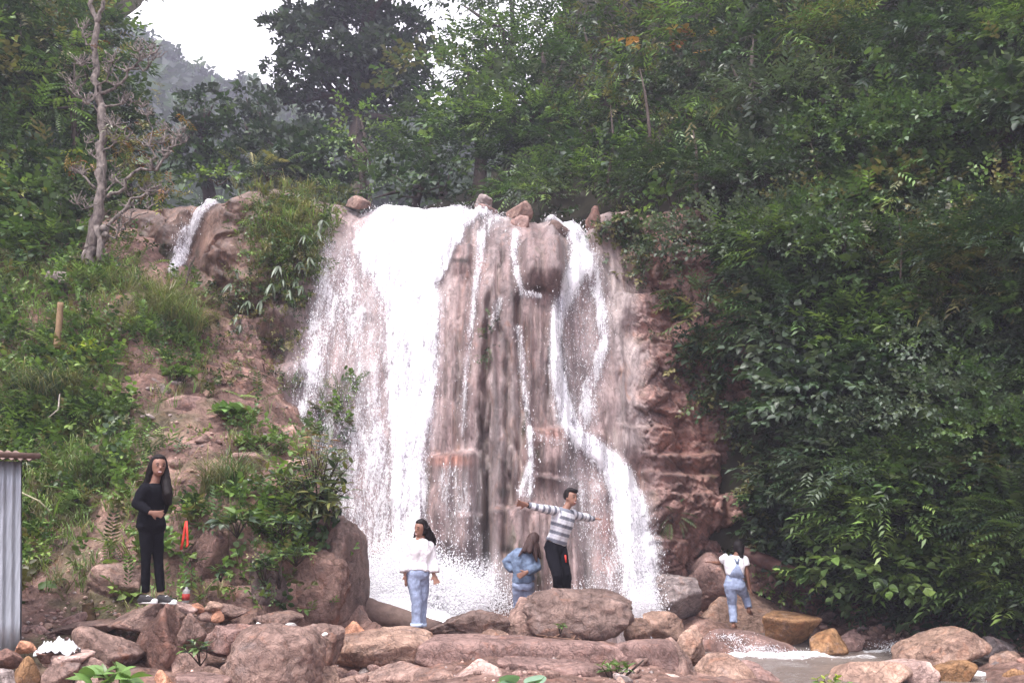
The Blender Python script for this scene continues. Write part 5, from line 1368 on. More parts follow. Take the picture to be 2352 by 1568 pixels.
R = [
 ('flat pinkish grey boulder with rounded top just right of the crumpled white cloth', 144,1441,302,1552, 8.7, BROWN, 11, {}),
 ('tall reddish brown boulder just below the feet of the woman in black', 288,1386,420,1568, 8.9, RED, 12, dict(depth=.7, side=[(-.7,-.3,.6,.7)])),
 ('tan edged slab sloping up left under the shoes of the woman in black', 240,1382,415,1452, 9.25, BROWN, 13, dict(depth=.55, side=[(-.6,-.2,.75,.5)], flat=True)),
 ('brown boulder wedged right of the tall one below the woman in black', 410,1409,464,1495, 9.0, BROWN, 14, {}),
 ('purplish flat topped boulder over the dark hole with the seedling', 456,1434,580,1514, 9.2, PINK, 15, dict(flat=True, embed=.05)),
 ('big angular boulder at the bottom with a pale diagonal edge on its face', 512,1437,722,1592, 8.8, BROWN, 16, dict(boxy=3, tilt=-6, side=[(.75,-.3,.5,.62),(-.8,-.5,.2,.6)], rough=.08)),
 ('low long brown boulder under the tall bank rock', 562,1405,686,1450, 10.0, BROWN, 17, dict(flat=True)),
 ('rounded brown boulder between the big angular one and the tan one', 683,1432,780,1515, 9.9, BROWN, 18, {}),
 ('small knobbly boulder left of the tan one, behind the round brown', 640,1445,720,1540, 9.6, PINK, 19, {}),
 ('wide tan boulder with an ochre right end, where the woman in the white blouse stands', 738,1445,984,1548, 10.6, TAN, 20, dict(boxy=3.4, side=[(-.75,-.2,.65,.55),(.2,-.4,.9,.6)], rough=.09, depth=.6, embed=.02)),
 ('orange and cream stone at the edge of the white splash', 772,1427,838,1482, 10.9, ORANGE, 21, dict(sub=4, embed=.1)),
 ('reddish broken stone right of the orange and cream one', 826,1430,894,1472, 10.9, RED, 22, dict(sub=4)),
 ('dark brown slanting boulder just right of the woman in the white blouse', 988,1400,1166,1490, 11.2, DARK, 23, dict(tilt=8, rough=.13, depth=.6, embed=0, side=[(-.6,0,.8,.55)])),
 ('small tan wedge stone under the slanting dark boulder', 1106,1443,1168,1472, 11.0, TAN, 24, dict(sub=4)),
 ('mossy brown rock leaning against the left of the big boulder', 1150,1374,1243,1470, 11.3, BROWN, 25, dict(side=[(-.75,-.2,.6,.5)], embed=.02)),
 ('big rough dark boulder in front of the man in the striped jumper', 1208,1349,1455,1480, 11.0, DARK, 26, dict(boxy=3.6, rough=.13, depth=.6, embed=0)),
 ('long flat pink slab running across the middle foreground', 960,1466,1430,1556, 10.6, PINK, 27, dict(boxy=7, ang=24, rough=.045, flat=True, depth=.32, side=[(0,-1,.1,.55)], cat='rock slab')),
 ('pink blocky right half of the long slab', 1405,1470,1556,1560, 10.6, PINK, 28, dict(boxy=6, ang=24, rough=.05, flat=True, depth=.5, side=[(0,-1,.1,.55)], cat='rock slab')),
 ('knobbly low rock shelf at the bottom edge right of the middle', 1150,1520,1408,1600, 9.6, PINK, 29, dict(rough=.12, flat=True, depth=.5)),
 ('pale peach pointed boulder at the bottom edge in the middle', 1030,1522,1165,1610, 9.2, PALE, 30, dict(side=[(-.6,-.2,.75,.45)], rough=.05)),
 ('long brown rough rock at the bottom edge left of the pale one', 765,1524,1050,1600, 9.6, BROWN, 31, dict(rough=.12, depth=.5, side=[(-.5,-.2,.85,.5)])),
 ('mottled brown grey boulder at the right end of the slab', 1490,1468,1602,1575, 10.6, BROWN, 32, dict(side=[(.7,-.2,.7,.6)])),
 ('smooth tan stone right of the big dark boulder', 1436,1417,1500,1482, 11.7, TAN, 33, {}),
 ('lumpy tan boulder between the smooth tan stone and the cascade', 1480,1405,1575,1475, 12.1, TAN, 34, {}),
 ('orange tan boulder left of the little cascade', 1535,1436,1622,1525, 11.4, TAN, 35, dict(rough=.12)),
 ('rounded tan boulder at the bottom edge left of the stream', 1604,1506,1740,1600, 10.7, TAN, 36, dict(rough=.05)),
 ('sloping pinkish boulder behind the rounded tan one, at the water', 1690,1522,1800,1590, 11.0, PINK, 37, dict(side=[(.6,-.2,.8,.5)])),
 ('small pale lumpy stones at the bottom edge below the slab', 1480,1543,1590,1600, 10.2, PALE, 38, dict(rough=.14)),
 ('wet rounded rock over which the stream spills', 1612,1450,1826,1530, 13.2, PINK, 39, dict(rough=.05, depth=.55, flat=True, embed=.1, side=[(.5,-.2,.8,.6)])),
 ('big flat ochre boulder right of the woman in dungarees', 1760,1409,1889,1486, 13.6, OCHRE, 40, dict(rough=.05, flat=True, embed=.04)),
 ('ochre wedge boulder standing in the stream', 1868,1446,1952,1510, 13.0, OCHRE, 41, dict(rough=.04, side=[(-.6,-.2,.75,.7)])),
 ('low pinkish wedge boulder right of the ochre wedge', 1912,1450,1992,1500, 13.4, PINK, 42, dict(rough=.05)),
 ('large sloping slab of rock behind the legs of the woman in dungarees', 1590,1350,1885,1475, 14.9, TAN, 43, dict(rough=.05, ang=22, depth=.45, side=[(.42,-.35,.85,.42),(-1,-.3,.1,.75),(0,-1,.35,.5)])),
 ('large grey brown undercut boulder beside the foot of the right-hand fall', 1498,1318,1615,1428, 14.4, GREY, 44, dict(flat=True, side=[(.3,-.6,-.7,.6)], embed=.02)),
 ('pinkish stepped rock behind the undercut boulder', 1560,1268,1690,1380, 15.1, PINK, 45, dict(ang=22)),
 ('big two toned boulder on the right bank of the stream', 2076,1442,2274,1560, 11.9, TAN, 46, dict(rough=.07, side=[(-.6,-.2,.75,.6)])),
 ('broad tan boulder at the bottom edge on the right', 1925,1519,2106,1605, 10.9, TAN, 47, dict(rough=.04)),
 ('small cream boulder right of the broad tan one', 2044,1518,2156,1568, 11.0, PALE, 48, dict(rough=.06, sub=4)),
 ('rounded olive tan boulder at the bottom edge on the right', 2150,1514,2243,1595, 11.0, OCHRE, 49, dict(rough=.05)),
 ('grey rounded stone at the right edge above the angular ones', 2268,1461,2340,1512, 12.4, GREY, 50, dict(sub=4)),
 ('angular tan boulder at the right edge', 2278,1495,2372,1572, 11.6, TAN, 51, {}),
 ('brown stone in the bottom right corner', 2316,1534,2392,1600, 10.8, OCHRE, 52, dict(sub=4)),
 ('brown flat rock under the bushes at right', 2222,1419,2310,1462, 13.3, BROWN, 53, dict(sub=4)),
 ('dark rock half hidden under the lowest bushes', 1878,1398,1935,1430, 15.0, DARK, 54, dict(sub=4)),
 ('round brown stone at the bottom left corner, egg shaped', 26,1508,80,1590, 7.9, OCHRE, 55, dict(rough=.03, ang=5, sub=4)),
 ('reddish brown stone at the left edge above the corner', -20,1489,46,1532, 8.0, RED, 56, dict(rough=.06, sub=4)),
 ('orange stone against the foot of the tin shed', 26,1470,76,1498, 8.3, ORANGE, 57, dict(sub=4)),
 ('flat whitish pink stone below the crumpled white cloth', 84,1499,196,1534, 8.2, PALE, 58, dict(flat=True, sub=4)),
 ('pinkish brown block below the flat whitish stone', 92,1522,172,1590, 7.9, BROWN, 59, dict(sub=4)),
 ('pale veined stone right of the pinkish brown block', 166,1528,222,1580, 7.9, PALE, 60, dict(sub=4)),
 ('brown domed stone between the pale veined one and the large flat boulder', 172,1510,250,1575, 8.2, BROWN, 61, dict(sub=4)),
 ('small reddish brown stone left of the crumpled white cloth', 72,1494,126,1520, 8.15, RED, 62, dict(sub=4)),
 ('grey stone in the bottom left corner', -20,1534,30,1600, 7.8, GREY, 63, dict(sub=4)),
 ('pale orange stone at the bottom edge below the tall reddish boulder', 350,1539,394,1592, 8.4, ORANGE, 64, dict(sub=4)),
 ('tan pebble shaped stone in the dark hole between boulders', 448,1528,510,1575, 8.7, TAN, 65, dict(sub=4)),
 ('small dull stone right of the pebble shaped one', 500,1520,545,1560, 8.9, BROWN, 66, dict(sub=4)),
 ('brown stone in the shadow below the wedged boulder', 395,1500,460,1570, 8.9, BROWN, 67, dict(sub=4)),
 ('low pinkish rock beside the shed, nearest to it', 40,1433,118,1475, 9.4, PINK, 68, dict(flat=True)),
 ('pinkish slab rising right of the low rock beside the shed', 130,1404,202,1445, 9.6, PINK, 69, dict(side=[(-.5,-.2,.85,.5)])),
 ('low layered rock left of the large flat boulder', 105,1428,260,1462, 9.4, BROWN, 70, dict(flat=True)),
 ('pink stone under the heel of the right shoe of the woman in black', 386,1382,446,1412, 9.4, PALE, 71, dict(sub=4)),
 ('brown sloping rock right of the small orange stones', 490,1385,570,1425, 9.9, BROWN, 72, {}),
 ('egg shaped stone in front of the purplish boulder', 560,1500,600,1540, 8.9, BROWN, 73, dict(sub=4)),
 ('rock with lighter top embedded in the dirt bank left of the woman in black', 192,1290,322,1385, 10.2, BROWN, 74, dict(flat=True, depth=.9)),
 ('dark red rock below the red ribbon', 404,1212,520,1385, 10.45, (.15,.09,.075), 75, dict(ang=7, side=[(-.5,-.5,.7,.6)])),
 ('dark purplish rock in the middle of the bank', 520,1268,655,1410, 10.5, (.12,.085,.08), 76, dict(ang=7, rough=.07)),
 ('massive reddish rock forming the right end of the bank', 616,1262,795,1440, 10.9, (.19,.12,.098), 77, dict(boxy=3, tilt=4, rough=.13, side=[(-.35,-.6,.7,.5),(.5,-.8,.1,.6)], depth=.7)),
 ('tall grey brown rock edge standing against the white splash', 722,1178,826,1455, 11.3, DARK, 78, dict(boxy=4, ang=22, side=[(.8,-.5,0,.7),(-.6,-.8,.1,.6)], depth=1.2, rough=.08)),
 ('flat stone on the path at the top of the step', 380,905,470,945, 13.1, PINK, 79, dict(flat=True, sub=4)),
 ('brown stone among the grass left of the path', 205,880,265,930, 13.0, BROWN, 80, dict(sub=4)),
 ('grey stone on the bank above the path', 310,862,395,905, 13.2, GREY, 81, dict(sub=4)),
 ('grey whitish flat rock in front of the bare tree', 85,618,180,655, 14.4, GREY, 82, dict(sub=4, flat=True)),
 ('low stone under the large leaved green plant', 560,990,650,1030, 12.7, GREY, 83, dict(sub=4)),
 ('stone in the dirt slope right of the path', 640,1050,705,1085, 12.0, PINK, 84, dict(sub=4)),
 ('smooth pinkish rock let into the path above the woman in black', 520,1035,610,1080, 12.0, PINK, 85, dict(flat=True, sub=4)),
 ('cracked pink rock poking out of the dome below the bamboo', 468,718,600,830, 15.0, PINK, 86, dict(ang=22, depth=.5)),
 ('grey green rounded boulder on the lip of the fall, leftmost of the two', 1088,444,1132,480, 17.2, GREY, 87, dict(sub=4, embed=.1)),
 ('low pink stone at the lip just below the grey green boulder', 1085,466,1145,492, 16.9, PINK, 88, dict(sub=4)),
 ('brown square boulder on the lip right of the grey green one', 1160,458,1226,500, 16.7, BROWN, 89, dict(sub=4, ang=22)),
 ('light block leaning at the top of the fluted rock', 1168,490,1218,548, 16.2, PINK, 90, dict(sub=4, ang=22)),
 ('round dark stone between the two strands at the top of the right-hand fall', 1255,503,1312,545, 16.1, DARK, 91, dict(sub=4, ang=6)),
 ('tall narrow red rock at the top of the cliff right of the right-hand fall', 1345,470,1385,540, 16.5, RED, 92, dict(sub=4)),
 ('brown rock with a grassy cap at the right shoulder of the earth dome', 790,440,850,475, 16.9, BROWN, 93, dict(sub=4)),
 ('knobbly brown rock at the bottom edge just left of the pale peach one', 930,1538,1045,1610, 9.3, BROWN, 94, dict(rough=.12)),
 ('squat pinkish rock at the bottom edge right of the knobbly shelf', 1395,1548,1490,1610, 9.8, PINK, 95, dict(rough=.1)),
 ('brown rock at the bottom edge right of the big angular boulder', 700,1532,780,1610, 9.2, TAN, 96, dict(rough=.08)),
 ('low brown stone at the bottom edge right of the pale orange one', 388,1552,520,1610, 8.3, PINK, 97, dict(rough=.1, flat=True)),
]
for lab, u0, v0, u1, v1, D, col, seed, kw in R:
    f = 1 + .12 * math.sin(seed * 5.1)
    boulder(lab, u0, v0, u1, v1, D, tuple(c * f for c in col), seed, **kw)
# orange stones heap
for i, (u0, v0, u1, v1) in enumerate([(436,1384,470,1408),(466,1380,508,1402),(480,1398,512,1425),(452,1402,486,1424)]):
    boulder(['small orange brown stone, leftmost of the heap right of the shoes', 'small tan stone on top of the heap right of the shoes', 'small tan stone, rightmost of the heap right of the shoes', 'small brown stone at the bottom of the heap right of the shoes'][i],
            u0, v0, u1, v1, 9.5, (ORANGE, TAN, ORANGE, BROWN)[i], 120 + i, sub=3, name='stone', cat='stone', group='heap of small stones right of the shoes')
# white pebbles
for lab, u0, v0, u1, v1, D in [('upright white pebble on the purplish flat topped boulder', 588,1428,606,1444, 9.2), ('flat white pebble on top of the big angular boulder', 653,1430,678,1439, 9.6), ('small white pebble on the slope of the round brown boulder', 738,1451,752,1460, 9.7)]:
    boulder(lab, u0, v0, u1, v1, D, (.8, .76, .72), int(u0), sub=3, name='pebble', cat='pebble', embed=.1, rough=.05)
# cobbles on the gravel bank: alike, one group
r2 = np.random.default_rng(5)
def cobble(u, v, w, D, col, label, group):
    p = hit(u, v, False, 9, 17)
    V, F = rock_shape(int(r2.integers(9999)), 3, 8, 9, .08)
    o = mesh_np('cobble', V * np.array([w, w * .8, w * .62]) * .5, F, M_ROCK)
    o.location = p + [0, 0, w * .12]; o.rotation_euler = (r2.uniform(-.3, .3), r2.uniform(-.3, .3), r2.uniform(0, 6))
    ff = r2.uniform(.75, 1.25); o.color = (*[c * ff for c in col], 1)
    tag(o, label, 'stone', group)
NMC = [(PINK, 'pinkish'), (RED, 'dark reddish'), (GREY, 'grey'), (TAN, 'tan'), (BROWN, 'brown')]
def szw(w, lim): return 'larger' if w > lim else 'small'
def cobs(n, u0, u1, v0, v1, w0, w1, D, tail, group):
    for i in range(n):
        w = r2.uniform(w0, w1); c, nm = NMC[int(r2.integers(5))]
        u = r2.uniform(u0, u1)
        side_ = 'left' if u < u0 + (u1 - u0) / 3 else ('right' if u > u1 - (u1 - u0) / 3 else 'middle')
        cobble(u, r2.uniform(v0, v1), w, D, c, szw(w, (w0 + w1) / 2) + ' ' + nm + ' stone ' + tail + ', ' + side_ + ' part', group)
cobs(60, 1885, 2120, 1408, 1478, .07, .24, 14, 'lying on the gravel bank behind the stream', 'cobbles on the gravel bank')
cobs(40, 60, 520, 1390, 1470, .05, .13, 9, 'in the dirt at the foot of the left bank', 'loose stones at the foot of the left bank')
cobs(60, 420, 1560, 1495, 1566, .06, .22, 9, 'between the foreground boulders', 'loose stones between the foreground boulders')
cobs(30, 2180, 2350, 1450, 1545, .07, .22, 12, 'on the right bank between the boulders', 'loose stones on the right bank')
cobs(34, 300, 700, 880, 1180, .06, .24, 12, 'in the dirt slope of the path', 'loose stones on the path')
# gravel and grit
def grit(name, spots, n, s0, s1, seedb):
    V0, F0 = rock_shape(seedb, 1, 8, 8, .05)
    Vs, Fs, Cs = [], [], []
    cnt = 0
    for (u0, u1, v0, v1, k) in spots:
        for i in range(k):
            p = hit(r2.uniform(u0, u1), r2.uniform(v0, v1), False, 8, 17)
            s = r2.uniform(s0, s1); a = r2.uniform(0, 6.28)
            Rz = np.array([[math.cos(a), -math.sin(a), 0], [math.sin(a), math.cos(a), 0], [0, 0, 1]])
            Vs.append((V0 * [s, s * r2.uniform(.5, 1), s * .6]) @ Rz.T + p); Fs.append(F0 + cnt * len(V0)); cnt += 1
            Cs.append(np.broadcast_to(np.array([PINK, BROWN, GREY, RED, PALE][r2.integers(5)]) * r2.uniform(.6, 1.2), V0.shape))
    tag(mesh_np(name, np.concatenate(Vs), np.concatenate(Fs), M_GROUND, col=np.concatenate(Cs)), kind='stuff')
grit('gravel', [(1880,2352,1405,1500,420),(50,560,1380,1470,300),(380,700,930,1180,260),(60,330,1240,1420,260),(420,1560,1490,1566,260)], 0, .012, .04, 3)

# ------------------------------------------------------------------ logs, post, stump, sticks
def log(name, label, cat, pts, r, mat, n=14, jit=.06):
    base = np.asarray(pts[0]); pts = [np.asarray(p, float) for p in pts]
    Pn = []
    for a, b in zip(pts[:-1], pts[1:]):
        for t in np.linspace(0, 1, 6, endpoint=False): Pn.append(a + (b - a) * t)
    Pn.append(pts[-1]); Pn = np.array(Pn)
    rr = np.interp(np.linspace(0, 1, len(Pn)), np.linspace(0, 1, len(r)), r) * (1 + jit * rng.uniform(-1, 1, len(Pn)))
    V, F4, F3 = tube(Pn, list(rr), n)
    V = V + (fbm(V * 6, 3, 55) * rr.mean() * .18)[:, None] * rng.normal(0, 1, 3)
    o = joined(name, [(V, F4, F3)], mat, None, base); tag(o, label, cat); return o
log('fallen_log', 'grey fallen log lying in front of the white splash', 'log', [P(745,1376,12.2), P(850,1404,12.0), P(930,1425,11.9), P(1010,1446,11.8)], [.17, .165, .14, .10], M_WOOD)
log('fallen_log', 'dark fallen trunk wedged in the slope behind the woman in dungarees', 'log', [P(1705,1268,15.0), P(1760,1290,14.8), P(1825,1318,14.4)], [.10, .13, .12], simple_mat('dark_wet_wood', (.085, .04, .034), .7, .8, 8, .5))
log('wooden_post', 'short tan wooden post standing in the bushes of the left bank', 'post', [P(130,800,13.3), P(136,745,13.3), P(139,695,13.3)], [.055, .05, .045], simple_mat('tan_wood', (.24, .16, .09), .85, .5, 12, .35))
log('tree_stump', 'small mossy sawn stump on the dirt behind the flat boulder', 'stump', [P(204,1424,9.7), P(203,1400,9.7), P(202,1384,9.7)], [.075, .065, .06], simple_mat('stump_bark', (.085, .055, .03), .95, .8, 20, .5))
log('driftwood_branch', 'grey driftwood stick leaning on the middle slab', 'stick', [P(1408,1572,9.9), P(1415,1530,9.9), P(1407,1505,9.9)], [.022, .02, .012], M_WOOD)
log('driftwood_branch', 'dark slanting stick crossing the bright plant on the middle slab', 'stick', [P(1425,1562,9.5), P(1450,1540,9.5), P(1478,1515,9.5)], [.012, .012, .008], M_BARK)
log('dead_branch', 'black forked branch sticking out over the small left fall', 'branch', [P(394,688,15.0), P(415,680,14.9), P(428,650,14.9), P(436,610,15.0), P(448,590,15.1)], [.012, .022, .02, .016, .012], M_BARK)
log('dead_branch', 'pale forked dead twig in the grass of the left bank', 'branch', [P(112,958,12.4), P(134,940,12.4), P(137,905,12.5)], [.008, .012, .008], simple_mat('bleached_wood', (.45, .40, .34), .8))
log('bent_sapling_stem', 'bare bent stem with a tuft of leaves right of the shed', 'stick', [P(48,1130,11.0), P(90,1150,11.0), P(120,1180,11.1)], [.009, .01, .008], simple_mat('straw_wood', (.36, .33, .22), .8))
# roots and dry vines in the hollow under the dome and round the big boulder
T = []
for i in range(46):
    u, v = rng.uniform(500, 650), rng.uniform(790, 890)
    p = hit(u, v, False, 12, 20) - [0, .10, 0]
    q_ = P(*pix(p + np.array([rng.uniform(-.5, .5), 0, rng.uniform(-.6, .1)])), p[1] - rng.uniform(0, .15))
    T.append(tube([p, (p + q_) / 2 + rng.normal(0, .08, 3), q_], [.008, .006, .003], 5))
tag(joined('hanging_roots', T, simple_mat('root_bark', (.11, .06, .045), .9), None, P(560, 850, 15)), kind='stuff')
T = []
for i in range(26):
    a = P(rng.uniform(1232, 1330), rng.uniform(1456, 1482), 10.85)
    T.append(tube([a, a + rng.normal(0, .07, 3) * [1.5, .4, 1], a + rng.normal(0, .13, 3) * [1.8, .4, .7]], [.007, .006, .003], 5))
tag(joined('dry_vine_tangle', T, simple_mat('dry_vine', (.28, .17, .12), .9), None, P(1280, 1470, 10.8)), 'tangle of dry reddish vine roots at the foot of the big rough boulder', 'vine tangle')

# ------------------------------------------------------------------ tin shed
M_TIN = simple_mat('galvanised_sheet', (.36, .385, .42), .5, .1, 5, .35, .5, metallic=.35, stretch=(6, 6, .5))
M_RUST = simple_mat('rusty_roof_sheet', (.22, .15, .13), .8, .3, 8, .4)
sx1 = P(48, 1300, 8.5)[0]; sy = 8.5; zb = .45; zt = P(20, 1062, 8.5)[2]
shed = empty('tin_shed', (sx1 - .6, sy, zb)); tag(shed, 'grey corrugated tin shed at the left edge of the picture', 'shed')
TH = math.radians(-36)
AX = np.array([math.cos(TH), math.sin(TH), 0]); BX = np.array([-math.sin(TH), math.cos(TH), 0]) * 1.0
AX = np.array([.80, .60, 0]); BX = np.array([-.60, .80, 0]); PB = P(46, 1494, 8.5); PT = P(49, 1060, 8.5); UPV = (PT - PB) / np.linalg.norm(PT - PB); HW = np.linalg.norm(PT - PB); PX = PB * np.array([1, 1, 0]); zb = PB[2]; PXT = PT * np.array([1, 1, 0]); zt = PT[2]; shed.location = tuple(PB - AX * .7)
def corr(name, origin, ax, up, w, h, pitch=.076, amp=.011, mat=M_TIN, parent=shed, nh=8):
    ax = np.array(ax, float); up = np.array(up, float); nr = np.cross(ax, up)
    t = np.arange(0, w + 1e-6, pitch / 8); s = np.linspace(0, h, nh)
    V = []
    for b in s:
        for a in t: V.append(np.array(origin) + ax * a + up * b + nr * (amp * math.cos(2 * math.pi * a / pitch) + .004 * math.sin(b * 3 + a * 2)))
    V = np.array(V); n = len(t)
    F = grid_faces(n, nh)
    V2 = V - nr * .0025                       # real thickness of the sheet
    Fb = F[:, ::-1] + len(V)
    e = [(i, i + 1, i + 1 + len(V), i + len(V)) for i in range((nh - 1) * n, nh * n - 1)] + [(i + 1, i, i + len(V), i + 1 + len(V)) for i in range(n - 1)]
    o = mesh_np(name, np.vstack([V, V2]) - np.array(parent.location), np.vstack([F, Fb, np.array(e)]), mat, parent=parent)
    return o
corr('wall_sheet', PX - AX * 1.4 + [0, 0, zb], AX, UPV, .72, HW)
corr('wall_sheet', PX - AX * .69 - BX * .012 + [0, 0, zb], AX, UPV, .69, HW)
corr('side_wall_sheet', PX + BX * .01 + [0, 0, zb], BX, UPV, 1.2, HW)
corr('side_wall_sheet', PX - AX * 1.4 + BX * .01 + [0, 0, zb], BX, UPV, 1.2, HW)
corr('back_wall_sheet', PX - AX * 1.4 + BX * 1.2 + [0, 0, zb], AX, UPV, 1.4, HW)
rt_ = P(80, 1052, 8.5)[0]
corr('roof_sheet', PXT - AX * 1.5 - BX * .12 + [0, 0, zt + .012], AX, BX * .985 + [0, 0, .12], 1.5 + .13, 1.5, mat=M_RUST, amp=.013)
def box(name, c, s, mat, parent):
    v = np.array([(x, y, z) for z in (-1, 1) for y in (-1, 1) for x in (-1, 1)], float) * np.array(s) / 2 + np.array(c) - np.array(parent.location)
    F = np.array([(0, 2, 3, 1), (4, 5, 7, 6), (0, 1, 5, 4), (2, 6, 7, 3), (0, 4, 6, 2), (1, 3, 7, 5)])
    return mesh_np(name, v, F, mat, parent=parent, smooth=False)
def beam(name, a, b, w, h):
    a, b = np.array(a, float), np.array(b, float); d = (b - a) / np.linalg.norm(b - a)
    sd_ = np.cross(d, [0.01, 0, 1]); sd_ /= np.linalg.norm(sd_); up_ = np.cross(sd_, d); V = []
    for p in (a, b):
        for (q1, q2) in ((-1, -1), (1, -1), (1, 1), (-1, 1)): V.append(p + sd_ * q1 * w / 2 + up_ * q2 * h / 2)
    F = np.array([(0, 1, 2, 3), (7, 6, 5, 4), (0, 4, 5, 1), (1, 5, 6, 2), (2, 6, 7, 3), (3, 7, 4, 0)])
    return mesh_np(name, np.array(V) - np.array(shed.location), F, M_WOOD, parent=shed, smooth=False)
beam('roof_plank', PXT - AX * 1.5 - BX * .10 + [0, 0, zt + .055], PXT + AX * .14 - BX * .10 + [0, 0, zt + .055], .12, .05)
beam('corner_post', PX - AX * .045 + BX * .05 + [0, 0, zb], PXT - AX * .045 + BX * .05 + [0, 0, zt], .05, .05)

# ------------------------------------------------------------------ left things: cloth, ribbon, bottle, litter
M_WHITE = simple_mat('white_cloth', (.66, .66, .67), .8, .8, 14, .15)
def crumple(name, label, cat, u0, v0, u1, v1, D, mat, seed, amp=.25, n=26):
    X, Y = np.meshgrid(np.linspace(-1, 1, n), np.linspace(-1, 1, n))
    s = D / FPX; w = (u1 - u0) * s / 2; h = (v1 - v0) * s
    q_ = np.stack([X * 2 + seed, Y * 2, X * 0], -1)
    edge = np.clip(1 - (np.abs(X) ** 3 + np.abs(Y) ** 3) * .6, 0, 1)
    Z = h * edge * (.25 + .75 * np.clip(ridged(q_ * 1.3, 3, seed), 0, 1))
    ang = 1 + .25 * fbm(q_, 3, seed + 4)
    c = P((u0 + u1) / 2, v1, D)
    V = np.stack([X * w * ang, Y * w * .7 * ang, Z], -1).reshape(-1, 3)
    V2 = V - [0, 0, .006]
    F = grid_faces(n, n)
    o = mesh_np(name, np.vstack([V, V2]), np.vstack([F, F[:, ::-1] + len(V)]), mat); o.location = c
    tag(o, label, cat); return o
crumple('crumpled_cloth', 'crumpled white cloth lying on the stones at the lower left', 'cloth', 92, 1462, 174, 1500, 8.25, M_WHITE, 31)
crumple('litter_scrap', 'scrap of white litter on the slope above the two dark rocks', 'litter', 556, 1096, 578, 1109, 11.7, M_WHITE, 7)
crumple('litter_scrap', 'white plastic scrap behind the knee of the woman in black', 'litter', 392, 1312, 408, 1332, 10.4, M_WHITE, 17)
M_RED = simple_mat('red_ribbon', (.62, .05, .035), .55, .2, 10, .2)
rb = P(424, 1196, 10.3)
T = []
def strip(pts, w, th=.004):
    pts = np.asarray(pts, float); V = []
    for k, p in enumerate(pts):
        V += [p + [-w / 2, 0, 0], p + [w / 2, 0, 0], p + [w / 2, th, 0], p + [-w / 2, th, 0]]
    m = len(pts); F = []
    for k in range(m - 1):
        a = k * 4
        for j in range(4): F.append((a + j, a + (j + 1) % 4, a + 4 + (j + 1) % 4, a + 4 + j))
    F += [(3, 2, 1, 0), (m * 4 - 4, m * 4 - 3, m * 4 - 2, m * 4 - 1)]
    return np.array(V), np.array(F), np.zeros((0, 3), int)
joined_r = joined('red_ribbon', [strip([P(428,1196,10.25), P(424,1215,10.24), P(421,1235,10.26), P(416,1262,10.22)], .03), strip([P(428,1196,10.22), P(430,1225,10.2), P(431,1250,10.22), P(428,1256,10.2)], .025)], M_RED, None, rb)
tag(joined_r, 'forked strip of red plastic ribbon hanging on the dark red rock', 'ribbon')
# glass bottle lying upright with a red label
bt = P(426, 1384, 9.85); bo = empty('drink_bottle', bt); tag(bo, 'clear bottle with a red label standing right of the shoes', 'bottle')
hb = .17
M_GL = simple_mat('bottle_plastic', (.42, .40, .38), .15, 0, 10, .1, .6)
joined('bottle_body', [tube([(0, 0, 0), (0, 0, .01), (0, 0, hb * .35), (0, 0, hb * .7), (0, 0, hb * .8), (0, 0, hb * .88), (0, 0, hb * .92), (0, 0, hb)], [.034, .040, .040, .040, .034, .020, .015, .015], 16)], M_GL, bo)
joined('label', [tube([(0, 0, .03), (0, 0, .10)], [.0415, .0415], 16)], simple_mat('red_label', (.5, .06, .05), .5), bo)

# =================================================================== PEOPLE
def loft(cs, sides, rx, ry, n=20):
    cs = np.asarray(cs, float); m = len(cs); T = np.gradient(cs, axis=0); V = []
    a = np.linspace(0, 2 * np.pi, n, endpoint=False)
    for k in range(m):
        t = T[k] / np.linalg.norm(T[k]); s = np.asarray(sides[k], float); s = s - t * (s @ t); s /= np.linalg.norm(s); f = np.cross(s, t)
        ca, sa = np.cos(a), np.sin(a)
        V.append(cs[k] + np.outer(np.sign(ca) * np.abs(ca) ** .85, s) * rx[k] + np.outer(np.sign(sa) * np.abs(sa) ** .85, f) * ry[k])
    V = np.concatenate(V + [cs[:1], cs[-1:]])
    i = np.arange(m * n).reshape(m, n)
    F = np.stack([i[:-1], np.roll(i[:-1], -1, 1), np.roll(i[1:], -1, 1), i[1:]], -1).reshape(-1, 4)
    A, B = m * n, m * n + 1
    F3 = [(A, (k + 1) % n, k) for k in range(n)] + [(B, i[-1][k], i[-1][(k + 1) % n]) for k in range(n)]
    return V, F, np.array(F3)
def ell(c, r, fr=np.eye(3), sub=3):
    d, F = ico(sub)
    return (d * np.asarray(r)) @ np.asarray(fr) + np.asarray(c), np.zeros((0, 4), int), F     # fr rows = axes
def limb(pts, radii, n=12):
    """tapered limb through joints, a few rings between them"""
    pts = np.asarray(pts, float); P_, R_ = [], []
    for a, b, ra, rb in zip(pts[:-1], pts[1:], radii[:-1], radii[1:]):
        for t in (0, .33, .66): P_.append(a + (b - a) * t); R_.append(ra + (rb - ra) * t)
    P_.append(pts[-1]); R_.append(radii[-1])
    return tube(P_, R_, n)
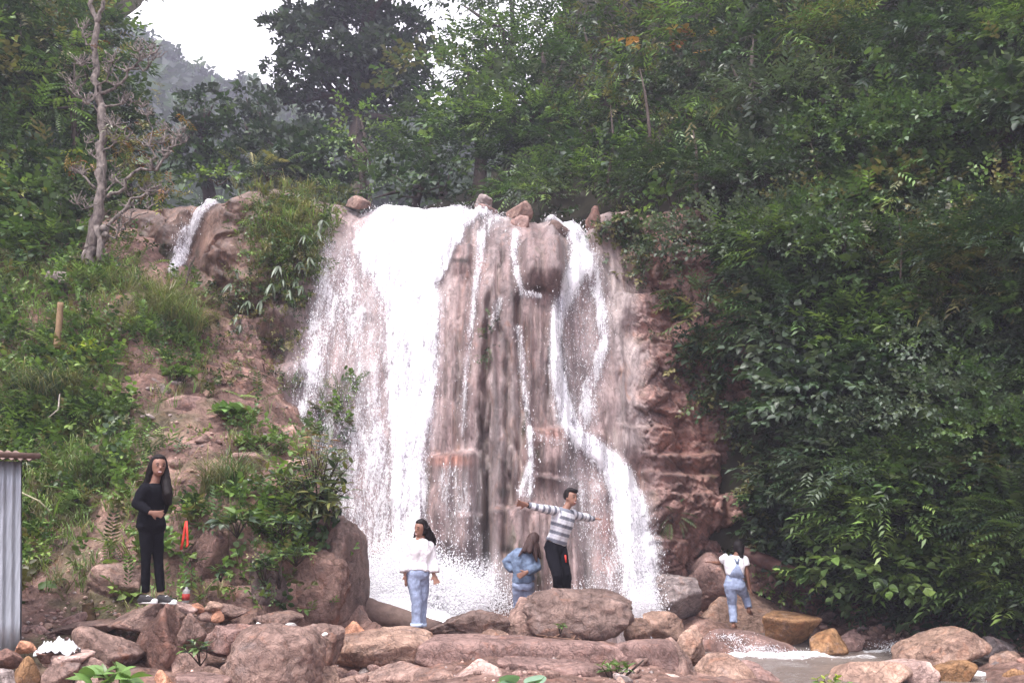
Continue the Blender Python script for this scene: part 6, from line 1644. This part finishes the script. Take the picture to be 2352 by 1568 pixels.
def remesh(name, parts_, voxel, mat, parent, origin, it=3, colfn=None, disp=None, mats=None, factor=.5):
    Vs, Q, T3, off = [], [], [], 0
    for V, F4, F3 in parts_:
        Vs.append(V)
        if len(F4): Q.append(F4 + off)
        if len(F3): T3.append(F3 + off)
        off += len(V)
    V = np.concatenate(Vs) - origin
    fs = ([np.concatenate(Q)] if Q else []) + ([np.concatenate(T3)] if T3 else [])
    o = mesh_np('work', V, fs, None)
    md = o.modifiers.new('r', 'REMESH'); md.mode = 'VOXEL'; md.voxel_size = voxel; md.use_smooth_shade = True
    sm = o.modifiers.new('s', 'SMOOTH'); sm.iterations = it; sm.factor = factor
    dg = bpy.context.evaluated_depsgraph_get(); ev = o.evaluated_get(dg)
    me = bpy.data.meshes.new_from_object(ev)
    old = o.data; bpy.data.objects.remove(o); bpy.data.meshes.remove(old)
    n = len(me.vertices); co = np.zeros(n * 3, np.float32); me.vertices.foreach_get('co', co); co = co.reshape(-1, 3).astype(float)
    if disp is not None:
        no = np.zeros(n * 3, np.float32); me.vertices.foreach_get('normal', no); no = no.reshape(-1, 3)
        co = co + no * disp(co)[:, None]
        me.vertices.foreach_set('co', co.astype(np.float32).ravel())
    if colfn is not None:
        a = me.color_attributes.new('Col', 'FLOAT_COLOR', 'POINT'); c = np.ones((n, 4), np.float32); c[:, :3] = colfn(co + origin); a.data.foreach_set('color', c.ravel())
    me.polygons.foreach_set('use_smooth', np.ones(len(me.polygons), bool))
    me.name = name
    for m in (mats or [mat]): me.materials.append(m)
    me.update()
    r = bpy.data.objects.new(name, me); COL.objects.link(r)
    if parent: r.parent = parent
    return r
def wr(amp, sc=9, seed=1, st=(1, 1, 1)):
    return lambda co: (fbm(co * sc * np.array(st), 3, seed) + .6 * ridged(co * sc * .6 * np.array(st), 2, seed + 3) - .3) * amp
M_SKIN = simple_mat('skin', (.26, .135, .095), .5, 0, 30, .06, .35)
M_SKIN2 = simple_mat('skin_darker', (.20, .095, .062), .5, 0, 30, .06, .35)
M_HAIR = simple_mat('black_hair', (.008, .005, .005), .6, .5, 60, .4, .2, stretch=(1, 1, .12))
M_HAIRB = simple_mat('dark_brown_hair', (.05, .027, .024), .6, .5, 60, .4, .25, stretch=(1, 1, .12))
M_BLACK = simple_mat('black_fabric', (.008, .008, .011), .95, .5, 22, .4, .08)
M_BLOUSE = simple_mat('white_fabric', (.74, .72, .74), .85, .8, 14, .10)
M_JEANS = simple_mat('light_denim', (.27, .32, .45), .85, .8, 13, .38)
M_DENIM = simple_mat('blue_denim', (.135, .18, .265), .85, .8, 13, .5)
M_STR = simple_mat('striped_knit', (1, 1, 1), .9, .7, 16, .12, attr=True)
M_EYE = simple_mat('eye_white', (.22, .17, .15), .3, 0, 10, 0); M_IRIS = simple_mat('dark_iris', (.01, .008, .006), .2, 0, 10, 0)
M_LIP = simple_mat('lips', (.38, .11, .10), .5, 0, 10, .05); M_TEETH = simple_mat('teeth', (.72, .7, .67), .3, 0, 10, 0)
M_SHOE = simple_mat('black_canvas', (.035, .033, .035), .8, .2, 40, .2); M_SOLE = simple_mat('white_rubber', (.82, .81, .79), .6, 0, 20, .05)

def frame(fwd, up=(0, 0, 1)):
    f = np.array(fwd, float); f /= np.linalg.norm(f); u = np.array(up, float); s = np.cross(f, u); s /= np.linalg.norm(s); u = np.cross(s, f)
    return f, s, u      # forward, the person's right, up
def hand(wrist, tip, nrm, size=1.0, curl=.25, spread=.22, thumb=1):
    """palm, four unequal fingers with a knuckle bend, a thumb from the side"""
    w, t = np.asarray(wrist, float), np.asarray(tip, float)
    d = t - w; d /= np.linalg.norm(d); nrm = np.asarray(nrm, float); nrm = nrm - d * (nrm @ d); nrm /= np.linalg.norm(nrm)
    s = np.cross(d, nrm)
    out = [loft([w - d * .02, w + d * .015, w + d * .05 * size, w + d * .088 * size], [s] * 4, [.022, .028 * size, .038 * size, .036 * size], [.017, .015, .014, .012], 14)]
    for i, (ln, off) in enumerate([(.066, -.030), (.074, -.010), (.070, .010), (.055, .029)]):
        a = (off / .03) * spread; b = w + d * .082 * size + s * off * size
        dd_ = d * math.cos(a) + s * math.sin(a)
        k1 = b + dd_ * ln * .5 * size; k2 = k1 + (dd_ * math.cos(curl) - nrm * math.sin(curl)) * ln * .28 * size; k3 = k2 + (dd_ * math.cos(2 * curl) - nrm * math.sin(2 * curl)) * ln * .24 * size
        out.append(tube([b - dd_ * .015, k1, k2, k3], [.0098, .009, .0083, .0072], 8))
    b = w + d * .028 * size + s * thumb * .024 * size
    td = d * .62 + s * thumb * .72 - nrm * .2; td /= np.linalg.norm(td)
    k1 = b + td * .035 * size; k2 = k1 + (td * .8 + d * .4) * .028 * size
    out.append(tube([b, k1, k2], [.0125, .0105, .0085], 8))
    return out
def head_parts(c, f, s, u, k=1.0):
    fr = np.array([s, f, u])
    o = [ell(c + u * .015 * k, (.073 * k, .088 * k, .098 * k), fr), ell(c + f * .020 * k - u * .045 * k, (.056 * k, .066 * k, .064 * k), fr),
         ell(c + f * .045 * k - u * .088 * k, (.026 * k, .026 * k, .020 * k), fr), ell(c + f * .012 * k - u * .03 * k, (.064 * k, .07 * k, .05 * k), fr)]
    o.append(tube([c + f * .078 * k + u * .008 * k, c + f * .097 * k - u * .022 * k, c + f * .082 * k - u * .034 * k], [.008 * k, .0135 * k, .011 * k], 8))
    for q in (1, -1): o.append(ell(c + s * q * .072 * k - u * .015 * k - f * .004, (.011 * k, .018 * k, .030 * k), fr, 2))
    return o
def face_bits(root, c, f, s, u, k, org, smile=True):
    for q in (1, -1):
        e = joined_ell('eye', c + f * .077 * k + s * q * .030 * k + u * .006 * k, (.0135 * k, .007 * k, .0052 * k), (s, f, u), M_EYE, root, org)
        iris = joined_ell('iris', c + f * .0815 * k + s * q * .030 * k + u * .006 * k, (.0092 * k, .0038 * k, .0062 * k), (s, f, u), M_IRIS, None, org)
        iris.parent = e
        b = tube([c + f * .080 * k + s * q * .013 * k + u * .024 * k, c + f * .083 * k + s * q * .030 * k + u * .030 * k, c + f * .070 * k + s * q * .048 * k + u * .024 * k], [.0035, .0042, .0025], 6)
        joined('eyebrow', [b], M_HAIR, root, org)
    m0 = c + f * .080 * k - u * .058 * k
    w = .028 * k
    lp_ = lambda du, r: tube([m0 - s * w - f * .012 * k + u * .007 * k, m0 - s * w * .5 + u * du, m0 + u * du, m0 + s * w * .5 + u * du, m0 + s * w - f * .012 * k + u * .007 * k], [.002, r, r, r, .002], 6)
    joined('lips', [lp_(.004 * k, .0042), lp_(-.011 * k, .0048)], M_LIP, root, org)
    if smile: joined_ell('teeth', m0 - u * .002 * k + f * .001, (.021 * k, .0055 * k, .0055 * k), (s, f, u), M_TEETH, root, org)
def joined_ell(name, c, r, fr, mat, parent, org):
    V, F4, F3 = ell(c, r, np.array(fr), 2)
    return mesh_np(name, V - org, F3, mat, parent=parent)
def hair_cap(c, f, s, u, k=1.0, full=1.0, fringe=.35, vol=.018):
    """cap that leaves the face free"""
    d, F = ico(4)
    fr = np.array([s, f, u])
    fy, uz = d[:, 1], d[:, 2]
    face = sstep(.18, .45, fy) * (1 - sstep(fringe, fringe + .22, uz))
    low = sstep(-.25, -.75, uz)
    r = (1.0 + 0 * fy) - .34 * face - low * (1 - full) * .4
    base = np.array([.073 + vol, .090 + vol, .100 + vol]) * k
    V = (d * base * r[:, None]) @ fr + c - f * .008 * k + u * .016 * k
    return V, np.zeros((0, 4), int), F

def make_person(name, label, org, J, fwd, hf, cloth, k=1.0, skin=M_SKIN, **kw):
    """J: joints in the place; fwd: where the chest faces; hf: where the face looks"""
    root = empty(name, org); tag(root, label, 'person'); org = np.asarray(org, float)
    f, s, u = frame(fwd)
    hF, hS, hU = frame(hf, kw.get('hup', (0, 0, 1)))
    g = lambda n_: np.asarray(J[n_], float)
    hipm = (g('hl') + g('hr')) / 2; shm = (g('sl') + g('sr')) / 2
    hs = g('hr') - g('hl'); hs /= np.linalg.norm(hs); ss = g('sr') - g('sl'); ss /= np.linalg.norm(ss)
    W = kw.get('w', dict(sh=.165, ch=.145, wa=.118, hi=.152, dch=.098, dwa=.082, dhi=.108))
    tdir = (shm - hipm); tl = np.linalg.norm(tdir)
    bend = kw.get('bend', np.zeros(3))
    cs = [hipm - tdir * .17, hipm - tdir * .04, hipm + tdir * .12, hipm + tdir * .36 + bend * .8, hipm + tdir * .66 + bend, shm - tdir * .10 + bend * .4, shm + tdir * .05, shm + tdir * .12]
    sd = [hs, hs, hs, hs * .6 + ss * .4, ss, ss, ss, ss]
    rx = [W['hi'] * .8, W['hi'], W['hi'] * .93, W['wa'], W['ch'], W['sh'], W['sh'] * .62, .058]
    ry = [W['dhi'] * .85, W['dhi'], W['dhi'] * .93, W['dwa'], W['dch'], W['dch'] * .85, .068, .05]
    A = dict(ua=.042, el=.034, wr=.023, th=.078, kn=.052, cf=.05, an=.034); A.update(kw.get('a', {}))
    body = [loft(cs, sd, [r * .93 for r in rx], [r * .93 for r in ry])]
    hc = g('head')
    body.append(limb([shm + tdir * .0, hc - hU * .04 * k - hF * .01], [.052 * k, .047 * k]))
    body += head_parts(hc, hF, hS, hU, k)
    for q in 'lr':
        body.append(limb([g('s' + q), g('e' + q), g('w' + q)], [A['ua'], A['el'], A['wr']]))
        body += hand(g('w' + q), g('t' + q), J.get('n' + q, f), kw.get('hand', 1.0), kw.get('curl', {}).get(q, .25), kw.get('spread', {}).get(q, .15), J.get('th' + q, 1))
        mid = g('k' + q) * .6 + g('a' + q) * .4
        body.append(limb([g('h' + q), g('k' + q), mid, g('a' + q)], [A['th'] * .85, A['kn'] * .84, A['cf'] * .8, A['an'] * .86]))
        a_, t_ = g('a' + q), g('f' + q); fd = t_ - a_; fd[2] = 0; fd /= np.linalg.norm(fd) + 1e-6
        if not kw.get('shod'): body.append(loft([a_ - fd * .055 + [0, 0, -.045], a_ + [0, 0, -.035], a_ * .5 + t_ * .5 + [0, 0, -.012], t_ + [0, 0, .0]], [np.cross(fd, [0, 0, 1])] * 4, [.026, .034, .040, .032], [.026, .036, .026, .014], 12))
    sk = remesh('body', body, .0088, skin, root, org, 3)
    face_bits(root, hc, hF, hS, hU, k, org) if kw.get('face', True) else None
    # ------------- clothes
    def leg_tubes(r, hem=0.0, q_='lr'):
        o = []
        for q in q_:
            a_ = g('a' + q) + (g('k' + q) - g('a' + q)) * hem; mid = g('k' + q) * .5 + a_ * .5
            o.append(limb([g('h' + q) + [0, 0, .02], g('h' + q) * .5 + g('k' + q) * .5, g('k' + q), mid, a_], r, 16))
        return o
    if 'trousers' in cloth:
        m_, r_, hem, wrk = cloth['trousers']
        tp = [loft(cs[:4] if kw.get('hiwaist') else cs[:3], sd[:4] if kw.get('hiwaist') else sd[:3], [r + .010 for r in rx[:4]], [r + .010 for r in ry[:4]])] + leg_tubes(r_, hem)
        remesh('trousers', tp, .010, m_, root, org, 4, disp=wr(wrk, 13, 31, (1, 1, .8)))
    if 'top' in cloth:
        m_, sleeve, ease, wrk, hem, colfn, slen = cloth['top']
        i0_ = hem
        ts = [loft(cs[i0_:], sd[i0_:], [r + ease for r in rx[i0_:-1]] + [.062], [r + ease for r in ry[i0_:-1]] + [.058])]
        for q in 'lr':
            e_ = g('e' + q) + (g('w' + q) - g('e' + q)) * min(1, max(0, slen - 1))
            if slen > 1: pts = [g('s' + q) - (g('s' + q) - shm) * .15, g('s' + q), g('e' + q), e_]
            else: pts = [g('s' + q) - (g('s' + q) - shm) * .15, g('s' + q), g('s' + q) + (g('e' + q) - g('s' + q)) * slen]
            ts.append(limb(pts, sleeve[:len(pts)], 16))
        remesh('top', ts, .010, m_, root, org, 4, disp=wr(wrk, 11, 41, (1, 1, .7)), colfn=colfn)
    return root, dict(f=f, s=s, u=u, hF=hF, hS=hS, hU=hU, hc=hc, cs=cs, sd=sd, rx=rx, ry=ry, hipm=hipm, shm=shm, ss=ss, hs=hs, org=org, g=g)

def shoe(root, org, heel, toe, up=.075, k=1.0):
    d = np.asarray(toe) - heel; L_ = np.linalg.norm(d); d = d / L_; s_ = np.cross(d, [0, 0, 1]); s_ /= np.linalg.norm(s_)
    h = np.asarray(heel, float)
    up_ = loft([h + [0, 0, .022], h + d * .03 + [0, 0, .04], h + d * .42 * L_ + [0, 0, .040], h + d * .72 * L_ + [0, 0, .032], h + d * .93 * L_ + [0, 0, .024]], [s_] * 5, [.030, .038, .040, .042, .028], [.018, .050, .046, .028, .016], 14)
    sh = remesh('shoe', [up_], .006, M_SHOE, root, org, 2)
    a = np.linspace(0, 2 * np.pi, 28, endpoint=False)
    V = []
    for z, e in ((0, .0), (.024, .002)):
        for t in a:
            c_, s2 = math.cos(t), math.sin(t)
            w_ = .034 + .008 * (c_ > 0) * c_ + e
            V.append(h + d * (L_ / 2 + (L_ / 2 + .006 + e) * c_) + s_ * w_ * np.sign(s2) * abs(s2) ** .8 + [0, 0, z])
    V = np.array(V); n = 28
    F = np.array([(i, (i + 1) % n, n + (i + 1) % n, n + i) for i in range(n)]); c0 = len(V)
    V = np.vstack([V, h + d * L_ / 2, h + d * L_ / 2 + [0, 0, .024]])
    F3 = np.array([(c0, (i + 1) % n, i) for i in range(n)] + [(c0 + 1, n + i, n + (i + 1) % n) for i in range(n)])
    so = mesh_np('sole', V - org, [F, F3], M_SOLE, smooth=False); so.parent = sh
    tc = ell(h + d * (L_ - .028) + [0, 0, .030], (.036, .034, .020), np.array([s_, d, [0, 0, 1]]), 2)
    t_ = mesh_np('toe_cap', tc[0] - org, tc[2], M_SOLE); t_.parent = sh
    L2 = []
    for i in range(4):
        c = h + d * (L_ * (.48 + .08 * i)) + [0, 0, .080 - .010 * i]
        L2.append(tube([c - s_ * .024 - [0, 0, .008], c, c + s_ * .024 - [0, 0, .008]], [.005, .006, .005], 6))
    l_ = joined('laces', L2, M_SOLE, None, org); l_.location = (0, 0, 0); l_.parent = sh

# --- woman in black (viewer's left)
D0 = 9.2; j = lambda u, v, d=0: P(u, v, D0 + d)
org = j(360, 1388)
J = dict(head=j(364,1071,-.02), sl=j(333,1121,-.15), sr=j(371,1119,.15), el=j(314,1156,-.20), er=j(378,1160,.30), wl=j(346,1177,-.25), wr=j(366,1188,.34), tl=j(366,1180,-.20), tr=j(358,1200,.36),
         hl=j(337,1207,-.06), hr=j(359,1207,.06), kl=j(335,1282,-.05), kr=j(363,1283,.05), al=j(334,1362,-.02), ar=j(370,1360,.04), fl=j(347,1380,-.05), fr=j(384,1382,-.0), nl=(0, -1, .2), nr=(0, 1, 0), thl=1, thr=1)
root, Q = make_person('person', 'young woman in black with long black hair and hand on hip', org, J, (.84, -.54, 0), (.60, -.80, .0),
    dict(trousers=(M_BLACK, [.084, .068, .052, .048, .040], .02, .005), top=(M_BLACK, [.05, .060, .058, .040], .016, .014, 1, None, 1.95)),
    bend=np.array([-.012, .012, 0]), spread={'l': .28, 'r': .1}, curl={'l': .12, 'r': .3}, hand=.9, shod=True)
c, hF, hS, hU = Q['hc'], Q['hF'], Q['hS'], Q['hU']
hp = [hair_cap(c, hF, hS, hU, 1, 1, .46, .017)]
for pts_, rr_ in [([c - hS * .05 - hF * .02 + hU * .06, c - hS * .078 - hF * .01 - hU * .05, j(383,1112,-.02), j(386,1135,-.06), j(390,1160,-.04)], [.04, .040, .048, .050, .022]),
                  ([c - hS * .03 - hF * .06, j(376,1110,.06), j(383,1140,.02), j(385,1158,.0)], [.05, .055, .05, .02]),
                  ([c + hS * .05 - hF * .02 + hU * .05, c + hS * .080 - hF * .03 - hU * .05, j(341,1104,-.02), j(331,1120,.0), j(324,1136,.04)], [.04, .036, .042, .045, .03]),
                  ([c - hF * .06, j(350,1105,.10), j(342,1135,.14), j(340,1165,.16)], [.07, .075, .07, .03])]:
    hp.append(limb(pts_, rr_, 10))
remesh('hair', hp, .009, M_HAIR, root, org, 3, disp=lambda co: fbm(co * np.array([60, 60, 5]), 2, 5) * .005)
shoe(root, org, j(319,1385,-.02), j(359,1385.5,-.10)); shoe(root, org, j(361,1384,.06), j(404,1388,-.02))

# --- woman in white blouse and jeans
D0 = 11.3; org = j(962, 1450)
J = dict(head=j(966,1214,-.02), sl=j(945,1243,-.05), sr=j(989,1245,.05), el=j(932,1281,-.03), er=j(993,1284,.05), wl=j(930,1318,-.10), wr=j(996,1318,.02), tl=j(934,1349,-.13), tr=j(1007,1348,-.02),
         hl=j(949,1317,-.03), hr=j(971,1317,.03), kl=j(957,1385,-.06), kr=j(969,1383,.07), al=j(957,1436,-.05), ar=j(966,1436,.08), fl=j(953,1448,-.16), fr=j(965,1447,-.02), nl=(1, -.3, 0), nr=(-.5, 1, 0), thl=1, thr=-1)
def blouse(p): return np.array([.86, .84, .86]) + 0 * p
root, Q = make_person('person', 'young woman in loose white blouse and light jeans standing before the splash', org, J, (-.15, -1, 0), (-.62, -.78, -.05),
    dict(trousers=(M_JEANS, [.098, .086, .072, .066, .070], .0, .012), top=(M_BLOUSE, [.05, .056, .060, .070], .020, .024, 2, None, 1.88)), k=.97, hup=(.12, 0, 1), spread={'l': .1, 'r': .3})
c, hF, hS, hU = Q['hc'], Q['hF'], Q['hS'], Q['hU']
hp = [hair_cap(c, hF, hS, hU, .97, 1, .44, .018)]
for a_, e_, r0, r1 in [(c - hS * .06 - hF * .04 + hU * .02, j(1000,1252,.05), .05, .03), (c - hS * .05 - hF * .06, j(993,1262,.08), .05, .035), (c - hS * .04 - hF * .07, j(1003,1243,.12), .04, .016), (c + hS * .055 - hF * .03, j(949,1236,-.03), .032, .014), (c - hF * .07, j(975,1248,.10), .055, .04)]:
    hp.append(limb([a_, a_ * .5 + e_ * .5 + [0, 0, .01], e_], [r0, r0 * .9, r1 * .6], 10))
hp.append(tube([c + hS * .05 - hU * .06, j(940,1247,-.06), j(931,1259,-.06)], [.012, .009, .005], 6))
remesh('hair', hp, .009, M_HAIR, root, org, 3, disp=lambda co: fbm(co * np.array([60, 60, 6]), 2, 6) * .005)
# open neckline showing skin
nk = Q['shm'] + Q['f'] * .105 - Q['u'] * .03
joined('neckline', [loft([nk + Q['u'] * .075 - Q['f'] * .045, nk + Q['u'] * .02 - Q['f'] * .008, nk - Q['u'] * .055 + Q['f'] * .012], [Q['ss']] * 3, [.062, .034, .004], [.012, .010, .006], 12)], M_SKIN, root, org)
for q, mm in (('l', -1), ('r', 1)):
    a_ = Q['g']('a' + q)
    joined('rolled_cuff', [tube([a_ + [0, 0, -.012], a_ + [0, 0, .030]], [.080, .080], 16)], simple_mat('pale_denim_cuff', (.5, .6, .75), .9), root, org)

# --- man in striped jumper
D0 = 11.9; org = j(1290, 1400)
J = dict(head=j(1311,1143,.02), sl=j(1277,1173,-.13), sr=j(1314,1180,.13), el=j(1243,1167,-.32), er=j(1341,1187,.33), wl=j(1211,1159,-.42), wr=j(1363,1191,.50), tl=j(1188,1155,-.45), tr=j(1382,1191,.60),
         hl=j(1264,1255,-.06), hr=j(1285,1256,.07), kl=j(1280,1320,-.20), kr=j(1301,1320,-.02), al=j(1283,1388,-.02), ar=j(1298,1388,.12), fl=j(1292,1400,-.15), fr=j(1312,1400,.0), nl=(0, 1, .6), nr=(0, 0, 1), thl=1, thr=1)
def stripes(p):
    gS = [J['sl'], J['sr']]; out = np.zeros((len(p), 3)); 
    hm = (J['hl'] + J['hr']) / 2; sm_ = (J['sl'] + J['sr']) / 2; ax = sm_ - hm; Lx = np.linalg.norm(ax); ax = ax / Lx
    t = (p - hm) @ ax
    best = np.full(len(p), 1e9); st = t.copy()
    dT = np.linalg.norm(p - hm - np.clip(t, 0, Lx * .9)[:, None] * ax, axis=1) - .13
    for q in 'lr':
        for a, b, o0 in ((J['s' + q], J['e' + q], 0), (J['e' + q], J['w' + q], .3)):
            d = b - a; l = np.linalg.norm(d); d = d / l; tt = np.clip((p - a) @ d, 0, l); dd_ = np.linalg.norm(p - a - tt[:, None] * d, axis=1) - .055
            m = dd_ < np.minimum(best, dT); st = np.where(m, o0 + (p - a) @ d + .02, st); best = np.where(m, dd_, best)
    ph = (st / .108) % 1
    g1 = sstep(.50, .56, ph) * (1 - sstep(.93, .99, ph))
    white = np.array([.66, .66, .69]); gr = np.array([.17, .18, .215]); mid = np.array([.40, .40, .48])
    c_ = white + (gr - white) * g1[:, None]
    c_ = c_ + (mid - c_) * (sstep(.2, .24, ph) * (1 - sstep(.34, .38, ph)) * .45)[:, None]
    return c_
root, Q = make_person('person', 'laughing young man in grey striped jumper and black trousers with both arms spread wide', org, J, (.62, -.78, .0), (.72, -.69, .02),
    dict(trousers=(M_BLACK, [.100, .090, .074, .068, .066], .0, .011), top=(M_STR, [.055, .064, .055, .043], .020, .013, 2, stripes, 1.93)), k=1.03, hup=(.14, 0, 1),
    w=dict(sh=.185, ch=.16, wa=.138, hi=.148, dch=.105, dwa=.095, dhi=.105), a=dict(ua=.048, el=.038, wr=.027, th=.082, kn=.056, cf=.055, an=.038), bend=np.array([.015, -.01, 0]), spread={'l': .35, 'r': .25}, curl={'l': .08, 'r': .1}, hand=1.12)
c, hF, hS, hU = Q['hc'], Q['hF'], Q['hS'], Q['hU']
hp = [hair_cap(c + hU * .012, hF, hS, hU, 1.03, .45, .50, .012), ell(c + hU * .095 + hF * .03, (.072, .078, .034), np.array([hS, hF, hU])), ell(c + hU * .085 + hF * .075, (.05, .03, .022), np.array([hS, hF, hU]))]
remesh('hair', hp, .008, M_HAIR, root, org, 2, disp=lambda co: fbm(co * 45, 2, 7) * .006)
for q in 'lr':
    w_, e_ = J['w' + q], J['e' + q]; d = (w_ - e_) / np.linalg.norm(w_ - e_)
    joined('black_cuff', [tube([w_ - d * .045, w_ - d * .005], [.041, .035], 14)], M_BLACK, root, org)
joined('red_print', [strip([Q['hipm'] + Q['f'] * .135 + np.array([.05, 0, -.10]), Q['hipm'] + Q['f'] * .14 + np.array([.056, 0, -.20])], .022)], M_RED, root, org)

# --- girl in denim jacket, back to the viewer
D0 = 12.3; org = j(1203, 1445)
J = dict(head=j(1226,1243,.05), sl=j(1189,1268,.0), sr=j(1226,1266,.04), el=j(1161,1291,.06), er=j(1232,1302,-.03), wl=j(1180,1312,-.02), wr=j(1210,1313,-.16), tl=j(1193,1318,-.08), tr=j(1195,1321,-.15),
         hl=j(1192,1342,.0), hr=j(1212,1342,.03), kl=j(1190,1392,.12), kr=j(1208,1396,.14), al=j(1192,1440,.0), ar=j(1206,1442,.1), fl=j(1194,1452,.15), fr=j(1210,1452,.2), nl=(0, 1, 0), nr=(0, 1, 0), thl=1, thr=-1)
root, Q = make_person('person', 'long haired girl in a blue denim jacket and jeans turned away behind the big boulder', org, J, (.35, .93, 0), (.62, .72, -.3),
    dict(trousers=(M_JEANS, [.098, .086, .066, .060, .056], .0, .011), top=(M_DENIM, [.058, .068, .066, .05], .026, .018, 2, None, 1.9)), k=.95, face=True, bend=np.array([-.02, -.03, 0]))
c, hF, hS, hU = Q['hc'], Q['hF'], Q['hS'], Q['hU']
hp = [hair_cap(c, hF, hS, hU, .97, 1, .42, .018)]
for a_, e_, r0, r1 in [(c - hF * .03 + hU * .02, j(1241,1283,-.02), .06, .03), (c - hF * .05, j(1233,1290,-.10), .06, .02), (c - hF * .07, j(1203,1268,-.14), .06, .05), (c - hF * .05, j(1190,1278,-.15), .035, .015), (c - hF * .06, j(1216,1270,-.15), .06, .045)]:
    hp.append(limb([a_, a_ * .5 + e_ * .5 + [0, -.01, .01], e_], [r0, r0 * .9, r1 * .6], 10))
remesh('hair', hp, .009, M_HAIRB, root, org, 3, disp=lambda co: fbm(co * np.array([60, 60, 6]), 2, 8) * .006)

# --- woman in dungarees, climbing away
D0 = 14.0; org = j(1688, 1442)
J = dict(head=j(1696,1258,.02), sl=j(1667,1281,.0), sr=j(1709,1283,.0), el=j(1650,1293,.16), er=j(1716,1317,-.02), wl=j(1638,1291,.30), wr=j(1721,1347,.02), tl=j(1627,1290,.38), tr=j(1727,1362,.05),
         hl=j(1677,1343,.0), hr=j(1696,1343,.0), kl=j(1682,1387,.08), kr=j(1712,1368,.26), al=j(1685,1431,.02), ar=j(1720,1397,.16), fl=j(1689,1441,.12), fr=j(1726,1411,.30), nl=(0, .2, 1), nr=(-1, .3, 0), thl=1, thr=-1)
root, Q = make_person('person', 'barefoot woman in dungarees and white T-shirt stepping away up the rocks', org, J, (-.1, 1, 0), (-.2, .95, -.25),
    dict(trousers=(M_JEANS, [.108, .092, .068, .062, .060], .05, .010), top=(M_BLOUSE, [.06, .072, .072, .062], .018, .012, 3, None, .45)), k=.97, face=True, skin=M_SKIN2, hiwaist=True)
c, hF, hS, hU = Q['hc'], Q['hF'], Q['hS'], Q['hU']
remesh('hair', [hair_cap(c, hF, hS, hU, .97, 1, .42, .018), ell(c - hF * .06 - hU * .05, (.06, .05, .075), np.array([hS, hF, hU])), limb([c - hF * .05, c - hU * .17 - hF * .05], [.05, .028])], .009, M_HAIR, root, org, 3)
b = -Q['f']
cs_ = Q['cs']
pnl = [cs_[3] + b * .100 - Q['u'] * .02, cs_[4] * .5 + cs_[3] * .5 + b * .112, cs_[4] + b * .120, cs_[5] * .6 + cs_[4] * .4 + b * .118]
joined('back_panel', [loft(pnl, [Q['ss']] * 4, [.125, .085, .045, .018], [.012, .011, .010, .008], 14)], M_JEANS, root, org)
for q, sg in (('l', -1), ('r', 1)):
    a_ = pnl[-1]; e_ = Q['shm'] + (Q['g']('s' + q) - Q['shm']) * .42 + Q['u'] * .052
    joined('strap', [tube([a_, (a_ + e_) / 2 + b * .03, e_ + b * .02, e_ - b * .03], [.014, .013, .013, .012], 8)], M_DENIM, root, org)

# ------------------------------------------------------------------ air
def haze_box():
    x0, x1, y0, y1, z0, z1 = -640, 640, -640, 640, -2.4, 85
    V = np.array([(x, y, z) for z in (z0, z1) for y in (y0, y1) for x in (x0, x1)], float)
    F = np.array([(0, 2, 3, 1), (4, 5, 7, 6), (0, 1, 5, 4), (2, 6, 7, 3), (0, 4, 6, 2), (1, 3, 7, 5)])
    m, nt, N, Lk = new_mat('moist_air')
    v = N('ShaderNodeVolumePrincipled'); v.inputs['Color'].default_value = (.80, .79, .97, 1); v.inputs['Density'].default_value = HAZE
    o = N('ShaderNodeOutputMaterial'); Lk(v.outputs[0], o.inputs['Volume'])
    h = mesh_np('haze', V, F, m, smooth=False); tag(h, kind='stuff')
HAZE = .0023
haze_box()
